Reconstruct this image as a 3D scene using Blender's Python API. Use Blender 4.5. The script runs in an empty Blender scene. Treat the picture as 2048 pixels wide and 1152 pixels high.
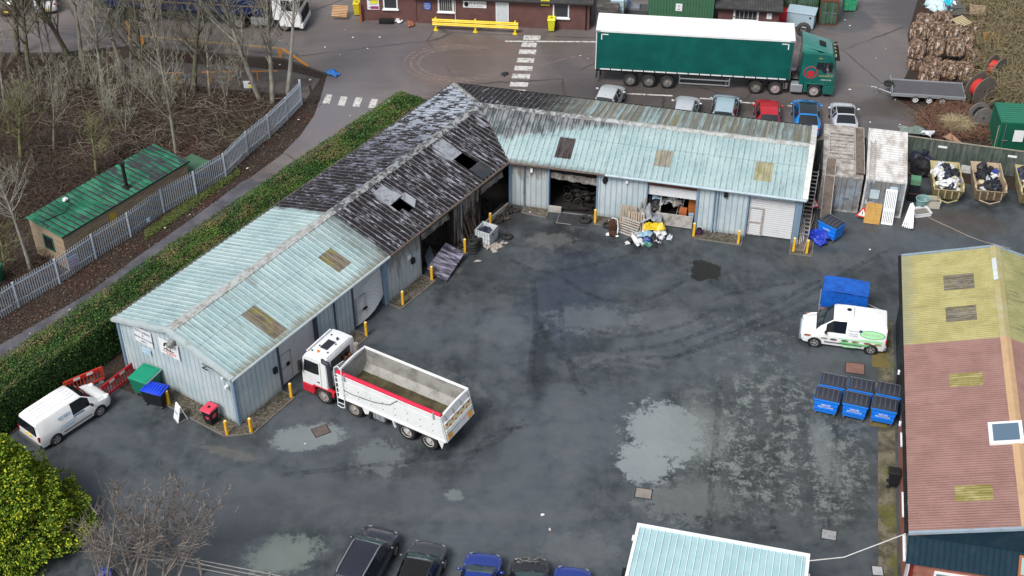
import bpy, bmesh, math, random
from mathutils import Vector, Matrix, noise
R = random.Random(11)
PI = math.pi
scene = bpy.context.scene
col = scene.collection
# ---------------------------------------------------------------- camera
FPX, PITCH, ROLL, CAMH = 2751.32, math.radians(37.693), math.radians(-0.2329), 48.465
_c, _s = math.cos(PITCH), math.sin(PITCH)
FW = Vector((0, _c, -_s)); _up0 = Vector((0, _s, _c)); _r0 = Vector((1, 0, 0))
RT = _r0*math.cos(ROLL)+_up0*math.sin(ROLL); UP = _up0*math.cos(ROLL)-_r0*math.sin(ROLL)
cd = bpy.data.cameras.new('camera'); cam = bpy.data.objects.new('camera', cd); col.objects.link(cam)
cd.sensor_width = 36; cd.lens = 36*FPX/2048; cd.clip_end = 3000; cd.clip_start = 1
M = Matrix((RT, UP, -FW)).transposed().to_4x4(); M.translation = (0, 0, CAMH); cam.matrix_world = M
scene.camera = cam
# ---------------------------------------------------------------- light (soft overcast winter day)
w = bpy.data.worlds.new('World'); scene.world = w; w.use_nodes = True
nt = w.node_tree; bgn = nt.nodes['Background']
sky = nt.nodes.new('ShaderNodeTexSky'); sky.sky_type = 'NISHITA'; sky.sun_disc = False
SUN_EL, SUN_AZ = math.radians(52), math.radians(215)      # azimuth: direction the light comes from, clockwise from +Y
sky.sun_elevation = SUN_EL; sky.sun_rotation = SUN_AZ; sky.air_density = 1.0; sky.dust_density = 3.0
hs = nt.nodes.new('ShaderNodeHueSaturation'); hs.inputs['Saturation'].default_value = 0.42
nt.links.new(sky.outputs[0], hs.inputs['Color']); nt.links.new(hs.outputs[0], bgn.inputs[0])
bgn.inputs[1].default_value = 0.105
sd = bpy.data.lights.new('sun', 'SUN'); sun = bpy.data.objects.new('sun', sd); col.objects.link(sun)
sd.energy = 2.2; sd.angle = math.radians(20); sd.color = (1, .965, .92)
_d = Vector((math.sin(SUN_AZ)*math.cos(SUN_EL), math.cos(SUN_AZ)*math.cos(SUN_EL), math.sin(SUN_EL)))
sun.rotation_euler = _d.to_track_quat('Z', 'Y').to_euler(); sun.location = (0, 40, 60)
scene.view_settings.view_transform = 'Standard'; scene.view_settings.look = 'None'
scene.view_settings.exposure = 0.52; scene.view_settings.gamma = 1

def G(u, v, z=0.0):
    """photo pixel (2048 wide) -> world point at height z"""
    d = FW+RT*((u-1024)/FPX)+UP*((576-v)/FPX)
    t = (z-CAMH)/d.z
    return Vector((0, 0, CAMH))+d*t
def hdg(a, b): return math.atan2(b[1]-a[1], b[0]-a[0])
# frame of the burnt L-shaped building: A wing runs along dA from A0, B wing along dB from the inner corner
A0 = Vector((-13.892, 51.192, 0)); THA, LA, BW, HE, RISE, THB, LB = 0.96762, 24.17, 8.444, 3.303, 1.175, -0.24278, 17.848
MA = Matrix.Translation(A0) @ Matrix.Rotation(THA, 4, 'Z')
INNER = MA @ Vector((LA, 0, 0))
MBm = Matrix.Translation(INNER) @ Matrix.Rotation(THB, 4, 'Z')
def FA(x, y, z=0): return MA @ Vector((x, y, z))
def FB(x, y, z=0): return MBm @ Vector((x, y, z))
MAi, MBi = MA.inverted(), MBm.inverted()

def wm(o): return (wm(o.parent) @ o.matrix_parent_inverse @ o.matrix_basis) if o.parent else o.matrix_basis.copy()
# ---------------------------------------------------------------- mesh builder
class MB:
    def __init__(s): s.v = []; s.f = []; s.uv = {}
    def add(s, vs, fs, M=None):
        o = len(s.v)
        s.v += [(M @ Vector(p)) if M else Vector(p) for p in vs]
        s.f += [tuple(i+o for i in f) for f in fs]; return s
    def merge(s, m, M=None):
        o = len(s.v); s.add(m.v, m.f, M)
        for k, a in m.uv.items(): s.uv[k+o] = a
        return s
    def box(s, x0, x1, y0, y1, z0, z1, M=None):
        return s.add([(x0, y0, z0), (x1, y0, z0), (x1, y1, z0), (x0, y1, z0), (x0, y0, z1), (x1, y0, z1), (x1, y1, z1), (x0, y1, z1)],
                     [(0, 3, 2, 1), (4, 5, 6, 7), (0, 1, 5, 4), (1, 2, 6, 5), (2, 3, 7, 6), (3, 0, 4, 7)], M)
    def frus(s, a, b, M=None):
        """a,b: (x0,x1,y0,y1,z) bottom and top rectangles"""
        return s.add([(a[0], a[2], a[4]), (a[1], a[2], a[4]), (a[1], a[3], a[4]), (a[0], a[3], a[4]), (b[0], b[2], b[4]), (b[1], b[2], b[4]), (b[1], b[3], b[4]), (b[0], b[3], b[4])],
                     [(0, 3, 2, 1), (4, 5, 6, 7), (0, 1, 5, 4), (1, 2, 6, 5), (2, 3, 7, 6), (3, 0, 4, 7)], M)
    def cyl(s, p, q, r, n=12, r2=None, caps=True, M=None):
        p, q = Vector(p), Vector(q); r2 = r if r2 is None else r2
        d = (q-p).normalized(); a = d.orthogonal().normalized(); b = d.cross(a)
        vs = [p+(a*math.cos(2*PI*i/n)+b*math.sin(2*PI*i/n))*r for i in range(n)]+[q+(a*math.cos(2*PI*i/n)+b*math.sin(2*PI*i/n))*r2 for i in range(n)]
        fs = [(i, (i+1) % n, n+(i+1) % n, n+i) for i in range(n)]
        if caps: fs += [tuple(range(n-1, -1, -1)), tuple(range(n, 2*n))]
        return s.add(vs, fs, M)
    def tube(s, pts, r, n=6, M=None):
        pts = [Vector(p) for p in pts]; rr = r if isinstance(r, (list, tuple)) else [r]*len(pts)
        vs = []; fs = []; a = None
        for i, p in enumerate(pts):
            d = (pts[min(i+1, len(pts)-1)]-pts[max(i-1, 0)]).normalized()
            a = d.orthogonal().normalized() if a is None else (a-d*a.dot(d)).normalized()
            b = d.cross(a)
            vs += [p+(a*math.cos(2*PI*k/n)+b*math.sin(2*PI*k/n))*rr[i] for k in range(n)]
        for i in range(len(pts)-1):
            fs += [(i*n+k, i*n+(k+1) % n, (i+1)*n+(k+1) % n, (i+1)*n+k) for k in range(n)]
        fs += [tuple(range(n-1, -1, -1)), tuple(range((len(pts)-1)*n, len(pts)*n))]
        return s.add(vs, fs, M)
    def prism(s, poly, z0, z1, M=None):
        n = len(poly)
        ar = sum(poly[i][0]*poly[(i+1) % n][1]-poly[(i+1) % n][0]*poly[i][1] for i in range(n))
        if ar < 0: poly = poly[::-1]
        return s.add([(x, y, z0) for x, y in poly]+[(x, y, z1) for x, y in poly],
                     [tuple(range(n-1, -1, -1)), tuple(range(n, 2*n))]+[(i, (i+1) % n, n+(i+1) % n, n+i) for i in range(n)], M)
    def side(s, poly, y0, y1, M=None):
        """polygon in x,z extruded along y"""
        n = len(poly)
        ar = sum(poly[i][0]*poly[(i+1) % n][1]-poly[(i+1) % n][0]*poly[i][1] for i in range(n))
        if ar < 0: poly = poly[::-1]
        return s.add([(x, y0, z) for x, z in poly]+[(x, y1, z) for x, z in poly],
                     [tuple(range(n)), tuple(range(2*n-1, n-1, -1))]+[((i+1) % n, i, n+i, n+(i+1) % n) for i in range(n)], M)
    def quad(s, *p): return s.add(p, [tuple(range(len(p)))])
    def ring(s, c, R0, r, n=20, m=8, M=None, axis='Z', sq=1.0):
        vs = []; fs = []
        for i in range(n):
            t = 2*PI*i/n
            for j in range(m):
                u = 2*PI*j/m; rad = R0+r*math.cos(u); z = r*sq*math.sin(u)
                p = Vector((rad*math.cos(t), rad*math.sin(t), z))
                if axis == 'Y': p = Vector((p.x, p.z, p.y))
                if axis == 'X': p = Vector((p.z, p.x, p.y))
                vs.append(p+Vector(c))
        for i in range(n):
            for j in range(m):
                fs.append((i*m+j, ((i+1) % n)*m+j, ((i+1) % n)*m+(j+1) % m, i*m+(j+1) % m))
        return s.add(vs, fs, M)
    def blob(s, c, r, seed=0, amp=.25, freq=1.3, sub=2, M=None):
        bm = bmesh.new(); bmesh.ops.create_icosphere(bm, subdivisions=sub, radius=1)
        r = r if isinstance(r, (tuple, list)) else (r, r, r); vs = []
        for v in bm.verts:
            k = 1+amp*noise.noise(v.co*freq+Vector((seed*7.3, seed*3.1, 0)))*2
            vs.append(Vector((v.co.x*r[0]*k, v.co.y*r[1]*k, v.co.z*r[2]*k))+Vector(c))
        fs = [tuple(v.index for v in f.verts) for f in bm.faces]; bm.free()
        return s.add(vs, fs, M)
    def text(s, txt, size, M, depth=.006, align='CENTER'):
        cu = bpy.data.curves.new('t', 'FONT'); cu.body = txt; cu.size = size; cu.align_x = align; cu.align_y = 'CENTER'; cu.extrude = depth; cu.resolution_u = 2
        ob = bpy.data.objects.new('t', cu); me = ob.to_mesh()
        s.add([v.co.copy() for v in me.vertices], [tuple(p.vertices) for p in me.polygons], M)
        ob.to_mesh_clear(); bpy.data.objects.remove(ob); bpy.data.curves.remove(cu); return s
    def build(s, name, mat, parent=None, smooth=None, bevel=0, world=False, label=None, cat=None, group=None, kind=None, bseg=2):
        me = bpy.data.meshes.new(name)
        vs = s.v
        if world and parent is not None: Mi = wm(parent).inverted(); vs = [Mi @ p for p in vs]
        me.from_pydata([tuple(p) for p in vs], [], s.f)
        if s.uv:
            ul = me.uv_layers.new(name='UVMap')
            for l in me.loops: ul.data[l.index].uv = s.uv.get(l.vertex_index, (0, 0))
        me.materials.append(mat); me.update()
        if smooth is not None:
            me.polygons.foreach_set('use_smooth', [True]*len(me.polygons)); me.set_sharp_from_angle(angle=math.radians(smooth))
        o = bpy.data.objects.new(name, me); col.objects.link(o)
        if parent is not None: o.parent = parent
        if bevel:
            b = o.modifiers.new('bevel', 'BEVEL'); b.width = bevel; b.segments = bseg; b.limit_method = 'ANGLE'; b.angle_limit = math.radians(40)
        if label: o['label'] = label
        if cat: o['category'] = cat
        if group: o['group'] = group
        if kind: o['kind'] = kind
        return o

def thing(name, label, cat, loc=(0, 0, 0), rz=0, group=None):
    o = bpy.data.objects.new(name, None); col.objects.link(o); o.empty_display_size = .2
    o.matrix_world = Matrix.Translation(Vector(loc)) @ Matrix.Rotation(rz, 4, 'Z')
    o['label'] = label; o['category'] = cat
    if group: o['group'] = group
    return o
def kids(o): return [c for c in col.objects if c.parent == o]
def dup(root, loc=None, rz=None, label=None, group=None, scale=None, parent=None):
    c = root.copy(); col.objects.link(c)
    if parent is not None: c.parent = parent
    if loc is not None:
        c.matrix_world = Matrix.Translation(Vector(loc)) @ Matrix.Rotation(rz or 0, 4, 'Z') @ (Matrix.Scale(scale, 4) if scale else Matrix())
    if label: c['label'] = label
    if group: c['group'] = group
    for ch in kids(root): dup(ch, parent=c)
    return c

# ---------------------------------------------------------------- materials
class N:
    def __init__(s, name):
        s.m = bpy.data.materials.new(name); s.m.use_nodes = True; s.t = s.m.node_tree
        s.b = s.t.nodes['Principled BSDF']; s.out = s.t.nodes['Material Output']
        s.tc = None
    def nd(s, t, **k):
        n = s.t.nodes.new('ShaderNode'+t)
        for a, b in k.items(): setattr(n, a, b)
        return n
    def ln(s, a, b):
        if hasattr(a, 'outputs'): a = a.outputs[0]
        s.t.links.new(a, b)
    def co(s, kind='Object', scale=(1, 1, 1), loc=(0, 0, 0), rot=(0, 0, 0)):
        if s.tc is None: s.tc = s.nd('TexCoord')
        mp = s.nd('Mapping'); mp.inputs['Scale'].default_value = scale; mp.inputs['Location'].default_value = loc; mp.inputs['Rotation'].default_value = rot
        s.ln(s.tc.outputs[kind], mp.inputs[0]); return mp
    def noise(s, vec, scale, detail=4, rough=.55, dist=0):
        n = s.nd('TexNoise'); n.inputs['Scale'].default_value = scale; n.inputs['Detail'].default_value = detail; n.inputs['Roughness'].default_value = rough; n.inputs['Distortion'].default_value = dist
        s.ln(vec, n.inputs['Vector']); return n.outputs[0]
    def mr(s, x, a, b, c=0, d=1, smooth=True):
        n = s.nd('MapRange'); n.interpolation_type = 'SMOOTHSTEP' if smooth else 'LINEAR'
        for i, k in zip((1, 2, 3, 4), (a, b, c, d)): n.inputs[i].default_value = k
        s.ln(x, n.inputs[0]); return n.outputs[0]
    def mth(s, op, a, b=None):
        n = s.nd('Math', operation=op)
        for i, k in enumerate((a, b)):
            if k is None: continue
            if isinstance(k, (int, float)): n.inputs[i].default_value = k
            else: s.ln(k, n.inputs[i])
        return n.outputs[0]
    def mix(s, fac, a, b, mode='MIX'):
        n = s.nd('Mix', data_type='RGBA', blend_type=mode)
        for i, k in ((0, fac), (6, a), (7, b)):
            if isinstance(k, (int, float)): n.inputs[i].default_value = k
            elif isinstance(k, tuple): n.inputs[i].default_value = (*k, 1)
            else: s.ln(k, n.inputs[i])
        return n.outputs[2]
    def sep(s, v): n = s.nd('SeparateXYZ'); s.ln(v, n.inputs[0]); return n.outputs
    def bump(s, h, strength=.3, dist=.02):
        n = s.nd('Bump'); n.inputs['Strength'].default_value = strength; n.inputs['Distance'].default_value = dist
        s.ln(h, n.inputs['Height']); s.ln(n.outputs[0], s.b.inputs['Normal'])
    def base(s, c):
        if isinstance(c, tuple): s.b.inputs['Base Color'].default_value = (*c, 1)
        else: s.ln(c, s.b.inputs['Base Color'])
    def rough(s, r):
        if not isinstance(r, (int, float)) or r > .45: s.b.inputs['Specular IOR Level'].default_value = .22
        if isinstance(r, (int, float)): s.b.inputs['Roughness'].default_value = r
        else: s.ln(r, s.b.inputs['Roughness'])
_mc = {}
def mat(c, rough=.6, metal=0, dirt=.25, dc=None, sc=1.5, bump=0, key=None, coat=0, name=None):
    """painted / plain surface with procedural grime"""
    k = (c, rough, metal, dirt, dc, sc, bump, coat)
    if k in _mc: return _mc[k]
    n = N(name or 'surface'); v = n.co()
    if dirt:
        a = n.noise(v, sc, 6, .65); f = n.mr(a, .42, .75, 0, dirt)
        b = n.noise(v, sc*9, 3, .6); f2 = n.mth('ADD', f, n.mr(b, .55, .8, 0, dirt*.6))
        n.base(n.mix(f2, c, dc or tuple(x*.35+.01 for x in c)))
        n.rough(n.mr(a, .3, .8, rough, min(1, rough+.25)))
        if rough <= .45: n.b.inputs['Specular IOR Level'].default_value = .5
        if bump: n.bump(b, bump, .01)
    else: n.base(c); n.rough(rough)
    n.b.inputs['Metallic'].default_value = metal
    if coat: n.b.inputs['Coat Weight'].default_value = coat; n.b.inputs['Coat Roughness'].default_value = .08
    _mc[k] = n.m; return n.m
def glass(c=(.012, .016, .02), rough=.06): return mat(c, rough, 0, 0, coat=.6)
BLACK = mat((.012, .012, .013), .55, dirt=.3, dc=(.05, .048, .045))
RUBBER = mat((.022, .022, .023), .8, dirt=.5, dc=(.07, .065, .06), sc=4)
GALV = mat((.42, .45, .48), .42, .6, .3, (.2, .2, .19))
STEEL = mat((.25, .26, .27), .5, .5, .5, (.1, .07, .05))
WHITE = mat((.8, .81, .82), .28, dirt=.22, dc=(.42, .42, .40), coat=.4)
WHITEP = mat((.72, .74, .75), .45, dirt=.25, dc=(.4, .4, .38))
YELLOW = mat((.75, .42, .03), .5, dirt=.5, dc=(.35, .2, .05), sc=5)
WOOD = mat((.32, .25, .18), .8, dirt=.7, dc=(.14, .11, .08), sc=3)
WOODG = mat((.26, .24, .21), .85, dirt=.7, dc=(.10, .09, .08), sc=3)
RUST = mat((.12, .05, .03), .85, dirt=.8, dc=(.05, .03, .02), sc=3)
GLASS = glass()

def ribsheet(mb, O, E, S, Nn, poly, prof, pitch, holes=(), warp=None):
    """profiled sheet: ribs run along S inside convex polygon poly[(e,s)]; prof=[(frac,h)]"""
    O, E, S, Nn = Vector(O), Vector(E), Vector(S), Vector(Nn)
    e0 = min(p[0] for p in poly); e1 = max(p[0] for p in poly)
    def H(e):
        fr = (e/pitch) % 1.0
        for i in range(len(prof)-1):
            if prof[i][0]-1e-6 <= fr <= prof[i+1][0]+1e-6:
                a, b = prof[i], prof[i+1]; t = 0 if b[0] == a[0] else (fr-a[0])/(b[0]-a[0]); return a[1]+(b[1]-a[1])*t
        return prof[0][1]
    es = set([e0, e1])
    k = math.floor(e0/pitch)
    while k*pitch < e1:
        for fr, h in prof[:-1]:
            e = (k+fr)*pitch
            if e0 < e < e1: es.add(round(e, 5))
        k += 1
    for p in poly: es.add(round(p[0], 5))
    for h in holes:
        for e in h[:2]:
            if e0 < e < e1: es.add(round(e, 5))
    es = sorted(es)
    def itv(e):
        ss = []
        n = len(poly)
        for i in range(n):
            a, b = poly[i], poly[(i+1) % n]
            if (a[0]-e)*(b[0]-e) <= 0 and a[0] != b[0]: ss.append(a[1]+(b[1]-a[1])*(e-a[0])/(b[0]-a[0]))
        return (min(ss), max(ss)) if ss else None
    for a, b in zip(es[:-1], es[1:]):
        if b-a < 1e-5: continue
        ia, ib = itv(a+1e-5), itv(b-1e-5)
        if not ia or not ib: continue
        m = (a+b)/2; cuts = [(ia[0], ia[1], ib[0], ib[1])]
        for h in holes:
            if h[0] < m < h[1]:
                nc = []
                for c in cuts:
                    if h[2] > c[0]: nc.append((c[0], min(h[2], c[1]), c[2], min(h[2], c[3])))
                    if h[3] < c[1]: nc.append((max(h[3], c[0]), c[1], max(h[3], c[2]), c[3]))
                cuts = nc
        ha, hb = H(a+1e-4), H(b-1e-4)
        for c in cuts:
            if c[1]-c[0] < 1e-4 and c[3]-c[2] < 1e-4: continue
            ns = 1 if not warp else max(1, int((c[1]-c[0])/.35))
            o = len(mb.v)
            for i in range(ns+1):
                t = i/ns; sa = c[0]+(c[1]-c[0])*t; sb = c[2]+(c[3]-c[2])*t
                wa = warp(a, sa) if warp else 0; wb = warp(b, sb) if warp else 0
                mb.uv[len(mb.v)] = (a, sa); mb.v.append(O+E*a+S*sa+Nn*(ha+wa))
                mb.uv[len(mb.v)] = (b, sb); mb.v.append(O+E*b+S*sb+Nn*(hb+wb))
            for i in range(ns): mb.f.append((o+2*i, o+2*i+1, o+2*i+3, o+2*i+2))
    return mb
TRAP = [(0, 0), (.1, .035), (.2, .035), (.3, 0), (1, 0)]
GROOVE = [(0, 0), (.08, -.03), (.16, -.03), (.24, 0), (1, 0)]
SINE = [(i/6, .02*math.cos(2*PI*i/6)) for i in range(7)]
CORR = [(0, 0), (.25, 0), (.35, -.035), (.65, -.035), (.75, 0), (1, 0)]
# ---------------------------------------------------------------- ground sheets
def sheet(name, pts, z, m):
    bm = bmesh.new(); vs = [bm.verts.new((p[0], p[1], z)) for p in pts]
    f = bm.faces.new(vs); bmesh.ops.triangulate(bm, faces=[f]); bmesh.ops.recalc_face_normals(bm, faces=bm.faces)
    me = bpy.data.meshes.new(name); bm.to_mesh(me); bm.free()
    if me.polygons[0].normal.z < 0: me.flip_normals()
    me.materials.append(m); o = bpy.data.objects.new(name, me); col.objects.link(o); o['kind'] = 'structure'; return o
def blobmask(n, cx, cy, rx, ry, rot=0, edge=.35, nz=None, amp=.6):
    """irregular stain mask around a world point"""
    mp = n.nd('Mapping'); mp.vector_type = 'TEXTURE'; mp.inputs['Location'].default_value = (cx, cy, 0); mp.inputs['Rotation'].default_value = (0, 0, rot); mp.inputs['Scale'].default_value = (rx, ry, 1)
    if n.tc is None: n.tc = n.nd('TexCoord')
    n.ln(n.tc.outputs['Object'], mp.inputs[0])
    sx = n.sep(mp.outputs[0]); d = n.mth('SQRT', n.mth('ADD', n.mth('POWER', sx[0], 2.0), n.mth('POWER', sx[1], 2.0)))
    if nz is not None: d = n.mth('ADD', d, n.mth('MULTIPLY', n.mth('SUBTRACT', nz, .5), amp*2))
    return n.mr(d, 1-edge, 1+edge*.2, 1, 0)
# leafy dirt everywhere
n = N('leafy_soil'); v = n.co()
a = n.noise(v, .35, 5, .6); b = n.noise(v, 9, 6, .75); c = n.noise(v, 38, 3, .7)
cc = n.mix(n.mr(b, .38, .62), (.016, .013, .011), (.060, .047, .038))
cc = n.mix(n.mr(a, .50, .64, 0, .55), cc, n.mix(n.mr(b, .4, .65), (.035, .012, .010), (.105, .034, .026)))
cc = n.mix(n.mr(c, .6, .74, 0, .55), cc, (.17, .12, .085))
n.base(cc); n.rough(.9); n.bump(b, .7, .06); SOIL = n.m
g = MB(); S = 600
n_g = 60
for i in range(n_g+1):
    for j in range(n_g+1): g.v.append(Vector((-S+2*S*i/n_g, -S+2*S*j/n_g+60, 0)))
for i in range(n_g):
    for j in range(n_g): g.f.append((i*(n_g+1)+j, (i+1)*(n_g+1)+j, (i+1)*(n_g+1)+j+1, i*(n_g+1)+j+1))
g.build('ground', SOIL, kind='structure')

# yard: dark damp asphalt with worn pale patches
n = N('yard_asphalt'); v = n.co()
big = n.noise(v, .16, 5, .6, .6); mid = n.noise(v, .9, 7, .68); fine = n.noise(v, 26, 3, .7); mot = n.noise(v, 1.5, 12, .84); mot2 = n.noise(v, 8, 8, .85)
cc = n.mix(n.mr(big, .34, .62), (.024, .031, .034), (.066, .079, .091))
str_ = n.noise(n.co(scale=(1, .22, 1), rot=(0, 0, .5)), 1.1, 7, .7); cc = n.mix(n.mr(str_, .45, .7, 0, .4), cc, (.085, .097, .108))
cc = n.mix(n.mr(mid, .40, .72, 0, .6), cc, (.080, .092, .102))
cc = n.mix(n.mr(fine, .52, .72, 0, .25), cc, (.13, .14, .145))
cc = n.mix(n.mr(mid, .30, .44, .5, 0), cc, (.022, .028, .026))
def blob(c0, px, rx, ry, rot=0, edge=.35, amp=.6, nz=None, k=1.0, col_=(.19, .22, .235)):
    p = G(*px); f = blobmask(n, p.x, p.y, rx, ry, rot, edge, nz if nz is not None else mid, amp)
    return n.mix(n.mth('MULTIPLY', f, k), c0, col_)
# soot / bluish damp in the middle of the yard
cc = blob(cc, (1130, 600), 3.2, 6.5, -.3, .8, .5, k=.75, col_=(.028, .036, .060))
cc = blob(cc, (1230, 540), 3.0, 1.6, 0, .8, .5, k=.6, col_=(.030, .036, .058))
cc = blob(cc, (1080, 720), .7, 5.5, -.1, .7, .5, k=.8, col_=(.018, .022, .030))
cc = blob(cc, (1010, 430), 1.8, 1.6, 0, .6, .4, k=.7, col_=(.030, .026, .022))
cc = blob(cc, (950, 540), 4.5, 4.5, 0, .9, .5, k=.45, col_=(.016, .018, .018)); cc = blob(cc, (1120, 470), 5.5, 1.8, -.2, .8, 1.2, k=.65, col_=(.014, .014, .015))
cc = blob(cc, (1410, 540), 1.0, 1.15, 0, .15, 1.2, k=.95, col_=(.012, .012, .010))
cc = blob(cc, (1420, 600), 1.7, .9, 0, .5, .3, k=.35, col_=(.10, .115, .13))
# mottled worn area on the right
cc = blob(cc, (1560, 900), 6.3, 7.5, .2, .55, .5, k=.55, col_=(.035, .042, .038))
ar = G(1565, 880); fm = blobmask(n, ar.x, ar.y, 5.6, 7.0, .2, .5, big, .4)
spk = n.mr(n.mth('ADD', n.mth('MULTIPLY', mot, .75), n.mth('MULTIPLY', mot2, .25)), .495, .535); ln_ = n.noise(n.co(scale=(1, .12, 1), rot=(0, 0, .22)), 1.1, 3, .5); cc = n.mix(n.mth('MULTIPLY', n.mth('MULTIPLY', fm, n.mth('MULTIPLY', spk, n.mr(ln_, .40, .50, .25, 1))), .85), cc, n.mix(n.mr(fine, .4, .6), (.15, .17, .165), (.21, .23, .225)))
ar = G(1500, 680); fm = blobmask(n, ar.x, ar.y, 5.0, 3.5, .3, .7, big, .4)
cc = n.mix(n.mth('MULTIPLY', n.mth('MULTIPLY', fm, n.mr(mot, .54, .57)), .5), cc, (.15, .17, .165))
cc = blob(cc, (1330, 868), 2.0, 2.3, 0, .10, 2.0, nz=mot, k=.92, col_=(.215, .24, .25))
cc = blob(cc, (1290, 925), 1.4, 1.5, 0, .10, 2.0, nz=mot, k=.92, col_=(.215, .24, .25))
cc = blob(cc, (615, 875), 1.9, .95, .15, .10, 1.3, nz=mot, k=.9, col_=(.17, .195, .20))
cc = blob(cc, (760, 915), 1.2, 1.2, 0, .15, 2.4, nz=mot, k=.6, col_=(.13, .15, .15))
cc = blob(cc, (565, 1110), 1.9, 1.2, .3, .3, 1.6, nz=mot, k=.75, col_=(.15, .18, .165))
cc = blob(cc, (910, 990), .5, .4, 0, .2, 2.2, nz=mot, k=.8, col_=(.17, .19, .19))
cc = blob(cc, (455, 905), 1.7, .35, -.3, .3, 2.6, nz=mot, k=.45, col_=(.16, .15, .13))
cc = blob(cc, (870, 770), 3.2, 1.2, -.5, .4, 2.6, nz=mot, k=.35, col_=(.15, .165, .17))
cc = blob(cc, (1880, 440), 5.5, 1.8, -.2, .6, .5, k=.8, col_=(.066, .058, .052))
cc = blob(cc, (450, 830), 5, 2.0, -.9, .8, .5, k=.5, col_=(.024, .028, .026))
# smooth grey driven lane along the bottom
cc = blob(cc, (560, 1010), 9, 1.9, -.02, .6, .3, k=.6, col_=(.072, .083, .092))
cc = blob(cc, (1050, 960), 3.8, 5.5, -.25, .7, .3, k=.5, col_=(.068, .080, .090))
cc = n.mix(n.mr(fine, .56, .72, 0, .18), cc, (.2, .2, .2))
for px_, rx_, ry_, k_, c_ in (((1180, 640), 2.6, 1.3, .45, (.13, .145, .16)), ((1330, 640), 2.2, 1.2, .4, (.125, .135, .15)), ((1240, 720), 2.4, .7, .35, (.12, .13, .145)), ((1010, 660), 1.8, 1.4, .35, (.11, .125, .14)), ((1370, 1000), 2.2, 1.6, .5, (.16, .175, .17)), ((1400, 860), 1.6, 2.2, .5, (.17, .19, .185)), ((1160, 1100), 2.0, 1.2, .3, (.14, .15, .15)), ((1100, 480), 1.6, .8, .6, (.12, .12, .12)), ((960, 600), 2.2, .9, .35, (.10, .11, .12)), ((1010, 1030), 6, .5, .25, (.11, .12, .13)), ((1640, 520), 2.5, .8, .4, (.10, .10, .095)), ((1140, 870), 1.0, 3.0, .25, (.11, .12, .13)), ((1690, 780), 1.2, .7, .8, (.16, .175, .17)), ((1650, 900), .6, 2.5, .6, (.17, .19, .185)), ((880, 540), 1.2, .5, .5, (.13, .13, .12))):
    cc = blob(cc, px_, rx_, ry_, 0, .3, 2.4, nz=mot, k=k_, col_=c_)
pits = n.noise(v, 11, 6, .8); cc = n.mix(n.mr(pits, .62, .68, 0, .6), cc, (.014, .017, .018))
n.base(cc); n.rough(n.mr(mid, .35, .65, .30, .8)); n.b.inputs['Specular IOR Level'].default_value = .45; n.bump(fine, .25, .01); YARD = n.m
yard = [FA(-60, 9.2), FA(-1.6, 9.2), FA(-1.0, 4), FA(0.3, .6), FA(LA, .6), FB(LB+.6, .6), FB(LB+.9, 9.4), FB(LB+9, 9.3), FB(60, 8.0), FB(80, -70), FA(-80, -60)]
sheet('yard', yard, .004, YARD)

# upper service road / yard: purple-brown wet concrete
n = N('service_road'); v = n.co()
big = n.noise(v, .12, 5, .6, .8); mid = n.noise(v, .8, 7, .7); fine = n.noise(v, 24, 3, .7); tr = n.noise(n.co(scale=(.12, 1.3, 1), rot=(0, 0, .12)), 1.6, 5, .65)
cc = n.mix(n.mr(big, .34, .62), (.088, .080, .083), (.165, .144, .138))
cc = n.mix(n.mr(mid, .42, .7, 0, .6), cc, (.115, .105, .108))
cc = n.mix(n.mr(tr, .5, .66, 0, .6), cc, (.19, .145, .12))
def rb(c0, px, rx, ry, rot=0, edge=.5, amp=.4, k=1., c=(.08, .07, .07)):
    p = G(*px); return n.mix(n.mth('MULTIPLY', blobmask(n, p.x, p.y, rx, ry, rot, edge, mid, amp), k), c0, c)
cc = rb(cc, (930, 125), 5.2, 4.6, 0, .15, .15, .55, (.125, .088, .074))
cc = rb(cc, (760, 110), 5, 7, 0, .8, .3, .6, (.105, .100, .112))
cc = rb(cc, (640, 230), 4.5, 6.5, -.5, .8, .3, .75, (.140, .138, .158))  # purple sheen at the left end, put in as a lighter colour
cc = rb(cc, (1330, 195), 14, 2.4, -.13, .5, .3, .75, (.052, .044, .042))
cc = rb(cc, (1150, 130), 3.2, 7, 0, .6, .3, .5, (.07, .062, .06))
cc = rb(cc, (1690, 40), 2.4, 2.3, 0, .15, .3, .8, (.06, .062, .07))
cc = rb(cc, (1760, 150), 4, 12, .2, .7, .3, .7, (.125, .115, .115))
cc = rb(cc, (1850, 20), 4.5, 6, 0, .5, .3, .7, (.055, .052, .057))
cc = rb(cc, (1790, 215), 5, 2.0, 0, .7, .6, .8, (.06, .05, .042))
cc = rb(cc, (450, 60), 12, 3.6, 0, .6, .3, .5, (.075, .067, .064))
# expansion joints and cracks
vo = n.nd('TexVoronoi', feature='DISTANCE_TO_EDGE'); vo.inputs['Scale'].default_value = .13
wv = n.nd('Mix', data_type='VECTOR'); wv.inputs[0].default_value = .30; n.ln(v, wv.inputs[4])
nc = n.nd('TexNoise'); nc.inputs['Scale'].default_value = .9; nc.inputs['Detail'].default_value = 5; n.ln(v, nc.inputs['Vector']); n.ln(nc.outputs[1], wv.inputs[5]); n.ln(wv.outputs[1], vo.inputs['Vector'])
cc = n.mix(n.mth('MULTIPLY', n.mr(vo.outputs[0], .002, .008, .8, 0), n.mr(big, .40, .56)), cc, (.03, .027, .027))
cc = n.mix(n.mr(fine, .58, .74, 0, .22), cc, (.24, .22, .2))
n.base(cc); n.rough(n.mr(big, .35, .6, .32, .65)); n.b.inputs['Specular IOR Level'].default_value = .5; n.bump(fine, .2, .01); ROAD = n.m
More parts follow.
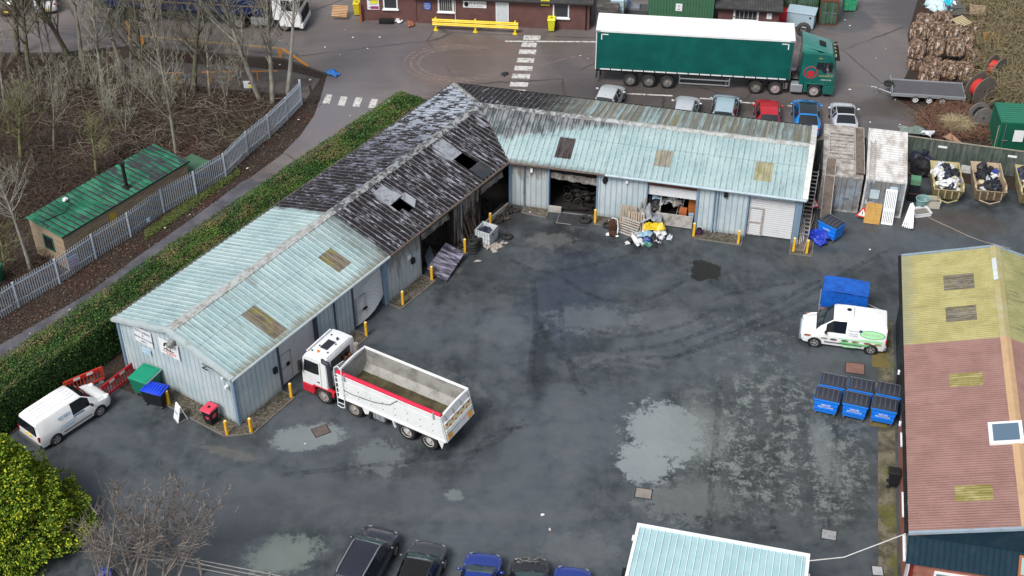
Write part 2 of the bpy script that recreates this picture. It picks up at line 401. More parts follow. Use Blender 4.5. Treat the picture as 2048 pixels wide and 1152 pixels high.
rd = [G(-900, 100), G(120, 106), G(255, 92), G(570, 118), G(655, 148), G(640, 200), G(628, 232), G(600, 272), G(560, 312), G(500, 356), G(700, 430), FB(-8, 9), FB(3, 8.2), FB(LB+.9, 9.5), FB(LB+9, 9.6), G(1832, 262), G(1835, 225), G(1790, 195), G(1822, 130), G(1815, 70), G(1835, 0), G(1850, -120), G(-900, -120)]
sheet('road', rd, .012, ROAD)
n = N('path_asphalt'); v = n.co(); a = n.noise(v, .7, 6, .65); b = n.noise(v, 22, 3, .7)
cc = n.mix(n.mr(a, .35, .68), (.070, .070, .082), (.125, .122, .140)); cc = n.mix(n.mr(b, .6, .74, 0, .25), cc, (.2, .18, .16)); n.base(cc); n.rough(.6); n.bump(b, .2, .01); PATHM = n.m
pa = [G(-300, 868), G(0, 690), G(100, 632), G(174, 588), G(280, 510), G(380, 440), G(486, 362), G(500, 356), G(560, 312), G(600, 272), G(628, 232), G(700, 300), FA(23, 11.0), FA(-30, 11.0)]
sheet('path', pa, .008, PATHM)
sheet('lower_path', [G(255, 118), G(570, 140), G(640, 158), G(612, 198), G(590, 190), G(420, 176), G(250, 150)], .006, mat((.10, .09, .085), .8, dirt=.8, dc=(.035, .03, .026), sc=1.2))
# kerb wall below the service road with a real step
kb = MB()
kp = [G(-900, 104), G(120, 108), G(255, 94), G(570, 120), G(655, 150)]
for a, b in zip(kp[:-1], kp[1:]):
    d = (b-a).normalized(); q = Vector((d.y, -d.x, 0))*.12
    kb.add([a, b, b+q, a+q, a+Vector((0, 0, .14)), b+Vector((0, 0, .14)), b+q+Vector((0, 0, .14)), a+q+Vector((0, 0, .14))], [(0, 1, 2, 3), (7, 6, 5, 4), (0, 4, 5, 1), (1, 5, 6, 2), (2, 6, 7, 3), (3, 7, 4, 0)])
kb.build('kerb', mat((.07, .065, .06), .85, dirt=.6, dc=(.03, .028, .025)), kind='structure')

# white painted crossing bars, worn
n = N('worn_white_paint'); v = n.co(); a = n.noise(v, 3.5, 8, .8); n.base(n.mix(n.mr(a, .3, .6), (.62, .62, .60), (.45, .44, .42))); n.rough(.7)
tr_ = n.nd('BsdfTransparent'); mx = n.nd('MixShader'); n.ln(n.mr(a, .55, .58), mx.inputs[0]); n.ln(n.b, mx.inputs[1]); n.ln(tr_, mx.inputs[2]); n.ln(mx, n.out.inputs[0]); PAINT = n.m
def marks(quads, name, z=.020):
    m = MB()
    for q in quads: m.quad(*[G(*p)+Vector((0, 0, z)) for p in q])
    return m.build(name, PAINT, kind='structure')
qs = []
for i, (x, y, ww) in enumerate([(1064, 76, 34), (1058, 90, 30), (1055, 104, 34), (1051, 121, 34), (1047, 137, 36), (1042, 153, 36), (1038, 169, 36), (1034, 184, 34)]):
    qs.append([(x-ww/2-1, y+4), (x+ww/2-1, y+5), (x+ww/2+1, y-4), (x-ww/2+1, y-5)])
for x, y in [(654, 198), (684, 202), (714, 204), (745, 207), (776, 209), (815, 211), (846, 212)]:
    qs.append([(x-9, y+9), (x+5, y+10), (x+11, y-8), (x-2, y-9)])
marks(qs, 'crossing_markings')
lines = [(1010, 83, 1200, 84), (1240, 187, 1345, 192), (1400, 197, 1430, 199), (1480, 205, 1515, 207), (1575, 212, 1590, 213)]
marks([[(a, b+1.2), (c, d+1.2), (c, d-1.2), (a, b-1.2)] for a, b, c, d in lines], 'road_lines', .021)
# faint tyre arcs scrubbed on the service road and dark ones in the yard
n = N('tyre_scrub_pale'); v = n.co(); a = n.noise(v, 4, 8, .8); n.base((.28, .215, .19)); n.rough(.8)
tr_ = n.nd('BsdfTransparent'); mx = n.nd('MixShader'); n.ln(n.mr(a, .38, .66, .35, 1), mx.inputs[0]); n.ln(n.b, mx.inputs[1]); n.ln(tr_, mx.inputs[2]); n.ln(mx, n.out.inputs[0]); SCRUB = n.m
n = N('tyre_mark_dark'); v = n.co(); a = n.noise(v, 2.5, 8, .8); n.base((.012, .014, .018)); n.rough(.6)
tr_ = n.nd('BsdfTransparent'); mx = n.nd('MixShader'); n.ln(n.mr(a, .35, .62, .72, 1), mx.inputs[0]); n.ln(n.b, mx.inputs[1]); n.ln(tr_, mx.inputs[2]); n.ln(mx, n.out.inputs[0]); DARKT = n.m
def ribbon(mb, pts, wd, z):
    P = []
    for i in range(len(pts)-1):
        a = pts[max(i-1, 0)]; b = pts[i]; c = pts[i+1]; d = pts[min(i+2, len(pts)-1)]
        for k in range(6):
            t = k/6; f = lambda q: .5*((2*b[q])+(-a[q]+c[q])*t+(2*a[q]-5*b[q]+4*c[q]-d[q])*t*t+(-a[q]+3*b[q]-3*c[q]+d[q])*t**3)
            P.append(G(f(0), f(1), 0))
    P.append(G(*pts[-1])); o = len(mb.v)
    for i, p in enumerate(P):
        d = (P[min(i+1, len(P)-1)]-P[max(i-1, 0)]); d.z = 0; d.normalize(); q = Vector((-d.y, d.x, 0))*wd/2
        mb.v += [p+q+Vector((0, 0, z)), p-q+Vector((0, 0, z))]
    mb.f += [(o+2*i, o+2*i+1, o+2*i+3, o+2*i+2) for i in range(len(P)-1)]
m = MB()
for k, s in enumerate((1, .9, .78, .95, .85)):
    cx, cy = 925+k*3, 124
    ribbon(m, [(cx+105*s*math.cos(t)*1.0-12, cy+37*s*math.sin(t)+3) for t in [3.9+k*.1+i*.35 if False else 2*PI-.9-k*.15-4.2*i/12 for i in range(13)]][::-1], .16, .016+.0006*k)
ribbon(m, [(1000, 160), (1060, 140), (1130, 118), (1190, 108)], .12, .0205)
m.build('tyre_scrub_marks', SCRUB, kind='structure')
m = MB()
for pts in [[(1066, 560), (1072, 650), (1064, 730), (1080, 790)], [(1120, 600), (1128, 690), (1150, 760), (1170, 790)], [(1180, 660), (1260, 672), (1350, 655), (1430, 620)], [(1130, 560), (1210, 600), (1300, 596), (1370, 560)], [(1020, 520), (1090, 545), (1180, 530), (1290, 500)], [(1075, 640), (1110, 700), (1160, 740)],
            [(1240, 700), (1330, 690), (1420, 660), (1540, 610), (1640, 560)], [(1250, 715), (1350, 712), (1450, 680), (1560, 640), (1640, 600)],
            [(1330, 735), (1380, 700), (1560, 620), (1700, 540), (1780, 500)], [(1180, 740), (1230, 720), (1320, 735)],
            [(1590, 565), (1500, 580), (1420, 600)], [(930, 930), (950, 905), (985, 870), (1060, 850)], [(560, 950), (800, 925), (960, 900), (1050, 840)], [(1570, 740), (1555, 900), (1545, 1060)], [(1672, 850), (1662, 1000), (1650, 1060)], [(1440, 760), (1430, 900), (1415, 1060)]]:
    ribbon(m, pts, .34, .009)
m.build('tyre_marks', DARKT, kind='structure')
# ---------------------------------------------------------------- fire-damaged L-shaped unit
SL = math.hypot(BW/2, RISE)
Bn = MAi @ FB(0, 1) - MAi @ FB(0, 0); Bd = MAi @ FB(1, 0) - MAi @ FB(0, 0)     # B directions in the A frame
# outer corner in A frame
tt = BW/ max(1e-6, 1)
_i = Vector((LA, 0, 0)); _p = _i+Bn*BW            # line _p + s*Bd meets y=BW
s_ = (BW-_p.y)/Bd.y; OUTER = _p+Bd*s_; APEX = (_i+OUTER)/2
def metal_roof(name, char, lic=.5, scale_dir=1):
    """weathered pale blue coated sheet; char(n, objectvec, uvvec) -> burn mask (where the coating burnt off)"""
    n = N(name); v = n.co(); u = n.co('UV'); us = n.co('UV', scale=(1, .16, 1)); us2 = n.co('UV', scale=(1, .22, 1))
    a = n.noise(us, 2.3, 6, .7); b = n.noise(v, .5, 5, .6); c = n.noise(us, 9, 5, .75); f = n.noise(v, 14, 5, .75)
    cc = n.mix(n.mr(b, .35, .65), (.28, .385, .39), (.365, .465, .465))
    cc = n.mix(n.mr(c, .42, .66, 0, .45), cc, (.22, .36, .42))
    cc = n.mix(n.mr(a, .52, .70, 0, lic+.1), cc, (.15, .135, .095)); g2 = n.noise(n.co('UV', scale=(1, .09, 1), loc=(3, 1, 0)), 3.4, 5, .75); cc = n.mix(n.mr(g2, .54, .68, 0, .55), cc, (.13, .20, .22))
    cc = n.mix(n.mr(f, .60, .72, 0, .75*lic+.15), cc, (.11, .10, .075))
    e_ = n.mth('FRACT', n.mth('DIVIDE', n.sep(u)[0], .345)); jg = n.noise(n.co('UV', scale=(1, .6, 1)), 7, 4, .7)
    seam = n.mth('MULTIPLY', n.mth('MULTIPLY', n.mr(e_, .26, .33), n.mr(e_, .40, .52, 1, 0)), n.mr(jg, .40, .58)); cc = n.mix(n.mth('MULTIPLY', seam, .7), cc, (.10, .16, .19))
    hl = n.mth('MULTIPLY', n.mr(e_, .08, .12), n.mr(e_, .17, .22, 1, 0)); n.hl = n.mth('MULTIPLY', hl, n.mr(jg, .36, .52)); cc = n.mix(n.mth('MULTIPLY', n.hl, .4), cc, (.60, .68, .68)); n.seam = n.mr(e_, .27, .31, 0, 1); n.seam = n.mth('MULTIPLY', n.seam, n.mr(e_, .44, .5, 1, 0))  # hl: pale highlight painted into the colour along the rib tops
    lap = n.mth('ABSOLUTE', n.mth('SUBTRACT', n.sep(u)[1], 2.55)); cc = n.mix(n.mr(lap, .012, .03, .5, 0), cc, (.12, .15, .16))
    m = char(n, v, u)
    fl = n.noise(us2, 5.2, 9, .74, .2); fl2 = n.noise(v, .9, 4, .6)
    thr = n.mth('ADD', fl, n.mth('MULTIPLY', n.mth('SUBTRACT', fl2, .5), .45))
    return n, cc, m, thr, fl, v, u
BURNT = (.016, .014, .017)
def finish_roof(n, cc, burn, flakes, fcol=(.30, .33, .39)):
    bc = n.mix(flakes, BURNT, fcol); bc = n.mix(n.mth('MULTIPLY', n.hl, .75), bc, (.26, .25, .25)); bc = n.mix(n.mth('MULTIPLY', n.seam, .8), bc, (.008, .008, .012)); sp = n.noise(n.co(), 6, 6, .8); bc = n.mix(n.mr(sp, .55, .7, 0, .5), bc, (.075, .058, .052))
    cc = n.mix(burn, cc, bc); n.base(cc); n.rough(n.mr(n.noise(n.co(), 2, 4), .3, .7, .38, .62)); n.b.inputs['Metallic'].default_value = 0.0
    n.bump(n.noise(n.co(), 5, 5, .7), .35, .03); return n.m
def xmask(n, v, a, b, ax=0, nz=.5, sc=.8):
    e = n.sep(v)[ax]; q = n.mth('ADD', e, n.mth('MULTIPLY', n.mth('SUBTRACT', n.noise(v, sc, 5, .65), .5), nz*2)); return n.mr(q, a, b)
# A wing slopes
def chA(n, v, u): return xmask(n, v, 12.15, 12.75, 0, .45, 1.1)
n, cc, m, thr, fl, v, u = metal_roof('roof_sheet_front_left_wing', chA, .55)
e = n.sep(v)[0]; ft_ = n.mr(n.mth('ADD', n.sep(u)[1], n.mth('MULTIPLY', n.noise(n.co('UV', scale=(1, .3, 1)), 4, 6, .75), 1.6)), .75, 1.35, .75, 0); cc = n.mix(ft_, cc, (.17, .15, .10)); soot = n.mr(n.mth('ADD', e, n.mth('MULTIPLY', n.noise(v, 1.5, 6, .7), 3)), 11.5, 14.2, 0, .55); cc = n.mix(soot, cc, (.08, .075, .06))
pale = blobmask(n, 21.9, 3.0, .75, 1.0, 0, .2, fl2 := n.noise(v, 2, 4), .15)
p2 = blobmask(n, 16.2, 2.9, .9, .75, 0, .3, fl2, .3)
flk = n.mth('MAXIMUM', n.mr(thr, .545, .57), n.mth('MAXIMUM', n.mth('MULTIPLY', pale, .95), n.mth('MULTIPLY', p2, n.mr(fl, .42, .5))))
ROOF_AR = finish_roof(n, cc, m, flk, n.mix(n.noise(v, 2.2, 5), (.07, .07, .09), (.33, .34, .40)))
n, cc, m, thr, fl, v, u = metal_roof('roof_sheet_back_left_wing', chA, .25)
e = n.sep(v)[0]; up = n.mr(e, 14.5, 24.5, -.01, .07)
flk = n.mr(n.mth('ADD', thr, up), .545, .575)
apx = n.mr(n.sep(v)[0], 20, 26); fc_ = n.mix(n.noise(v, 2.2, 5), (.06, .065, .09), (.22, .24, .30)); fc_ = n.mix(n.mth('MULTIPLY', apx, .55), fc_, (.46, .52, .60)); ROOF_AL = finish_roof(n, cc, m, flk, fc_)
# B wing slopes; masks in the frame of the A wing turned to the B axis via UV (u = distance along the eave)
def chB1(n, v, u):
    s = n.sep(u); nz = n.noise(v, 1.0, 6, .7)
    q = n.mth('ADD', n.mth('SUBTRACT', n.mth('MULTIPLY', s[1], 1.35), n.mth('MULTIPLY', s[0], .42)), n.mth('ADD', n.mth('MULTIPLY', n.mth('SUBTRACT', nz, .5), 1.8), n.mth('MULTIPLY', n.mth('SUBTRACT', n.noise(n.co('UV', scale=(1, .07, 1)), 3.2, 4, .7), .5), 4.5)))
    return n.mr(q, 2.5, 3.3, 0, 1)
n, cc, m, thr, fl, v, u = metal_roof('roof_sheet_front_right_wing', chB1, .18)
s = n.sep(u); top = n.mr(n.mth('ADD', s[1], n.mth('MULTIPLY', n.noise(n.co('UV', scale=(1, .1, 1)), 2, 4), 1.4)), 4.0, 5.2, 0, .45); cc = n.mix(n.mth('MULTIPLY', top, n.mr(s[0], 3, 13, 1, .2)), cc, (.09, .075, .07))
low = blobmask(n, 0, 0, 1, 1); ev = n.mr(n.mth('ADD', s[1], n.mth('MULTIPLY', n.noise(v, 3, 5), .8)), .45, .75, .6, 0); cc = n.mix(n.mth('MULTIPLY', ev, n.mr(s[0], 1, 9, 1, 0)), cc, (.10, .075, .055))
fl3 = n.mr(thr, .40, .60, 0, .85)
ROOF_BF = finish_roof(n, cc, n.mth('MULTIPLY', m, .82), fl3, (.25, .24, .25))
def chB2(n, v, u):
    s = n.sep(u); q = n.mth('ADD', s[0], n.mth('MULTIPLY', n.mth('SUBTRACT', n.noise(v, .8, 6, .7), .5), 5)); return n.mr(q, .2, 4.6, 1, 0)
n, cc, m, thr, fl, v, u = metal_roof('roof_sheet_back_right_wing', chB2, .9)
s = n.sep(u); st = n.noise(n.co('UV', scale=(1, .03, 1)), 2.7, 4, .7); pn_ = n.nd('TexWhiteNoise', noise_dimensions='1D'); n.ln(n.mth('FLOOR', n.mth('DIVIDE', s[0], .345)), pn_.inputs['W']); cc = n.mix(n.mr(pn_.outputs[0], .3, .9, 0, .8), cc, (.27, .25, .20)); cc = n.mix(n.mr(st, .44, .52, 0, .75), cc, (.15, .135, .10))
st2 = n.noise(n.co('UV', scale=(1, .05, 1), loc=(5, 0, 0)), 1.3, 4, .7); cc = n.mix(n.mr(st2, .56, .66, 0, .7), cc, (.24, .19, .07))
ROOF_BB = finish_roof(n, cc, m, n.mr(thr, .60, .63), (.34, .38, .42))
# ridge / flashing material: grey lichen with black patches past the fire line
n = N('ridge_capping'); v = n.co(); a = n.noise(v, 3, 7, .75); b = n.noise(v, 1.0, 5, .6)
cc = n.mix(n.mr(a, .4, .65), (.42, .45, .45), (.23, .22, .19)); f = xmask(n, v, 12, 13.2, 0, .6); f = n.mth('MULTIPLY', f, n.mr(n.sep(v)[0], 26.5, 32, 1, 0)); cc = n.mix(n.mth('MULTIPLY', f, n.mr(a, .46, .52)), cc, (.03, .03, .035)); cc = n.mix(n.mth('MULTIPLY', f, .45), cc, (.14, .14, .15))
n.base(cc); n.rough(.7); n.bump(a, .3, .02); RIDGE = n.m
# wall cladding with grime, and scorched
def wallmat(name, burn):
    n = N(name); v = n.co(); u = n.co('UV', scale=(1, .22, 1)); a = n.noise(u, 3, 6, .7); b = n.noise(v, .8, 4); f = n.noise(v, 12, 5, .75); s = n.sep(n.co('UV'))
    cc = n.mix(n.mr(b, .35, .65), (.38, .47, .51), (.47, .54, .57)); gv = n.mth('FRACT', n.mth('DIVIDE', s[0], .333)); cc = n.mix(n.mth('MULTIPLY', n.mr(gv, .04, .08), n.mr(gv, .16, .24, .5, 0)), cc, (.20, .26, .31)); cc = n.mix(n.mr(a, .52, .7, 0, .4), cc, (.24, .28, .29)); cc = n.mix(n.mr(f, .62, .75, 0, .35), cc, (.2, .2, .18))
    low = n.mr(n.mth('ADD', s[1], n.mth('MULTIPLY', f, .4)), .2, .55, .5, 0); cc = n.mix(low, cc, (.17, .16, .13))
    if burn == 1:      # scorched edges and streaks
        q = n.mth('ADD', n.mth('MULTIPLY', s[1], .28), n.mth('MULTIPLY', a, 1.0)); k = n.mr(q, 1.02, 1.28, 0, .9); cc = n.mix(k, cc, (.06, .045, .04))
        k2 = n.mr(n.noise(n.co('UV', scale=(1, .12, 1), loc=(9, 0, 0)), 1.6, 6, .7), .57, .66, 0, .8); cc = n.mix(k2, cc, (.16, .11, .08))
        cc = n.mix(.35, cc, (.36, .35, .33))
    if burn == 2:
        k = n.mr(n.noise(n.co('UV', scale=(1, .13, 1)), 2.6, 7, .75, .4), .44, .54); cc = n.mix(k, (.02, .017, .016), (.22, .20, .18)); k2 = n.mr(f, .5, .65, 0, .6); cc = n.mix(k2, cc, (.06, .04, .03))
    n.base(cc); n.rough(.5); n.bump(f, .2, .01); return n.m
WALL, WALL1, WALL2 = wallmat('wall_cladding', 0), wallmat('wall_cladding_scorched', 1), wallmat('wall_cladding_charred', 2)
TRIMB = mat((.17, .26, .36), .45, dirt=.4, dc=(.12, .14, .16))
TRIMD = mat((.055, .075, .11), .5, dirt=.5, dc=(.03, .03, .03))
TRIML = mat((.40, .47, .50), .5, dirt=.45, dc=(.2, .2, .18), sc=3)
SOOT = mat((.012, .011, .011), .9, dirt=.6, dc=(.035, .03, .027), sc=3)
unit = thing('industrial_unit', 'L-shaped pale blue metal-clad workshop with its corner roof burnt black', 'building', A0, THA)
U = unit
def F(o): return o
def roofpart(name, O, E, S, Nn, poly, m, holes=(), warp=None):
    mb = MB(); ribsheet(mb, O, E, S, Nn, poly, TRAP, .345, holes, warp)
    return mb.build(name, m, U)
ov = .06
sA = Vector((0, BW/2, RISE)).normalized(); nA = Vector((0, -RISE, BW/2)).normalized()
def sl(y): return y/(BW/2)*SL
warpA = lambda e, s: .05*noise.noise(Vector((e*.9, s*.9, 3)))*min(1, max(0, (e-13)/2))
hA = [(3.38, 4.4, sl(.25), sl(2.45)), (9.4, 10.5, sl(1.0), sl(2.45))]
burnh = [(21.65, 22.55, sl(1.15), sl(2.3)), (15.6, 16.05, sl(1.75), sl(2.33)), (16.05, 16.5, sl(1.35), sl(2.33))]
roofpart('roof', (0, 0, HE), (1, 0, 0), sA, nA, [(-ov, -.05), (LA, -.05), (APEX.x, SL), (-ov, SL)], ROOF_AR, hA+burnh, warpA)
sA2 = Vector((0, -BW/2, RISE)).normalized(); nA2 = Vector((0, RISE, BW/2)).normalized()
roofpart('roof', (0, BW, HE), (1, 0, 0), sA2, nA2, [(-ov, -.08), (OUTER.x, -.08), (APEX.x, SL), (-ov, SL)], ROOF_AL, (), warpA)
Bn_ = Bn.normalized(); Bd_ = Bd.normalized()
sB = (Bn_*(BW/2)+Vector((0, 0, RISE))).normalized(); nB = sB.cross(Bd_)*-1; nB = nB if nB.z > 0 else -nB
apB = (MBi @ (MA @ APEX)); ouB = MBi @ (MA @ OUTER)
hB = [(2.68, 3.70, sl(.75), sl(2.4)), (8.72, 9.72, sl(1.08), sl(2.38)), (14.72, 15.78, sl(.95), sl(2.42))]
roofpart('roof', (LA, 0, HE), Bd_, sB, nB, [(0, -.05), (LB+ov, -.05), (LB+ov, SL), (apB.x, SL)], ROOF_BF, hB)
sB2 = (-Bn_*(BW/2)+Vector((0, 0, RISE))).normalized(); nB2 = sB2.cross(Bd_); nB2 = nB2 if nB2.z > 0 else -nB2
O2 = Vector((LA, 0, HE))+Bn_*BW
roofpart('roof', O2, Bd_, sB2, nB2, [(ouB.x, -.08), (LB+ov, -.08), (LB+ov, SL), (apB.x, SL)], ROOF_BB)
# rooflights: ribbed panels dropped in the openings
def light_panel(O, E, S, Nn, h, m, lab):
    mb = MB(); O = Vector(O)-Vector(Nn)*.012
    ribsheet(mb, O, E, S, Nn, [(h[0]-.02, h[2]-.03), (h[1]+.02, h[2]-.03), (h[1]+.02, h[3]+.03), (h[0]-.02, h[3]+.03)], TRAP, .345)
    mb.build('rooflight', m, U, label=lab)
def rl(name, c1, c2, y=.0):
    n = N(name); v = n.co('UV', scale=(1, .2, 1)); a = n.noise(v, 4, 7, .75); b = n.noise(n.co(), 1.5, 4)
    cc = n.mix(n.mr(a, .4, .62), c1, c2); cc = n.mix(n.mr(b, .5, .6, 0, y), cc, (.20, .19, .03)); n.base(cc); n.rough(.6); return n.m
RLB = rl('rooflight_brown', (.105, .085, .065), (.20, .175, .14), .5); RLG = rl('rooflight_grey', (.17, .16, .14), (.30, .28, .22), .1); RLY = rl('rooflight_mossy', (.22, .21, .13), (.36, .34, .24), .4); RLK = rl('rooflight_melted', (.03, .025, .024), (.085, .07, .07))
light_panel((0, 0, HE), (1, 0, 0), sA, nA, hA[0], RLB, 'mossy brown rooflight'); light_panel((0, 0, HE), (1, 0, 0), sA, nA, hA[1], RLB, 'dirty brown rooflight')
for h, m_, l in zip(hB, (RLK, RLG, RLY), ('blackened melted rooflight', 'grey brown rooflight', 'yellowish mossy rooflight')): light_panel((LA, 0, HE), Bd_, sB, nB, h, m_, l)
# melt streaks under rooflight of B: burst panel hanging
# buckled sheet edges round the burnt holes
mb = MB(); P = lambda e, y, d=0: Vector((e, y, HE+RISE*y/(BW/2)))+nA*d
mb.quad(P(21.45, 2.25, .05), P(22.45, 2.25, .09), P(22.5, 3.75, .12), P(21.5, 3.75, .06)); mb.quad(P(15.5, 2.32, .06), P(16.6, 2.32, .22), P(16.5, 3.6, .1), P(15.6, 3.6, .06)); mb.quad(P(16.5, 1.3, .05), P(17.0, 1.6, .18), P(17.0, 2.4, .16), P(16.5, 2.4, .06))
mb.build('loose_roof_sheet', mat((.26, .28, .31), .55, dirt=.8, dc=(.06, .055, .05), sc=3), U)
mb = MB(); mb.quad(P(21.55, .05, .06), P(22.75, .05, .07), P(22.65, 1.1, .08), P(21.6, 1.12, .06)); mb.build('loose_roof_sheet', mat((.03, .035, .042), .5, dirt=.5, dc=(.08, .075, .07)), U)
# slumped dark purlins inside holes
# ridge caps, hip and valley
def cap(a, b, wd, m, name='ridge_cap', zoff=.045, lap=2.2):
    a, b = Vector(a), Vector(b); d = (b-a).normalized(); q = Vector((-d.y, d.x, 0)).normalized(); L = (b-a).length; k = int(L/lap)+1
    mb = MB()
    for i in range(k):
        p0 = a+d*(L*i/k); p1 = a+d*min(L, L*(i+1)/k+.06); h = zoff+.006*(i % 2)+R.uniform(0, .006)
        dr = wd*.5*RISE/(BW/2)
        vs = [p0-q*wd/2+Vector((0, 0, h-dr)), p0+Vector((0, 0, h+.02)), p0+q*wd/2+Vector((0, 0, h-dr)), p1-q*wd/2+Vector((0, 0, h-dr)), p1+Vector((0, 0, h+.02)), p1+q*wd/2+Vector((0, 0, h-dr))]
        vs += [p+Vector((0, 0, -.035)) for p in vs]
        mb.add(vs, [(0, 1, 4, 3), (1, 2, 5, 4), (0, 3, 9, 6), (2, 8, 11, 5), (0, 6, 7, 1), (1, 7, 8, 2), (3, 4, 10, 9), (4, 5, 11, 10)])
    return mb.build(name, m, U)
ZR = HE+RISE
cap((-ov-.02, BW/2, ZR), (APEX.x-.1, BW/2, ZR), .55, RIDGE)
eR = MAi @ FB(LB+ov, BW/2); cap((APEX.x+.1, APEX.y, ZR), (eR.x, eR.y, ZR), .5, RIDGE)
cap((OUTER.x, OUTER.y, HE+.02), (APEX.x, APEX.y, ZR+.02), .36, RIDGE, 'hip_cap')
cap((LA, 0, HE-.01), (APEX.x, APEX.y, ZR-.03), .22, mat((.05, .045, .045), .6, dirt=.6, dc=(.2, .15, .1), sc=5), 'valley_gutter', .02)
# verge trims at both gables
def slopebar(a, b, wd, dp, m, name, MT=None):
    a, b = Vector(a), Vector(b); d = (b-a).normalized(); up = Vector((0, 0, 1)); q = d.cross(up).normalized(); u2 = q.cross(d)
    mb = MB(); vs = []
    for p in (a, b):
        for x, z in ((-wd/2, -dp), (wd/2, -dp), (wd/2, 0), (-wd/2, 0)): vs.append(p+q*x+u2*z)
    mb.add(vs, [(0, 1, 2, 3), (7, 6, 5, 4), (0, 4, 5, 1), (1, 5, 6, 2), (2, 6, 7, 3), (3, 7, 4, 0)])
    return mb.build(name, m, U)
VERGE = mat((.40, .47, .48), .55, dirt=.6, dc=(.22, .22, .18), sc=2)
VERGEW = mat((.62, .64, .62), .55, dirt=.6, dc=(.3, .29, .25), sc=2)
slopebar((-.02, -.05, HE+.06), (-.02, BW/2, ZR+.07), .30, .16, VERGE, 'verge_trim'); slopebar((-.02, BW+.05, HE+.06), (-.02, BW/2, ZR+.07), .30, .16, VERGE, 'verge_trim')
for y0, y1 in ((-.05, BW/2), (BW+.05, BW/2)):
    a = MAi @ FB(LB+.02, y0, HE+.07); b = MAi @ FB(LB+.02, y1, ZR+.07); slopebar(a, b, .34, .16, VERGEW, 'verge_trim')
# ------------------------------------------------ walls
def wall(MT, y, x0, x1, z1, m, holes=(), face=-1, name='wall', top=None, cap_=.01):
    """clad wall along local x at local y, facing -y (face=-1) or +y"""
    mb = MB(); poly = top or [(x0, .02), (x1, .02), (x1, z1), (x0, z1)]
    ribsheet(mb, MT @ Vector((0, y, 0)), MT.to_3x3() @ Vector((1, 0, 0)), (0, 0, 1), MT.to_3x3() @ Vector((0, face, 0)), poly, GROOVE, .333, holes)
    return mb.build(name, m, U, world=True)
I4 = MA
HW = HE-.04
wall(MA, .12, .12, 3.3, HW, WALL); wall(MA, .12, 6.42, 9.3, HW, WALL)
wall(MA, .12, 12.3, 15.4, HW, WALL1); wall(MA, .12, 18.5, 21.25, HW, WALL2)
wall(MA, BW-.12, .12, 12.5, HW, WALL, face=1); wall(MA, BW-.12, 12.5, OUTER.x-.1, HW, WALL2, face=1)
wall(MBm, .2, .0, 2.45, HW, WALL1); wall(MBm, .2, 5.55, 8.54, HW, WALL); wall(MBm, .2, 11.7, 14.6, HW, WALL); wall(MBm, .2, 17.5, LB-.08, HW, WALL)
wall(MBm, .2, 14.6, 17.5, HW, WALL, holes=[(14.6, 17.5, 0, 2.85)])
wall(MBm, BW-.15, ouB.x+.15, LB-.1, HW, WALL1, face=1)
# gables
Mg = MA @ Matrix.Translation((.12, BW, 0)) @ Matrix.Rotation(-PI/2, 4, 'Z')
wall(Mg, 0, 0, 0, 0, WALL, top=[(.12, .02), (BW-.12, .02), (BW-.12, HE-.02), (BW/2, ZR-.05), (.12, HE-.02)])
Mg2 = MBm @ Matrix.Translation((LB-.1, 0, 0)) @ Matrix.Rotation(PI/2, 4, 'Z')
wall(Mg2, 0, 0, 0, 0, WALL, top=[(.12, .02), (BW-.12, .02), (BW-.12, HE-.02), (BW/2, ZR-.05), (.12, HE-.02)])
def ubox(name, m, boxes, MT=MA, bevel=0, label=None, parent=None, smooth=None):
    for b in boxes:
        mb = MB(); mb.box(*b); mb.v = [MT @ p for p in mb.v]; o = mb.build(name, m, parent or U, world=True, bevel=bevel, label=label)
    return o
# corner posts and jambs
ubox('corner_post', TRIMB, [(.04, .22, .04, .22, .02, HW), (.04, .22, BW-.22, BW-.06, .02, HW)])
ubox('door_jamb', TRIMD, [(3.3, 3.42, .06, .4, .02, HW), (6.3, 6.42, .06, .4, .02, HW), (7.78, 7.86, .05, .118, .02, 3.0), (9.28, 9.38, .06, .4, .02, HW)])
ubox('door_jamb', TRIMB, [(12.02, 12.3, .06, .4, .02, HW)]); ubox('door_jamb', SOOT, [(15.4, 15.46, .06, .4, .02, HW), (18.42, 18.5, .06, .5, .02, HW), (21.25, 21.33, .06, .4, .02, HW)])
ubox('door_jamb', TRIMB, [(-.02, .16, .1, .3, .02, HW), (2.45, 2.53, .14, .5, .02, HW), (5.47, 5.55, .14, .5, .02, HW), (8.52, 8.60, .14, .5, .02, HW), (11.55, 11.70, .14, .5, .02, HW), (14.58, 14.68, .14, .5, .02, 2.9), (17.4, 17.62, .14, .5, .02, HW)], MBm)
ubox('corner_post', TRIMB, [(LB-.2, LB-.05, .14, .3, .02, HW)], MBm)
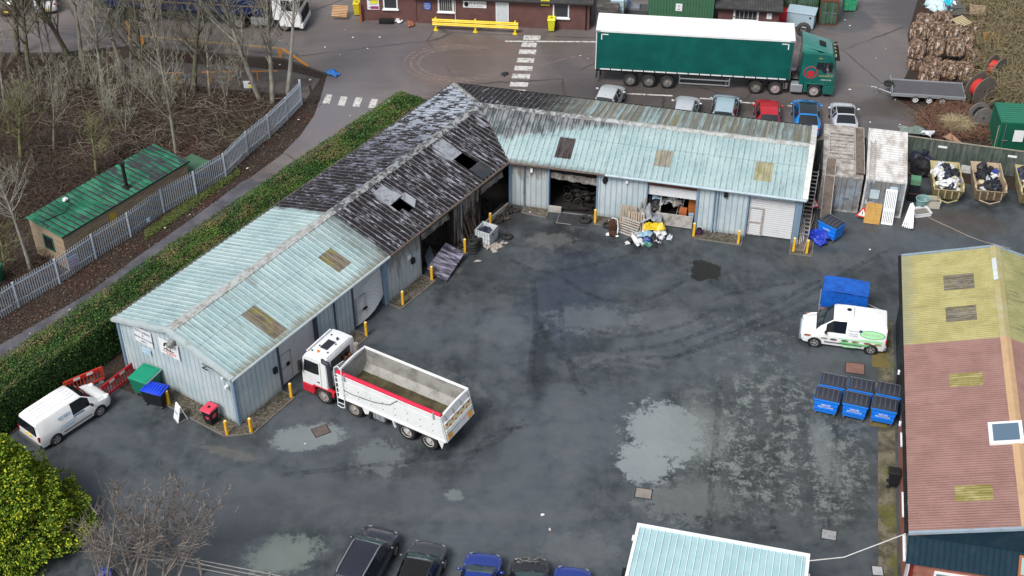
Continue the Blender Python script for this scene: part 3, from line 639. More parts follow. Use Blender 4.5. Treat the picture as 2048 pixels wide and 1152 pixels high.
# roller shutters
n = N('roller_shutter'); v = n.co(); wv = n.nd('TexWave', bands_direction='Z'); wv.inputs['Scale'].default_value = 4.2; n.ln(v, wv.inputs[0]); a = n.noise(v, 2, 5, .7)
cc = n.mix(n.mr(a, .5, .75, 0, .3), (.56, .58, .60), (.34, .33, .31)); ff_ = n.mth('FRACT', n.mth('DIVIDE', n.sep(v)[2], .15)); cc = n.mix(n.mr(ff_, .75, .9, 0, .5), cc, (.2, .2, .2)); n.base(cc); n.rough(.5); n.bump(wv.outputs[0], .9, .02); SHUT = n.m
n = N('scorched_shutter'); v = n.co(); a = n.noise(v, 2.5, 7, .75); n.base(n.mix(n.mr(a, .35, .65), (.07, .062, .056), (.30, .28, .26))); n.rough(.7); n.bump(a, .4, .03); SHUTB = n.m
def slats(mb, x0, x1, y, z0, z1, MT, pitch=.075, curl=None):
    k = int((z1-z0)/pitch)
    for i in range(k):
        z = z0+i*pitch; q = (lambda x: curl(x, z)) if curl else (lambda x: (0, 0))
        nx = 10 if curl else 1
        for j in range(nx):
            xa = x0+(x1-x0)*j/nx; xb = x0+(x1-x0)*(j+1)/nx; (ya, za), (yb, zb) = q(xa), q(xb)
            mb.add([MT @ Vector(p) for p in ((xa, y+.02+ya, z+za), (xb, y+.02+yb, z+zb), (xb, y-.012+yb, z+pitch*.5+zb), (xa, y-.012+ya, z+pitch*.5+za), (xb, y+.02+yb, z+pitch+zb), (xa, y+.02+ya, z+pitch+za))], [(0, 1, 2, 3), (3, 2, 4, 5)])
sh = MB(); slats(sh, 3.42, 6.3, .3, .05, 2.95, MA); s1 = sh.build('roller_shutter', SHUT, U, world=True)
ubox('wicket_frame', mat((.40, .42, .43), .5, dirt=.6, dc=(.1, .07, .05)), [(3.6, 3.64, .25, .28, .1, 2.0), (4.36, 4.40, .25, .28, .1, 2.0), (3.6, 4.4, .25, .28, 2.0, 2.04), (3.6, 4.4, .25, .28, 1.1, 1.14)], parent=s1)
ubox('lock_box', BLACK, [(4.0, 4.2, .2, .25, 1.15, 1.35)], parent=s1)
def curl(x, z):
    t = (x-9.4)/2.6; k = max(0, 1-z/2.6); return (-.25*math.sin(t*PI)*k-.1*k, .75*max(0, t-.1)*k)
sh = MB(); slats(sh, 9.4, 12.0, .3, .12, 2.9, MA, curl=curl); s2 = sh.build('roller_shutter', SHUT, U, world=True, label='buckled roller shutter lifted at its bottom corner')
ubox('wicket_frame', mat((.40, .42, .43), .5, dirt=.6, dc=(.1, .07, .05)), [(9.55, 9.59, .1, .14, .25, 2.0), (10.3, 10.34, .05, .09, .35, 2.05), (9.55, 10.34, .08, .12, 1.95, 1.99), (9.55, 10.34, .06, .1, 1.0, 1.04)], parent=s2)
ubox('lock_box', BLACK, [(10.05, 10.35, -.02, .06, 1.0, 1.12)], parent=s2)
sh = MB(); slats(sh, 14.7, 17.38, .36, .08, 2.85, MBm); s3 = sh.build('roller_shutter', SHUT, U, world=True)
ubox('wicket_frame', mat((.5, .47, .44), .5, dirt=1, dc=(.2, .08, .04), sc=6), [(14.74, 14.79, .29, .33, .12, 2.05), (15.5, 15.56, .29, .33, .12, 2.05), (15.6, 15.63, .29, .33, .12, 2.05), (14.74, 15.6, .29, .33, 2.05, 2.10), (14.74, 15.6, .29, .33, 1.02, 1.08), (14.74, 15.6, .29, .33, .1, .14)], MBm, parent=s3)
# half-raised shutter on the middle bay
sh = MB(); slats(sh, 8.62, 11.53, .36, 2.0, 2.75, MBm); sh.build('roller_shutter', SHUT, U, world=True, label='half raised roller shutter over cluttered doorway')
ubox('shutter_housing', mat((.14, .055, .04), .8, dirt=.9, dc=(.04, .025, .02), sc=4), [(8.6, 11.55, .22, .5, 2.76, 3.1)], MBm)
# lower hanging remnants on burnt doors
def sag(name, MT, x0, x1, y, z0, z1, dz, m=SHUTB):
    mb = MB(); k = 14
    for i in range(k):
        for j in range(4):
            f = lambda a, b: MT @ Vector((x0+(x1-x0)*a/k, y+.04*math.sin(a*1.7+b), z0+(z1-z0)*b/4+dz*(a/k)*(1-b/8)+.04*noise.noise(Vector((a*.6, b, x0)))))
            mb.add([f(i, j), f(i+1, j), f(i+1, j+1), f(i, j+1)], [(0, 1, 2, 3)])
    mb.build(name, m, U, world=True)
sag('burnt_shutter', MA, 15.47, 18.4, .26, 2.25, 2.75, .0); sag('burnt_shutter', MA, 21.35, 23.9, .24, 2.2, 2.7, .05); sag('burnt_shutter', MBm, 2.55, 5.45, .34, 2.25, 2.7, -.12)
ubox('door_header', SOOT, [(15.46, 18.42, .2, .5, 2.76, HW), (21.33, 24.0, .2, .5, 2.72, HW), (12.02, 12.03, .3, .4, 2.9, HW)])
ubox('door_header', TRIML, [(3.42, 6.3, .2, .5, 2.95, HW), (9.38, 12.02, .2, .5, 2.92, HW)])
ubox('door_header', SOOT, [(2.53, 5.47, .3, .6, 2.72, HW)], MBm)
ubox('door_header', SOOT, [(8.6, 11.55, .3, .6, 3.1, HW)], MBm)
# fallen boards and bottom rails in the openings
ubox('fallen_board', mat((.40, .38, .35), .7, dirt=.8, dc=(.1, .09, .08)), [(21.35, 23.9, -.18, -.1, .1, .45)], MA @ Matrix.Rotation(.0, 4, 'Z'))
ubox('fallen_board', mat((.38, .36, .33), .7, dirt=.8, dc=(.1, .09, .08)), [(2.55, 3.35, -.1, .1, .04, .42)], MBm)
mbp = MB(); slats(mbp, 9.2, 11.45, .1, .05, .95, MBm, pitch=.09); mbp.build('fallen_shutter', mat((.36, .35, .33), .7, dirt=.8, dc=(.12, .11, .10), sc=2), U, world=True, label='fallen bottom half of shutter in doorway')
# interior shell: sooty partitions, floor and back
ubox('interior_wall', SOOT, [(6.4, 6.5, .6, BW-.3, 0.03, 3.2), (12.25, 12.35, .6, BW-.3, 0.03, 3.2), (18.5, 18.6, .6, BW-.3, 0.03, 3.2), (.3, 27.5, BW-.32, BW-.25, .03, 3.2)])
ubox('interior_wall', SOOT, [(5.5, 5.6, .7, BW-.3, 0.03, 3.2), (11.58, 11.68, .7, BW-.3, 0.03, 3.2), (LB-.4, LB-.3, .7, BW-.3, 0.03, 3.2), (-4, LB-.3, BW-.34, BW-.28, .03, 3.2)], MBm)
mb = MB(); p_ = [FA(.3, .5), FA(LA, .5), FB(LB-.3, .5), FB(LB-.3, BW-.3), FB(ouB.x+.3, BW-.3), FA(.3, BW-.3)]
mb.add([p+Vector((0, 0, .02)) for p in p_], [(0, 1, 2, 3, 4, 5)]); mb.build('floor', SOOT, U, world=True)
# gutters
def gut(a, b, r, m, MT):
    mb = MB(); mb.tube([MT @ Vector(a), MT @ Vector(b)], r, 8); return mb.build('gutter', m, U, world=True, smooth=40)
gut((-.1, -.1, HE-.04), (12.4, -.1, HE-.04), .075, TRIML, MA); gut((12.4, -.1, HE-.04), (LA, -.1, HE-.05), .07, mat((.10, .075, .06), .7, dirt=.6, dc=(.2, .17, .14)), MA)
gut((.0, -.1, HE-.05), (6.0, -.1, HE-.05), .07, mat((.11, .085, .07), .7, dirt=.6, dc=(.22, .2, .18)), MBm); gut((6.0, -.1, HE-.04), (LB+.12, -.1, HE-.04), .08, mat((.42, .52, .58), .5, dirt=.4, dc=(.2, .2, .18)), MBm)
gut((-.12, BW+.12, HE-.03), (OUTER.x+.1, BW+.12, HE-.03), .07, mat((.06, .055, .05), .7, dirt=.6, dc=(.3, .28, .25), sc=5), MA)
gut((ouB.x, BW+.12, HE-.04), (LB+.1, BW+.12, HE-.04), .06, BLACK, MBm)
# downpipes
def dpipe(MT, x, y, m, w_=.05):
    mb = MB(); mb.tube([MT @ Vector(p) for p in ((x, y-.2, HE-.1), (x, y-.07, HE-.35), (x, y-.07, .25), (x, y-.2, .08))], w_, 8)
    for z in (1.0, 2.4): mb.cyl(MT @ Vector((x, y-.07, z)), MT @ Vector((x, y-.07, z+.06)), w_*1.35, 8)
    return mb.build('downpipe', m, U, world=True, smooth=40)
dpipe(MBm, .95, .2, mat((.16, .18, .2), .6, dirt=.5)); dpipe(MBm, 12.65, .2, TRIMB); dpipe(MBm, 12.85, .2, TRIMB, .045); dpipe(MA, 19.3, .12, mat((.22, .25, .3), .6, dirt=.5)); dpipe(MA, .35, .12, TRIMB, .04) if False else None
# small wall fittings
ubox('alarm_box', BLACK, [(2.85, 3.1, -.02, .1, 1.5, 1.85)]); ubox('alarm_box', BLACK, [(14.45, 14.7, -.05, .1, 1.45, 1.8)]); ubox('notice', WHITEP, [(14.15, 14.45, .07, .085, 1.85, 2.15)])
ubox('wall_light', BLACK, [(13.15, 13.4, .02, .17, 2.7, 3.0)], MBm); ubox('wall_light', WHITEP, [(1.35, 1.5, .05, .16, 2.65, 2.95), (7.25, 7.4, .05, .16, 2.75, 3.0)], MBm)
mb = MB(); mb.blob(FB(5.98, .12, 2.75), (.17, .1, .22), 3); mb.build('melted_lamp', SOOT, U, world=True)
mb = MB(); mb.cyl(FA(.1, BW/2-.18, HE+.55), FA(-.28, BW/2-.18, HE+.35), .15, 14, .19); mb.build('floodlight', mat((.3, .3, .29), .4, .4, .4), U, world=True, smooth=40)
mb = MB(); mb.tube([FA(.08, 1.9, 3.1), FA(-.14, 1.9, 3.2), FA(-.18, 1.5, 3.25)], .03, 6); mb.tube([FA(-.03, 2.0, 3.35), FA(-.03, 1.2, 3.3), FA(-.03, .2, 3.05)], .02, 6); mb.build('bracket', BLACK, U, world=True)
ubox('cctv_camera', WHITEP, [(-.12, .08, .55, .7, 3.0, 3.12), (-.12, .08, .4, .55, 2.45, 2.6)])
# signs on gable, readable marks
Sg = MA @ Matrix.Translation((.06, 0, 0)) @ Matrix.Rotation(-PI/2, 4, 'Z') @ Matrix.Rotation(PI/2, 4, 'X')    # local x = -y of A, local y = up, z = out
def wsign(y0, y1, z0, z1, lines, tc, fr=WHITEP, extra=None):
    mb = MB(); cx, cy = -(y0+y1)/2, (z0+z1)/2; wx, wy = abs(y1-y0)/2, (z1-z0)/2
    mb.box(cx-wx, cx+wx, cy-wy, cy+wy, .0, .03); mb.v = [Sg @ p for p in mb.v]; s = mb.build('sign_board', fr, U, world=True)
    for t, dx, dy, sz, c in lines:
        tb = MB(); tb.text(t, sz, Matrix.Translation((cx+dx, cy+dy, .034))); tb.v = [Sg @ p for p in tb.v]; tb.build('lettering', c, s, world=True) if False else None
        o = MB(); o.v = tb.v; o.f = tb.f; oo = o.build('lettering', c, s); oo.data.transform(oo.matrix_world @ (s.matrix_world.inverted())) if False else None
        for vv in oo.data.vertices: vv.co = MAi @ vv.co
    return s
INKB = mat((.05, .08, .2), .5, dirt=0); INKK = mat((.02, .02, .02), .5, dirt=0); INKR = mat((.5, .06, .04), .5, dirt=0); INKG = mat((.03, .22, .12), .5, dirt=0); INKL = mat((.12, .35, .6), .5, dirt=0)
wsign(6.98, 5.7, 2.5, 3.5, [('KITCHENS', 0, .3, .24, INKB), ('&', 0, .08, .18, INKB), ('BEDROOMS STUDIO', 0, -.13, .15, INKB), ('UNIT 7', 0, -.35, .16, INKB)], INKB)
sg2 = wsign(5.15, 3.75, 2.6, 3.55, [('SPECIALIST', 0, -.1, .16, INKK), ('TYRE CENTRE', 0, -.26, .15, INKR), ('& AUTO', 0, -.4, .12, INKR)], INKK)
ar_ = MB()
pts = [Vector((-4.45+.33*math.cos(t), 3.12+.30*math.sin(t), .04)) for t in [PI*.98-i*PI*.85/12 for i in range(13)]]
ar_.tube([Sg @ p for p in pts], [.03+.045*math.sin(PI*i/12) for i in range(13)], 6); ar_.tube([Sg @ p for p in [Vector((-4.45+.15*math.cos(t), 3.08+.12*math.sin(t), .04)) for t in [i*PI/5 for i in range(11)]]], .02, 5)
ar_.v = [MAi @ p for p in ar_.v]; ar_.build('emblem', INKK, sg2)
wsign(6.65, 6.0, 1.85, 2.22, [('24 HOUR', .08, .08, .13, INKL), ('CCTV', .08, -.08, .13, INKL)], INKL, fr=mat((.5, .62, .7), .5, dirt=.2))
# kerbed gravel strips in front of the cladding
n = N('gravel_and_weeds'); v = n.co(); a = n.noise(v, 7, 7, .8); b = n.noise(v, 1.2, 4); cc = n.mix(n.mr(a, .38, .62), (.035, .03, .024), (.17, .15, .12)); cc = n.mix(n.mr(b, .5, .65, 0, .5), cc, (.045, .05, .02)); n.base(cc); n.rough(.95); n.bump(a, .9, .05); GRAV = n.m
KERB = mat((.16, .15, .14), .85, dirt=.6, dc=(.08, .07, .05), sc=3)
def island(pts, MT):
    P = [MT @ Vector((x, y, 0)) for x, y in pts]
    mb = MB(); mb.add([p+Vector((0, 0, .035)) for p in P], [tuple(range(len(P)))]); o = mb.build('gravel_strip', GRAV, kind='structure')
    if o.data.polygons[0].normal.z < 0: o.data.flip_normals()
    kb = MB()
    for a, b in zip(P[:-1], P[1:]):
        d = (b-a).normalized(); q = Vector((-d.y, d.x, 0))*.035; kb.add([a-q, b-q+d*.03, b+q+d*.03, a+q]+[p+Vector((0, 0, .07)) for p in (a-q, b-q+d*.03, b+q+d*.03, a+q)], [(4, 5, 6, 7), (0, 1, 5, 4), (1, 2, 6, 5), (2, 3, 7, 6), (3, 0, 4, 7)])
    kb.build('kerb', KERB, kind='structure')
island([(.1, 6.3), (-.95, 6.3), (-.95, .15), (.02, -.88), (3.25, -.82), (3.25, .1)], MA)
island([(6.45, .1), (6.45, -.85), (9.3, -.85), (9.3, .1)], MA); island([(12.2, .1), (12.2, -.85), (15.4, -.85), (15.4, .1)], MA); island([(18.5, .1), (18.5, -.8), (21.2, -.8), (21.2, .1)], MA)
island([(1.0, .2), (1.0, -.55), (2.55, -.75), (2.55, .2)], MBm); island([(5.55, .2), (5.55, -.75), (8.5, -.75), (8.5, .2)], MBm); island([(11.65, .2), (11.65, -.8), (14.55, -.85), (14.55, .2)], MBm); island([(17.45, .2), (17.45, -1.0), (18.75, -1.0), (18.75, 3.5)], MBm)
# yellow timber-look bollards
bol = None
bspots = [(MA @ Vector(p), l) for p, l in [((-.84, 4.23, 0), 'yellow bollard between the blue-lidded bin and the sandwich board'), ((-.77, .14, 0), 'yellow bollard left of the near gable corner'), ((.05, -.74, 0), 'yellow bollard right of the near gable corner'), ((3.18, -.66, 0), 'yellow bollard in front of the tipper cab beside the shutter'), ((9.3, -.71, 0), 'yellow bollard behind the tipper beside the buckled shutter'), ((12.6, -.68, 0), 'yellow bollard on gravel between buckled shutter and black alarm box'), ((15.39, -.63, 0), 'yellow bollard by the fallen purple roof sheet'), ((18.66, -.63, 0), 'yellow bollard against the stacked tyres'), ((21.71, -.33, 0), 'yellow bollard half hidden behind the white crate of scrap')]]
bspots += [(MBm @ Vector(p), l) for p, l in [((5.59, -.56, 0), 'yellow bollard right of the burnt out bay with the motorbike'), ((11.65, -.57, 0), 'yellow bollard beside the purple bucket'), ((14.36, -.71, 0), 'yellow bollard left of the closed white shutter'), ((17.63, -.71, 0), 'yellow bollard left of the steel ramp end'), ((18.42, -.73, 0), 'yellow bollard right of the steel ramp end')]]
bspots += [(MA @ Vector((-.72, 6.45, 0)), 'yellow bollard behind the green lidded bin')]
for p, l in bspots:
    if bol is None:
        bol = thing('bollard', l, 'bollard', p+Vector((0, 0, .02)), THA, 'yellow bollards along the unit')
        mb = MB(); mb.box(-.07, .07, -.07, .07, 0, .95); mb.build('post', YELLOW, bol, bevel=.015)
        mb = MB(); mb.frus((-.07, .07, -.07, .07, .951), (-.03, .03, -.03, .03, .99)); mb.build('post_cap', mat((.8, .6, .25), .5, dirt=.3), bol)
    else: dup(bol, p+Vector((0, 0, .02)), THA if 'gable' in l else THB, l)
# ---------------------------------------------------------------- vehicles
RIM = mat((.50, .51, .53), .35, .5, .35, (.15, .13, .11), 4); RIMD = mat((.30, .29, .27), .5, .3, .5, (.12, .09, .07), 5)
LAMPW = mat((.75, .77, .8), .12, dirt=0, coat=.8); LAMPC = mat((.25, .27, .3), .1, dirt=0, coat=.9); LAMPR = mat((.32, .012, .012), .2, dirt=0, coat=.8); LAMPO = mat((.75, .22, .02), .3, dirt=.1)
GREYP = mat((.09, .095, .10), .6, dirt=.4, dc=(.16, .15, .14)); PLATE_Y = mat((.8, .55, .03), .4, dirt=.2)
WIN = glass((.010, .014, .018), .05); WSC = glass((.05, .09, .095), .06); WSCD = glass((.014, .02, .024), .05)
def wheel(T, x, y, r=.32, wd=.2, out=1, kind='car', name='wheel', rim=None):
    """wheel whose outer face sits at y, axis along y; out=+1 faces +y"""
    mb = MB(); n = 24; pr = [(r*.62, 0), (r*.66, .0), (r*.9, .012), (r*.985, -.02), (r, -.05), (r, -wd+.04), (r*.96, -wd), (r*.6, -wd)]
    for rr, yy in pr:
        for i in range(n): t = 2*PI*i/n; mb.v.append(Vector((x+rr*math.cos(t), y+out*yy, r+rr*math.sin(t))))
    for j in range(len(pr)-1):
        for i in range(n): mb.f.append((j*n+i, j*n+(i+1) % n, (j+1)*n+(i+1) % n, (j+1)*n+i))
    mb.f.append(tuple(range((len(pr)-1)*n, len(pr)*n)))
    w_ = mb.build(name, RUBBER, T, smooth=45)
    m = MB(); dp = .03 if kind == 'car' else .07
    if kind == 'twin': dp = .13
    m.cyl((x, y-out*dp, r), (x, y-out*(dp+.03), r), r*.62, 20)
    m.ring((x, y-out*.015, r), r*.62, .018, 20, 5, axis='Y')
    if kind == 'car':
        for k in range(5):
            a = 2*PI*k/5; c_, s_2 = math.cos(a), math.sin(a)
            for sp in (-.28, .28):
                m.tube([(x+.05*c_, y-out*.008, r+.05*s_2), (x+r*.6*math.cos(a+sp*.6), y-out*.014, r+r*.6*math.sin(a+sp*.6))], .018, 4)
        m.cyl((x, y-out*.03, r), (x, y, r), .05, 10)
    else:
        m.cyl((x, y-out*dp, r), (x, y+out*(.02 if kind == 'truck' else -.04), r), r*.24, 14, r*.18)
        for k in range(10):
            a = 2*PI*k/10; m.cyl((x+r*.38*math.cos(a), y-out*dp, r+r*.38*math.sin(a)), (x+r*.38*math.cos(a), y-out*(dp-.04), r+r*.38*math.sin(a)), .022, 6)
    m.build('rim', rim or (RIM if kind == 'car' else RIMD), w_, smooth=40)
    if kind == 'car':
        mh = MB(); mh.cyl((x, y-out*(dp-.003), r), (x, y-out*(dp-.002), r), r*.5, 16); mh.build('brake_disc', BLACK, w_)
    return w_
def loft(T, st, paint, ws=(), rw=(), sw=(), top=(), topmat=None, wsm=WSC, hood=()):
    """st: (x, zb, w, hb, ht, wt); makes body, windscreen, rear_window, side_window parts"""
    def sec(s):
        x, zb, w_, hb, ht, wt = s; m_ = zb+.42*(hb-zb)
        h = [(0, zb), (.8*w_, zb), (.95*w_, zb+.05), (w_, m_), (w_*.985, hb-.08), (w_*.95, hb), (wt, ht-.055), (wt*.93, ht-.008), (wt*.45, ht+.012), (0, ht+.018)]
        return [Vector((x, a, b)) for a, b in h]+[Vector((x, -a, b)) for a, b in h[-2:0:-1]]
    S = [sec(s) for s in st]; m = len(S[0])      # 18 points
    parts = {}
    def put(key, fs, mt):
        mb, _ = parts.setdefault(key, (MB(), mt)); mb.add(fs, [tuple(range(len(fs)))])
    for i in range(len(S)-1):
        for j in range(m):
            k = (j+1) % m; q = [S[i][j], S[i+1][j], S[i+1][k], S[i][k]]
            if (q[0]-q[1]).length < 1e-5 and (q[2]-q[3]).length < 1e-5: continue
            jj = j if j < 9 else 17-j
            key = ('body', 0)
            if i in ws and jj in (7, 8): key = ('windscreen', 0)
            elif i in rw and jj in (7, 8): key = ('rear_window', 0)
            elif i in sw and jj == 5: key = ('side_window', j)
            elif i in top and jj in (7, 8): key = ('roof_panel', 0)
            put(key, q, {'body': paint, 'windscreen': wsm, 'rear_window': WIN, 'side_window': WIN, 'roof_panel': topmat}[key[0]])
    parts[('body', 0)][0].add(S[0], [tuple(range(m))[::-1]]); parts[('body', 0)][0].add(S[-1], [tuple(range(m))])
    objs = {}
    for key, (mb, mt) in parts.items():
        # weld
        seen = {}; nv = []; mp = {}
        for i, p in enumerate(mb.v):
            kk = (round(p.x, 4), round(p.y, 4), round(p.z, 4))
            if kk not in seen: seen[kk] = len(nv); nv.append(p)
            mp[i] = seen[kk]
        fs = []
        for f in mb.f:
            g_ = []
            for i in f:
                if not g_ or mp[i] != g_[-1]: g_.append(mp[i])
            if len(g_) > 2 and g_[0] == g_[-1]: g_.pop()
            if len(g_) > 2: fs.append(tuple(g_))
        mb.v, mb.f = nv, fs
        bm = bmesh.new(); vv = [bm.verts.new(p) for p in nv]
        for f in fs:
            try: bm.faces.new([vv[i] for i in f])
            except ValueError: pass
        if key[0] == 'body': bmesh.ops.recalc_face_normals(bm, faces=bm.faces)
        me = bpy.data.meshes.new(key[0]); bm.to_mesh(me); bm.free(); me.materials.append(mt)
        me.polygons.foreach_set('use_smooth', [True]*len(me.polygons)); me.set_sharp_from_angle(angle=math.radians(38))
        o = bpy.data.objects.new(key[0], me); col.objects.link(o); o.parent = T; objs[key[0]] = o
    return objs
def bx(T, name, m, *b, bevel=.01, parent=None):
    mb = MB()
    for q in b: mb.box(*q)
    return mb.build(name, m, parent or T, bevel=bevel)
def arch(T, x, y, r, out):
    mb = MB(); mb.cyl((x, y-out*.25, r), (x, y, r), r*1.17, 22); return mb.build('wheel_arch', BLACK, T)
def mirror(T, x, y, z, m, out, s=1):
    mb = MB(); mb.blob((x, y+out*.12*s, z), (.07*s, .11*s, .075*s), 1, .05, sub=2); mb.build('mirror', m, T, smooth=60)
def car(label, cat, loc, rz, paint, L=4.1, W_=1.76, H=1.46, group=None, style='hatch', name='parked_car', softtop=None, sunroof=False, wsm=WSC, rails=False, plate=None, opened=False, r=.32):
    T = thing(name, label, cat, (loc[0], loc[1], .012), rz, group); a = L/2; w_ = W_/2
    hd = .88 if style != 'suv' else 1.0; wt = w_*.70; bt = hd+.05
    cow = a-.98 if style != 'suv' else a-1.0; rf = cow-.72; rr = {'hatch': -a+.72, 'suv': -a+.75, 'cab': -a+1.35, 'coupe': -a+1.2}[style]; re_ = {'hatch': -a+.16, 'suv': -a+.14, 'cab': -a+.75, 'coupe': -a+.55}[style]
    st = [(a, .38, w_*.62, .56, .60, w_*.52), (a-.05, .26, w_*.78, .62, .68, w_*.66), (a-.18, .2, w_*.92, .68, .76, w_*.74), (a-.42, .2, w_*.99, hd-.15, hd-.08, w_*.78), (a-.75, .2, w_, hd-.08, hd-.02, w_*.8), (cow, .2, w_, hd-.02, hd+.03, w_*.84),
          (cow-.24, .2, w_, hd, hd+.03+(H-hd-.03)*.36, w_*.8), (cow-.48, .2, w_, bt-.02, hd+.03+(H-hd-.03)*.72, w_*.755), (rf, .2, w_, bt, H-.03, wt), (rf-.06, .2, w_, bt, H-.015, wt),
          (rf-.55, .2, w_, bt, H, wt), (rf-.63, .2, w_, bt, H, wt), (rr+.12, .2, w_*.99, bt+.02, H-.02, wt*.97), (rr, .2, w_*.985, bt+.03, H-.05, wt*.95),
          (re_+(rr-re_)*.5, .2, w_*.97, bt+.03, bt+.03+(H-.05-bt-.03)*.55, w_*.74), (re_+.02, .22, w_*.93, bt+.02, bt+.06, w_*.78), (-a+.04, .3, w_*.84, .82, .86, w_*.74), (-a, .4, w_*.78, .72, .76, w_*.6)]
    sw = (8, 9, 10, 11, 12) if False else (9, 11)
    O = loft(T, st, paint, ws=(5, 6, 7), rw=(13, 14), sw=(7, 8, 9, 11), top=(9, 10, 11) if (sunroof or softtop) else (), topmat=softtop or GLASS, wsm=wsm)
    for x in (a-.82, -a+.78):
        for o in (1, -1):
            arch(T, x, o*(w_+.004), r, o); wheel(T, x, o*(w_+.012), r, .2, o)
    for o in (1, -1):
        mirror(T, cow-.35, o*w_*.97, bt+.05, paint if not opened else BLACK, o)
        mb = MB(); mb.blob((a-.13, o*w_*.66, .655), (.12, .13, .04), 2, .02); mb.build('headlight', LAMPC, T, smooth=60)
        mb = MB(); mb.blob((-a+.08, o*w_*.74, .82), (.06, .12, .11), 2, .02); mb.build('tail_light', LAMPR, T, smooth=60)
    bx(T, 'bumper', BLACK, (a-.1, a-.02, -w_*.5, w_*.5, .3, .42)); bx(T, 'number_plate', PLATE_Y, (-a-.012, -a+.0, -.25, .25, .48, .59), bevel=0)
    mb = MB(); mb.tube([(rr+.25, 0, H), (rr+.1, 0, H+.14)], [.012, .006], 5); mb.build('aerial', BLACK, T)
    if rails:
        for o in (1, -1):
            mb = MB(); mb.tube([(rf-.05, o*wt*.98, H-.02), (rf-.25, o*wt*.98, H+.05), (rr+.3, o*wt*.96, H+.05), (rr+.08, o*wt*.95, H-.02)], .022, 6); mb.build('roof_rail', GALV, T, smooth=50)
    for o in (.25, -.3):
        mb = MB(); mb.tube([(cow+.02, o+.1, hd+.05), (cow-.12, o-.35, hd+.17)], .012, 4); mb.build('wiper', BLACK, T)
    return T
# --- cars behind the right wing, facing the lorry
NB = (FB(0, 1)-FB(0, 0)); HN = math.atan2(NB.y, NB.x); G6 = 'cars parked behind the right wing'
def front_at(px, L, h, z=.6): p = G(px[0], px[1], z); return (p.x-math.cos(h)*L/2, p.y-math.sin(h)*L/2)
SILV = mat((.55, .58, .61), .3, .2, .12, coat=.8); LBLUE = mat((.34, .46, .52), .3, .1, .12, coat=.8); RED = mat((.42, .012, .022), .25, dirt=.1, coat=.9); BLUE = mat((.01, .24, .68), .22, .1, .08, coat=.9)
SOFT = mat((.012, .013, .014), .85, dirt=.3)
car('silver small hatchback at the left end of the row behind the roof', 'car', front_at((1227, 172), 3.9, HN), HN-.05, SILV, 3.9, 1.72, 1.46, G6)
car('silver hatchback between two lighter cars in the row behind the roof, second from left', 'car', front_at((1378, 195), 3.9, HN), HN, mat((.52, .55, .60), .3, .2, .12, coat=.8), 3.9, 1.72, 1.45, G6)
car('pale blue estate car with roof rails behind the right wing roof', 'car', front_at((1456, 193), 4.4, HN), HN+.03, LBLUE, 4.4, 1.82, 1.50, G6, 'suv', rails=True)
car('bright red hatchback parked behind the right wing roof', 'car', front_at((1541, 202), 4.0, HN), HN+.12, RED, 4.0, 1.74, 1.45, G6)
car('bright blue car with dark glass sunroof behind the right wing', 'car', front_at((1617, 203), 4.2, HN), HN+.10, BLUE, 4.2, 1.8, 1.55, G6, 'suv', sunroof=True)
car('silver convertible with a black fabric roof near the containers', 'car', front_at((1691, 208), 4.1, HN), HN+.12, mat((.56, .58, .62), .28, .2, .1, coat=.8), 4.1, 1.76, 1.36, G6, 'cab', softtop=SOFT)
# --- cars along the bottom edge
HB = math.radians(72); G7 = 'cars parked nose up along the bottom edge'
DN = mat((.018, .022, .035), .2, .2, .1, coat=1); DG = mat((.045, .052, .06), .3, .3, .15, coat=.9); DB = mat((.008, .035, .26), .2, .2, .08, coat=1); BK = mat((.012, .012, .014), .25, .2, .15, coat=1)
def car2(px, L, h, *a_, **k): p = front_at(px, L, h, .6); return p
car('dark navy estate car with silver roof rails, bottom left of the row', 'car', front_at((768, 1058), 4.6, math.radians(71)), math.radians(71), DN, 4.6, 1.84, 1.55, G7, 'suv', rails=True)
car('dark grey convertible with black fabric roof at the bottom edge', 'car', front_at((862, 1086), 4.3, math.radians(76)), math.radians(76), DG, 4.3, 1.78, 1.40, G7, 'cab', softtop=SOFT)
car('royal blue coupe with pale windscreen beside the stripped black car', 'car', front_at((970, 1108), 4.0, math.radians(82)), math.radians(82), DB, 4.0, 1.74, 1.34, G7, 'coupe')
sc_ = car('black car with its front panel missing and engine bay showing', 'car', front_at((1064, 1118), 4.1, math.radians(86)), math.radians(88), BK, 4.1, 1.76, 1.42, G7, 'coupe', opened=True)
mb = MB()
for k in range(26): mb.blob((R.uniform(1.55, 2.0), R.uniform(-.55, .55), R.uniform(.66, .80)), (R.uniform(.03, .1), R.uniform(.03, .12), R.uniform(.02, .05)), k, .3, sub=1)
for k in range(8): mb.tube([(R.uniform(1.5, 2), R.uniform(-.6, .6), .8), (R.uniform(1.5, 2.05), R.uniform(-.6, .6), .84), (R.uniform(1.5, 2), R.uniform(-.6, .6), .78)], .02, 5)
mb.build('engine', mat((.10, .10, .10), .5, .3, .8, (.3, .3, .28), 9), sc_)
car('royal blue car at the bottom edge beside the light blue roof', 'car', front_at((1148, 1136), 4.0, math.radians(80)), math.radians(80), DB, 4.0, 1.74, 1.40, G7)

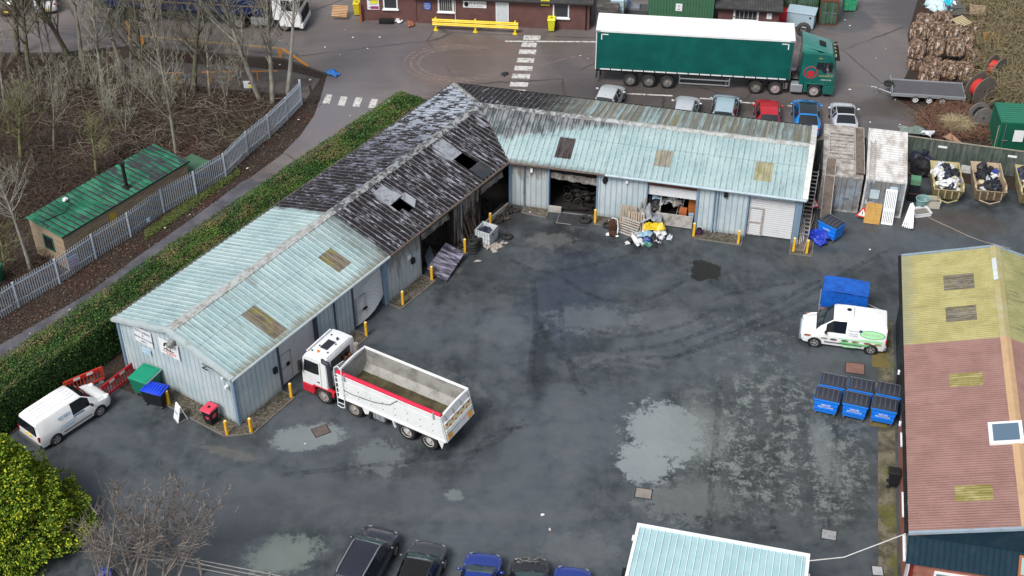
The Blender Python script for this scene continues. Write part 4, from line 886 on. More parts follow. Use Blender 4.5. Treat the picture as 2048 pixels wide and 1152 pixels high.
# --- vans
def van(label, loc, rz, L, W_, H, fo, wb, name='parked_van', bump=GREYP, win_side=((8,),), small=False, group=None):
    T = thing(name, label, 'van', (loc[0], loc[1], .006), rz, group); w_ = W_/2; a = fo   # origin at front axle, x forward
    e = a-L; hd = .92 if small else 1.0; wt = w_*.80; bt = hd+.12
    st = [(a, .40, w_*.6, .60, .64, w_*.5), (a-.05, .28, w_*.8, .70, .74, w_*.66), (a-.2, .22, w_*.93, .78, .84, w_*.74), (a-.45, .22, w_*.99, hd-.06, hd-.02, w_*.78), (a-.78, .22, w_, hd, hd+.06, w_*.82),
          (a-1.02, .22, w_, bt-.04, bt+.12+(H-bt)*.18, w_*.81), (a-1.3, .22, w_, bt, bt+(H-bt)*.60, w_*.80), (a-1.62, .22, w_, bt+.02, H-.06, wt*.96), (a-1.74, .22, w_, bt+.02, H-.02, wt),
          (a-2.35, .22, w_, bt+.02, H, wt), (a-2.42, .22, w_, bt+.02, H, wt), (a-2.5, .22, w_, bt+.02, H, wt), (e+.5, .22, w_, bt+.02, H-.02, wt), (e+.14, .22, w_*.98, bt+.02, H-.06, wt*.97), (e+.05, .26, w_*.96, bt-.02, H-.2, wt*.95), (e, .34, w_*.94, .9, 1.0, wt*.95)]
    O = loft(T, st, WHITE, ws=(4, 5, 6), sw=(6, 7, 8), wsm=WSCD)
    for x in (0, -wb):
        for o in (1, -1): arch(T, x, o*(w_+.004), .32, o); wheel(T, x, o*(w_+.012), .32, .2, o)
    for o in (1, -1):
        mirror(T, a-1.3, o*w_*.97, bt+.1, BLACK, o, 1.15)
        mb = MB(); mb.blob((a-.2, o*w_*.7, .80), (.16, .14, .10), 2, .02); mb.build('headlight', LAMPW, T, smooth=60)
        mb = MB(); mb.box(e-.015, e+.08, o*w_*.90-.05, o*w_*.90+.05, .72, 1.05); mb.build('tail_light', LAMPR, T, bevel=.01)
        mb = MB(); mb.box(-wb+.5, -.5, o*(w_+.004)-.012, o*(w_+.004)+.012, .46, .52); mb.build('side_moulding', GREYP, T, bevel=.006)
    mb = MB(); mb.box(e-.06, e+.12, -w_*.94, w_*.94, .3, .58); mb.build('rear_bumper', bump, T, bevel=.04)
    mb = MB(); mb.box(a-.26, a+.06, -w_*.80, w_*.80, .26, .60); mb.build('front_bumper', bump, T, bevel=.06)
    for o in (.3, -.25):
        mb = MB(); mb.tube([(a-.8, o+.1, hd+.09), (a-.95, o-.4, hd+.28)], .012, 4); mb.build('wiper', BLACK, T)
    return T, w_, e, bt
def decal(T, name, boxes, m, w_, out, th=.004):
    """flat graphics on a van side: polygons in (x,z) on side y=out*w_"""
    mb = MB()
    for poly in boxes: mb.side(poly, out*(w_+.003), out*(w_+.003+th))
    return mb.build(name, m, T)
def rect(x0, x1, z0, z1): return [(x0, z0), (x1, z0), (x1, z1), (x0, z1)]
def ell(cx, cz, rx, rz, n=24): return [(cx+rx*math.cos(2*PI*i/n), cz+rz*math.sin(2*PI*i/n)) for i in range(n)]
def sidetext(T, txt, size, x, z, w_, out, m, sx=1, name='lettering', lift=.008):
    mb = MB(); Mx = Matrix.Translation((x, out*(w_+lift), z)) @ Matrix.Rotation(0 if out < 0 else PI, 4, 'Z') @ Matrix.Rotation(PI/2, 4, 'X') @ Matrix.Scale(sx, 4, (1, 0, 0))
    mb.text(txt, size, Mx, .003); return mb.build(name, m, T)
# white van on the left, right side towards us
h = math.atan2(52.11-50.0, -21.17+22.88); rt = Vector((math.sin(h), -math.cos(h)))
T, w_, e, bt = van('white panel van with blue lettering beside the hedge', (-21.17-rt.x*.88, 52.11-rt.y*.88), h, 4.45, 1.79, 1.82, .86, 2.7, small=True)
q = bt+.30
def tilt(z): return w_-(z-bt)*.26 if z > bt else w_
for o in (1, -1):
    mb = MB(); Mx = Matrix.Translation((-1.95, o*(w_*.915+.01), 1.36)) @ Matrix.Rotation(0 if o < 0 else PI, 4, 'Z') @ Matrix.Rotation(PI/2-.24, 4, 'X'); mb.text('SEVERN', .22, Mx, .004); mb.build('lettering', mat((.04, .22, .38), .4, dirt=0), T)
    decal(T, 'logo_panel', [rect(-1.5, -.85, .98, 1.06)], mat((.03, .16, .34), .4, dirt=0), w_*.985, o)
    sidetext(T, 'www.severnbathrooms', .10, -1.85, .90, w_*.99, o, INKL); sidetext(T, 'Tel: 01686 626 000', .11, -1.95, .74, w_, o, INKL)
mb = MB(); mb.add([(e-.004, -.66, 1.66), (e-.004, .66, 1.66), (e-.03, .72, 1.08), (e-.03, -.72, 1.08)], [(0, 1, 2, 3)]); mb.add([(e+.03, -.66, 1.66), (e+.03, .66, 1.66), (e+.0, .72, 1.08), (e+.0, -.72, 1.08)], [(3, 2, 1, 0)]); mb.build('rear_window', WIN, T)
bx(T, 'number_plate', PLATE_Y, (e-.035, e-.01, -.28, .28, .80, .92), bevel=0)
mb = MB()
for y in (-.35, -.12, .12, .35): mb.tube([(e+.4, y, 1.835), (-.95, y, 1.845)], .012, 4)
mb.build('roof_rib', WHITEP, T)
mb = MB(); mb.blob((-.62, -.1, 1.28), (.12, .16, .03), 4, .2); mb.build('dashboard_paper', mat((.4, .65, .62), .5, dirt=.1), T)
# refrigerated van on the right with green graphics (front points left)
hv = math.radians(180-12.515); lf = Vector((-math.sin(hv), math.cos(hv)))
T, w_, e, bt = van('white van with green oval logo and food pictures beside the blue cover', (16.43-lf.x*.93, 57.35-lf.y*.93), hv, 4.55, 1.88, 1.92, .80, 3.0, bump=mat((.16, .19, .24), .5, dirt=.3))
GRN = mat((.14, .55, .20), .4, dirt=.1); LGR = mat((.38, .78, .42), .4, dirt=.1); DGR = mat((.03, .30, .08), .4, dirt=.05)
for o in (1, -1):
    decal(T, 'graphic_panel', [[(-1.35, .42), (-2.55, .42), (-2.1, .30), (-1.55, .28)], rect(-3.55, -1.2, .80, .86), [(-2.1, .86), (-3.5, .86), (-3.55, .98), (-2.6, .95)]], LGR, w_, o)
    decal(T, 'graphic_panel', [rect(-3.0, -1.3, .50, .62)], GRN, w_, o)
    for k, (x, c) in enumerate([(.55, (.25, .08, .04)), (-.35, (.28, .24, .2)), (-.85, (.05, .05, .06)), (-1.45, (.06, .12, .05)), (-2.0, (.12, .14, .04)), (-2.65, (.20, .04, .03)), (-3.2, (.16, .19, .06))]):
        if abs(x+3.0) < .0: continue
        mb = MB(); mb.side(ell(x-.12, .71 if k else .8, .20, .075, 12), o*(w_+.008), o*(w_+.012)); mb.build('food_picture', mat(c, .4, dirt=.9, dc=tuple(min(.8, q_*3+.15) for q_ in c), sc=9), T)
    Mo = Matrix.Translation((-2.95, o*(w_*.93), 1.28)) @ Matrix.Rotation(0 if o < 0 else PI, 4, 'Z') @ Matrix.Rotation(PI/2-.22, 4, 'X')
    mb = MB(); mb.prism(ell(0, 0, .66, .25), 0, .012, Mo); oo = mb.build('oval_logo', DGR, T)
    mb = MB(); mb.prism(ell(0, 0, .62, .22), .013, .016, Mo); mb.build('oval_face', LGR, oo)
    mb = MB(); mb.text('MEAT & DELI', .17, Mo @ Matrix.Translation((0, 0, .019)), .003); mb.build('lettering', mat((.45, .35, .32), .4, dirt=0), oo)
    mb = MB(); Mq = Matrix.Translation((-1.95, o*(w_*.925), 1.38)) @ Matrix.Rotation(0 if o < 0 else PI, 4, 'Z') @ Matrix.Rotation(PI/2-.22, 4, 'X'); mb.text('FRESH DAILY', .10, Mq, .004)
    mb.text('01686 610 000', .08, Mq @ Matrix.Translation((0, -.16, 0)), .004); mb.text('www.localfood', .08, Mq @ Matrix.Translation((0, -.27, 0)), .004); mb.build('lettering', mat((.2, .26, .35), .4, dirt=0), T)
    mb = MB(); mb.prism(rect(.28, .46, -.02, .12) if o > 0 else rect(.28, .46, -.02, .12), 0, .006, Mq); mb.build('logo_square', INKB, T)
mb = MB(); mb.frus((-1.9, -1.25, -.42, .42, 1.915), (-1.85, -1.3, -.38, .38, 2.1)); ff = mb.build('fridge_unit', WHITE, T, bevel=.03)
mb = MB(); mb.cyl((-1.6, -.05, 2.102), (-1.6, -.05, 2.115), .13, 16); mb.build('fan_grille', BLACK, ff)
bx(T, 'number_plate', PLATE_Y, (e-.075, e-.062, -.28, .28, .42, .53), bevel=0)
mb = MB(); mb.prism([(p[0], p[1]) for p in ell(.35, 0, .18, .16)], 1.0, 1.004, Matrix.Rotation(0, 4, 'Y')); 
# --- white and red tipper
h = math.radians(148.7)
T = thing('tipper_lorry', 'white eight-wheel tipper lorry with red rolled sheet and empty body', 'lorry', (-9.13, 53.99, .006), h)
LW = mat((.74, .76, .77), .3, dirt=.3, dc=(.38, .37, .34), sc=2, coat=.4); TRED = mat((.50, .015, .03), .45, dirt=.3, dc=(.3, .02, .02))
for k, x in enumerate((0, -1.94, -5.19, -6.54)):
    for o in (1, -1): wheel(T, x, o*1.22, .5, .32 if k < 2 else .6, o, 'truck' if k < 2 else 'twin', rim=mat((.42, .40, .37), .5, .3, .7, (.16, .12, .09), 7) if k < 2 else mat((.50, .49, .48), .5, .1, .4, (.2, .17, .14), 6))
bx(T, 'chassis', BLACK, (-7.3, 1.0, -.45, -.25, .62, .95), (-7.3, 1.0, .25, .45, .62, .95), (-7.1, -6.9, -.45, .45, .65, .85), (-.9, -.7, -.45, .45, .65, .9)); bx(T, 'axle', BLACK, (-.08, .08, -1.0, 1.0, .42, .58), (-2.0, -1.88, -1, 1, .42, .58), (-5.27, -5.1, -1, 1, .42, .6), (-6.62, -6.46, -1, 1, .42, .6))
# cab: side profile lofted across the width with rounded corners
def cabshell(T, prof, w_, m, name='cab', inset=.05, rnd=.10):
    ys = [(-w_, inset), (-w_+rnd*.35, inset*.35), (-w_+rnd, 0), (w_-rnd, 0), (w_-rnd*.35, inset*.35), (w_, inset)]
    cx = sum(p[0] for p in prof)/len(prof); cz = sum(p[1] for p in prof)/len(prof); mb = MB()
    nn = len(prof)
    for y, i_ in ys:
        for x, z in prof:
            d = Vector((cx-x, 0, cz-z)); L = d.length; mb.v.append(Vector((x, y, z))+d/L*i_*1.2)
    for a in range(len(ys)-1):
        for i in range(nn): mb.f.append((a*nn+i, a*nn+(i+1) % nn, (a+1)*nn+(i+1) % nn, (a+1)*nn+i))
    mb.f.append(tuple(range(nn))[::-1]); mb.f.append(tuple(range((len(ys)-1)*nn, len(ys)*nn)))
    bm = bmesh.new(); vv = [bm.verts.new(p) for p in mb.v]
    for f in mb.f: bm.faces.new([vv[i] for i in f])
    bmesh.ops.recalc_face_normals(bm, faces=bm.faces); me = bpy.data.meshes.new(name); bm.to_mesh(me); bm.free(); me.materials.append(m)
    me.polygons.foreach_set('use_smooth', [True]*len(me.polygons)); me.set_sharp_from_angle(angle=math.radians(30))
    o = bpy.data.objects.new(name, me); col.objects.link(o); o.parent = T; return o
cab = cabshell(T, [(1.3, .95), (1.3, 1.75), (1.16, 2.72), (1.0, 2.92), (.5, 2.98), (-.28, 2.95), (-.34, 2.75), (-.34, .98)], 1.24, LW)
pp = cabshell(T, [(1.34, .38), (1.36, .9), (1.28, .955), (.62, .955), (.55, .62), (.6, .38)], 1.245, TRED, 'front_bumper')
bx(T, 'wheel_arch', TRED, (-.62, .62, 1.05, 1.26, 1.02, 1.12), (-.74, -.58, 1.05, 1.26, .75, 1.08), (.5, .62, 1.05, 1.26, .85, 1.08), (-.62, .62, -1.26, -1.05, 1.02, 1.12), bevel=.04)
bx(T, 'mudguard', BLACK, (-.75, -.35, .7, 1.22, .6, 1.0), (-.75, -.35, -1.22, -.7, .6, 1.0))
mb = MB(); mb.add([(1.312, -1.02, 1.78), (1.312, 1.02, 1.78), (1.185, .98, 2.66), (1.185, -.98, 2.66)], [(0, 1, 2, 3)]); mb.add([(1.30, -1.02, 1.78), (1.30, 1.02, 1.78), (1.175, .98, 2.66), (1.175, -.98, 2.66)], [(3, 2, 1, 0)]); mb.build('windscreen', WSCD, cab)
for o in (1, -1):
    mb = MB(); mb.side([(1.12, 1.86), (1.02, 2.64), (.12, 2.66), (.14, 1.92), (.5, 1.86)], o*1.236, o*1.248); mb.build('side_window', WIN, cab)
    mb = MB(); mb.side([(.06, 1.0), (.02, 2.75), (.0, 2.75), (.035, 1.0)], o*1.238, o*1.245); mb.build('door_seam', GREYP, cab)
    mb = MB(); mb.box(1.1, 1.3, o*1.42-.1, o*1.42+.1, 1.9, 2.55); mb.build('mirror', BLACK, cab, bevel=.05)
    mb = MB(); mb.tube([(1.2, o*1.2, 2.5), (1.2, o*1.42, 2.5)], .025, 6); mb.build('mirror_arm', BLACK, cab)
bx(T, 'door_handle', BLACK, (.15, .3, 1.243, 1.26, 1.35, 1.42), bevel=0)
mb = MB(); mb.add([(-.352, -.8, 2.1), (-.352, .8, 2.1), (-.352, .8, 2.72), (-.352, -.8, 2.72)], [(0, 3, 2, 1)]); mb.box(-.36, -.345, -.8, .8, 2.1, 2.7); mb.build('rear_window', WIN, cab)
bx(T, 'roof_hatch', mat((.02, .022, .03), .3, dirt=.1), (.15, .6, -.32, .42, 2.975, 3.02), bevel=.03)
bx(T, 'roof_bar', LW, (.95, 1.02, -1.0, 1.0, 2.98, 3.06), (-.25, -.2, -1.0, 1.0, 2.97, 3.03))
for y in (.75, -.55):
    mb = MB(); mb.cyl((.45 if y > 0 else .2, y, 2.98), (.45 if y > 0 else .2, y, 3.1), .06, 12); mb.build('beacon', LAMPO if y > 0 else BLACK, cab)
for xx, yy in ((.7, .3), (.8, .8), (.7, -.7), (.0, .55), (.05, -.2)):
    mb = MB(); mb.cyl((xx, yy, 2.97), (xx, yy, 3.01), .05, 8); mb.build('roof_marker', GREYP, cab)
mb = MB(); mb.tube([(-.05, 1.1, 2.93), (-.2, 1.2, 2.92), (-.42, 1.16, 2.86), (-.46, 1.12, 2.5), (-.46, 1.1, 1.3)], [.09, .12, .14, .13, .12], 8); mb.build('air_intake', mat((.03, .034, .045), .45, dirt=.3), cab, smooth=50)
mb = MB(); mb.cyl((-.6, -1.0, .9), (-.6, -1.0, 2.75), .14, 12); mb.build('exhaust_stack', mat((.35, .3, .27), .5, .4, .6, (.3, .12, .06)), T, smooth=40)
mb = MB(); mb.cyl((-.5, -.6, 1.0), (-.5, -.6, 2.3), .1, 10); mb.cyl((-.5, -.25, 1.6), (-.5, -.25, 2.35), .07, 10); mb.build('hydraulic_ram', RUST, T, smooth=40)
# body: open-topped tub with sloped tail, lined inside
n = N('tipper_body_inside'); v = n.co(); a_ = n.noise(v, 1.1, 6, .7); b_ = n.noise(v, 6, 5, .7); s_3 = n.sep(v)
cc = n.mix(n.mr(a_, .4, .65), (.33, .33, .31), (.20, .195, .18)); cc = n.mix(n.mr(b_, .55, .75, 0, .5), cc, (.12, .10, .08)); n.base(cc); n.rough(.55); TIN = n.m
n = N('tipper_floor_mud'); v = n.co(); a_ = n.noise(v, 1.2, 7, .7); b_ = n.noise(v, 8, 5, .7); s_3 = n.sep(v)
q_ = n.mr(n.mth('ADD', s_3[0], n.mth('MULTIPLY', a_, 1.8)), -5.9, -5.3); cc = n.mix(q_, (.27, .22, .19), n.mix(n.mr(a_, .42, .6), (.055, .045, .026), (.095, .085, .045))); cc = n.mix(n.mr(b_, .55, .7, 0, .5), cc, (.035, .025, .016)); n.base(cc); n.rough(.75); n.bump(b_, .5, .03); TFL = n.m
XF, XR, XRB, ZT, ZB = -1.05, -7.35, -7.66, 2.52, 1.02; wo, wi = 1.25, 1.17
mb = MB()
for o in (1, -1):
    y0, y1 = o*wi, o*wo
    mb.side([(XF, ZB), (XRB, ZB), (XR, ZT-.02), (XF, ZT-.02)], min(y0, y1), max(y0, y1))
mb.box(XF-.002, XF+.07, -wi, wi, ZB+.02, ZT)
tub = mb.build('body', LW, T, bevel=.012)
mb = MB()      # inside liner, chamfered floor
zf = 1.2
for o in (1, -1):
    mb.quad((XF-.02, o*(wi-.004), ZT-.03), (XR+.02, o*(wi-.004), ZT-.03), (XR-.18, o*(wi-.004), zf+.38), (XF-.02, o*(wi-.004), zf+.38))
    mb.quad((XF-.02, o*(wi-.004), zf+.38), (XR-.18, o*(wi-.004), zf+.38), (XR-.22, o*.85, zf), (XF-.02, o*.85, zf))
mb.quad((XF-.02, -wi, ZT-.03), (XF-.02, wi, ZT-.03), (XF-.02, wi, zf), (XF-.02, -wi, zf))
mb.build('liner', TIN, tub)
mb = MB(); nx = 30
for i in range(nx+1):
    for j in range(9): x = XF-.02+(XR-.2-XF)*i/nx; y = -.86+1.72*j/8; mb.v.append(Vector((x, y, zf+.004+.05*max(0, noise.noise(Vector((x*1.5, y*2, 1))))*(1 if x > -5.8 else .1))))
for i in range(nx):
    for j in range(8): mb.f.append((i*9+j, i*9+j+1, (i+1)*9+j+1, (i+1)*9+j))
mb.build('floor', TFL, tub, smooth=60)
# top rails
for o in (1, -1):
    mb = MB(); mb.box(XR, XF+.1, o*wo-.07 if o > 0 else -wo-.03, wo+.03 if o > 0 else -wo+.07, ZT-.02, ZT+.05); mb.build('top_rail', LW, tub, bevel=.015)
mb = MB(); pts = [(XF+.03, y, ZT+.02+.12*(1-(y/1.2)**2)) for y in [-1.2+.3*i for i in range(9)]]
mb.tube(pts, .06, 8); mb.build('front_bow', LW, tub, smooth=40)
mb = MB(); n_ = 10
for i in range(n_):
    y0 = -1.25+2.5*i/n_; y1 = -1.25+2.5*(i+1)/n_; z0 = ZT+.10*(1-(y0/1.25)**2); z1 = ZT+.10*(1-(y1/1.25)**2)
    mb.add([(XRB-.02, y0, ZB), (XRB-.02, y1, ZB), (XR-.02, y1, z1), (XR-.02, y0, z0), (XRB+.07, y0, ZB), (XRB+.07, y1, ZB), (XR+.09, y1, z1), (XR+.09, y0, z0)], [(0, 1, 2, 3), (7, 6, 5, 4), (3, 2, 6, 7), (0, 4, 5, 1)]+([(0, 3, 7, 4)] if i == 0 else [])+([(1, 5, 6, 2)] if i == n_-1 else []))
tail = mb.build('tailgate', LW, T)
def tg(y, z, d=.0): t = (z-ZB)/(ZT-ZB); return Vector((XRB+(XR-XRB)*t-.02-d, y, z))
def tgq(name, m, y0, y1, z0, z1, d=.006, th=.012, par=None):
    mb = MB(); a = [tg(y0, z0, d), tg(y1, z0, d), tg(y1, z1, d), tg(y0, z1, d)]; b = [p+Vector((-th, 0, 0)) for p in a]; mb.add(a+b, [(0, 1, 2, 3), (7, 6, 5, 4), (0, 4, 5, 1), (1, 5, 6, 2), (2, 6, 7, 3), (3, 7, 4, 0)]); return mb.build(name, m, par or tail)
tgq('marker_board', mat((.72, .66, .40), .5, dirt=.4, dc=(.3, .28, .2)), -1.12, 1.12, 1.72, 2.02, .01, .02)
REDP = mat((.45, .04, .03), .5, dirt=.3)
for k in range(9): tgq('red_stripe', REDP, -1.05+k*.245, -1.05+k*.245+.11, 1.74 if k % 2 else 1.9, 1.84 if k % 2 else 2.0, .032, .004)
for y in (-1.08, .72): tgq('marker_board', mat((.8, .38, .08), .5, dirt=.3), y, y+.38, 1.12, 1.42, .01, .02)
for z in (2.06, 1.62, 1.5): tgq('rib', LW, -1.15, 1.15, z, z+.05, .0, .05)
for y in (-1.0, -.35, .35, 1.0):
    mb = MB(); mb.tube([tg(y, ZT-.02, .0), tg(y, ZT-.12, .12), tg(y, ZT-.28, .06)], .03, 6); mb.build('hinge', STEEL, tail)
for y in (1.1, -1.1):
    mb = MB(); mb.tube([tg(y, 1.6, .03), tg(y, 1.5, .12), tg(y, 1.42, .05)], .03, 6); mb.build('latch', STEEL, tail)
# red rolled sheet
mb = MB(); mb.tube([(XF+.08, 1.16, ZT+.10), (-3, 1.18, ZT+.12), (-5.5, 1.18, ZT+.11), (XR+.02, 1.16, ZT+.10)], .105, 12); mb.build('rolled_sheet', mat((.62, .02, .06), .5, dirt=.25, dc=(.35, .01, .03), sc=3), T, smooth=50)
for x in (-1.55, -6.95): bx(T, 'sheet_bracket', GALV, (x-.05, x+.05, 1.265, 1.30, ZT-.25, ZT+.22))
bx(T, 'side_rib', LW, (-4.5, -4.44, 1.25, 1.262, 1.05, 2.35), (XRB+.3, XF, 1.25, 1.258, 2.18, 2.22)); bx(T, 'bottom_rail', LW, (-7.6, XF, 1.18, 1.3, .98, 1.08), (-7.6, XF, -1.3, -1.18, .98, 1.08))
mb = MB()
for k in range(8):
    for z in (1.4, 1.85): mb.cyl((-1.6-.75*k, 1.25, z+.05*(k % 2)), (-1.6-.75*k, 1.262, z+.05*(k % 2)), .03, 8)
mb.build('rivet', GREYP, tub)
mb = MB(); mb.tube([(XF+.1, 1.3, 1.7), (-2, 1.31, 1.62), (-3.3, 1.3, 1.72), (-4.3, 1.3, 2.0), (-4.8, 1.28, 2.5)], .015, 5); mb.build('sheet_rope', BLACK, T)
for o in (1, -1):
    mb = MB(); mb.side([(-2.45, 1.02), (-3.0, 1.02), (-2.85, .62), (-2.65, .55)], o*.85 if o > 0 else -1.24, 1.24 if o > 0 else -.85); mb.build('mudguard', LW, T); 
    mb = MB(); mb.side([(-2.6, .95), (-3.05, .95), (-3.0, .3), (-2.9, .3)], o*.8 if o > 0 else -1.2, 1.2 if o > 0 else -.8); mb.build('mud_flap', BLACK, T)
    mb = MB(); mb.side([(-4.42, 1.0), (-4.36, 1.0), (-4.5, .55), (-4.58, .55)], o*1.18 if o > 0 else -1.28, 1.28 if o > 0 else -1.18); mb.build('stay', LW, T)
    mb = MB(); mb.side([(-7.1, 1.0), (-7.5, 1.0), (-7.35, .45)], o*1.18 if o > 0 else -1.26, 1.26 if o > 0 else -1.18); mb.build('mudguard', LW, T)
tk = bx(T, 'fuel_tank', GALV, (-3.85, -3.1, .75, 1.22, .45, .95), bevel=.08)
bx(T, 'tank_strap', STEEL, (-3.3, -3.25, .745, 1.23, .44, .965), (-3.6, -3.55, .745, 1.23, .44, .965), parent=tk, bevel=.01)
bx(T, 'rear_lights', LAMPR, (-7.35, -7.3, .8, 1.15, .62, .74), (-7.35, -7.3, -1.15, -.8, .62, .74)); bx(T, 'rear_bar', BLACK, (-7.3, -7.2, -1.15, 1.15, .5, .62))
# ladder on the body front
mb = MB()
for x in (-.98, -1.42): mb.tube([(x, 1.32, 3.0), (x, 1.36, 2.6), (x-.05, 1.34, .9), (x-.0, 1.32, .45)], .025, 6)
mb.tube([(-.98, 1.32, 3.0), (-1.2, 1.3, 3.16), (-1.42, 1.32, 3.0)], .025, 6); mb.tube([(-.98, 1.32, .45), (-1.2, 1.32, .38), (-1.42, 1.32, .45)], .025, 6); mb.tube([(-.98, 1.32, 3.0), (-1.0, .6, 2.9)], .022, 5)
for k in range(6): z = .7+k*.34; mb.tube([(-1.0, 1.34, z), (-1.44, 1.34, z)], .022, 5)
mb.build('ladder', LW, T, smooth=50)

# --- green articulated lorry
tr0 = Vector((5.921, 86.334, .016)); ht = -.127
T = thing('curtain_side_lorry', 'long green curtain-sided lorry with a white roof and green cab', 'lorry', tr0, ht)
n = N('green_curtain'); v = n.co(); a_ = n.noise(v, .7, 4, .6); b_ = n.noise(n.co(scale=(1, 1, .15)), 5, 4, .6); cc = n.mix(n.mr(a_, .3, .7), (.003, .072, .062), (.004, .10, .085)); n.base(cc); n.rough(.5); n.bump(a_, .25, .1); CURT = n.m
n = N('white_canvas_roof'); v = n.co(); a_ = n.noise(n.co(scale=(1, .2, 1)), 1.1, 5, .65); cc = n.mix(n.mr(a_, .45, .68, 0, .45), (.78, .79, .80), (.50, .51, .54)); n.base(cc); n.rough(.6); n.bump(a_, .3, .05); CANV = n.m
Lr, Wr, Zt, Zb = 13.6, 2.55, 4.32, 1.22
mb = MB(); nx = 46
for o_, yy in ((0, .0), (1, Wr)):
    base = len(mb.v)
    for i in range(nx+1):
        for j in range(7):
            x = .08+(Lr-.16)*i/nx; z = Zb+.06+(Zt-Zb-.08)*j/6; y = yy+(.012*math.sin(i*2.1)+.025*noise.noise(Vector((x*.8, z*.8, o_))))*(1 if 0 < j < 6 else .2); mb.v.append(Vector((x, y, z)))
    for i in range(nx):
        for j in range(6): q = (base+i*7+j, base+(i+1)*7+j, base+(i+1)*7+j+1, base+i*7+j+1); mb.f.append(q if o_ == 0 else q[::-1])
cu_ = mb.build('curtain', CURT, T, smooth=60)
mb = MB(); mb.box(.02, Lr-.02, .05, Wr-.05, Zb-.1, Zb+.08); mb.build('deck', BLACK, T)
mb = MB(); mb.box(Lr-.06, Lr, .04, Wr-.04, Zb, Zt-.01); mb.build('headboard', GREYP, T); mb = MB(); mb.box(0, .06, .04, Wr-.04, Zb, Zt-.01); mb.build('rear_door', WHITEP, T)
mb = MB(); nx = 40
for i in range(nx+1):
    for j in range(7):
        x = -.02+(Lr+.04)*i/nx; y = -.02+(Wr+.04)*j/6; mb.v.append(Vector((x, y, Zt+.0+.05*math.sin(PI*j/6)+.012*noise.noise(Vector((x*1.4, y*1.4, 5))))))
for i in range(nx):
    for j in range(6): mb.f.append((i*7+j, (i+1)*7+j, (i+1)*7+j+1, i*7+j+1))
rf_ = mb.build('roof', CANV, T, smooth=60)
mb = MB(); mb.box(-.02, Lr+.02, -.035, .0, Zt-.14, Zt+.02); mb.box(-.02, Lr+.02, Wr, Wr+.035, Zt-.14, Zt+.02); mb.box(-.03, .01, -.03, Wr+.03, Zt-.12, Zt+.02); mb.box(Lr-.01, Lr+.03, -.03, Wr+.03, Zt-.12, Zt+.02)
mb.build('cant_rail', WHITEP, T, bevel=.01)
for x in (.0, Lr-.28): bx(T, 'rail_joint', GALV, (x, x+.3, -.045, -.036, Zt-.16, Zt-.02), bevel=0)
bx(T, 'corner_marker', WHITEP, (.35, .85, -.03, -.02, 3.98, 4.05), (.35, .42, -.03, -.02, 3.6, 4.05), (Lr-.85, Lr-.35, -.03, -.02, 3.98, 4.05), (Lr-.42, Lr-.35, -.03, -.02, 3.6, 4.05), bevel=0)
for k in range(17):
    x = .35+k*.78; bx(T, 'reflective_strip', WHITEP, (x, min(x+.70, Lr-.3), -.028, -.014, Zb+.05, Zb+.14), bevel=0)
    bx(T, 'buckle', BLACK, (x-.05, x-.02, -.032, -.01, Zb-.08, Zb+.22), bevel=0)
bx(T, 'chassis', BLACK, (.6, Lr-.4, .6, .75, .85, 1.12), (.6, Lr-.4, 1.8, 1.95, .85, 1.12)); bx(T, 'axle', BLACK, *[(x-.08, x+.08, .2, 2.35, .42, .58) for x in (2.5, 3.82, 5.13)])
for x in (2.5, 3.82, 5.13):
    for y, o in ((.02, -1), (2.53, 1)): wheel(T, x, y, .5, .38, o, 'twin')
    bx(T, 'mudguard', BLACK, (x-.58, x+.58, .05, .45, 1.04, 1.08), bevel=.01)
bx(T, 'side_guard', GALV, (5.95, 9.5, .06, .1, .82, .90), (5.95, 9.5, .06, .1, .45, .53), (5.95, 6.0, .06, .1, .45, 1.1), (9.42, 9.5, .06, .1, .45, 1.1)); bx(T, 'landing_leg', STEEL, (9.2, 9.32, .5, .62, .15, 1.1), (9.2, 9.32, 1.9, 2.02, .15, 1.1))
bx(T, 'rear_bumper', BLACK, (.05, .15, .1, 2.45, .5, .65), (.3, .4, .5, .6, .5, 1.1))
GC = mat((.004, .105, .085), .28, dirt=.12, coat=.8); GCT = mat((.015, .17, .14), .28, dirt=.1, coat=.9)
cab = cabshell(T, [(16.62, .95), (16.66, 1.7), (16.52, 2.85), (16.42, 3.25), (15.9, 3.42), (14.28, 3.42), (14.22, 1.2), (14.22, .95)], 1.25, GC); cab.location = (0, 1.27, 0)
lowr = cabshell(T, [(16.7, .28), (16.72, .92), (16.6, .955), (15.95, .955), (15.88, .6), (15.95, .28)], 1.26, GC, 'front_bumper'); lowr.location = (0, 1.27, 0)
bx(T, 'side_skirt', GC, (14.6, 14.85, .03, 2.5, .35, .95), bevel=.04); bx(T, 'fuel_tank', GALV, (13.7, 14.55, .03, .6, .3, .95), (13.7, 14.55, 1.95, 2.5, .3, .95), bevel=.07)
mb = MB()      # roof fairing
prof = [(16.3, 3.36), (15.7, 3.55), (15.0, 3.78), (14.35, 3.98), (14.2, 3.98)]
for x, z in prof:
    ww = 1.12-(16.3-x)*.06
    for y, dz in ((-ww, -.22), (-ww*.93, -.04), (-ww*.6, 0), (ww*.6, 0), (ww*.93, -.04), (ww, -.22)): mb.v.append(Vector((x, 1.27+y, z+dz)))
for y in (-1.05, -1.0, -.6, .6, 1.0, 1.05): mb.v.append(Vector((14.2, 1.27+y, 3.4)))
for i in range(5):
    for j in range(5): mb.f.append((i*6+j, i*6+j+1, (i+1)*6+j+1, (i+1)*6+j))
for i in range(4): pass
mb.f += [(i*6, (i+1)*6, (i+1)*6, ) for i in range(0)]
mb.v += [Vector((16.35, .2, 3.3)), Vector((16.35, 2.34, 3.3)), Vector((14.2, .17, 3.4)), Vector((14.2, 2.37, 3.4))]
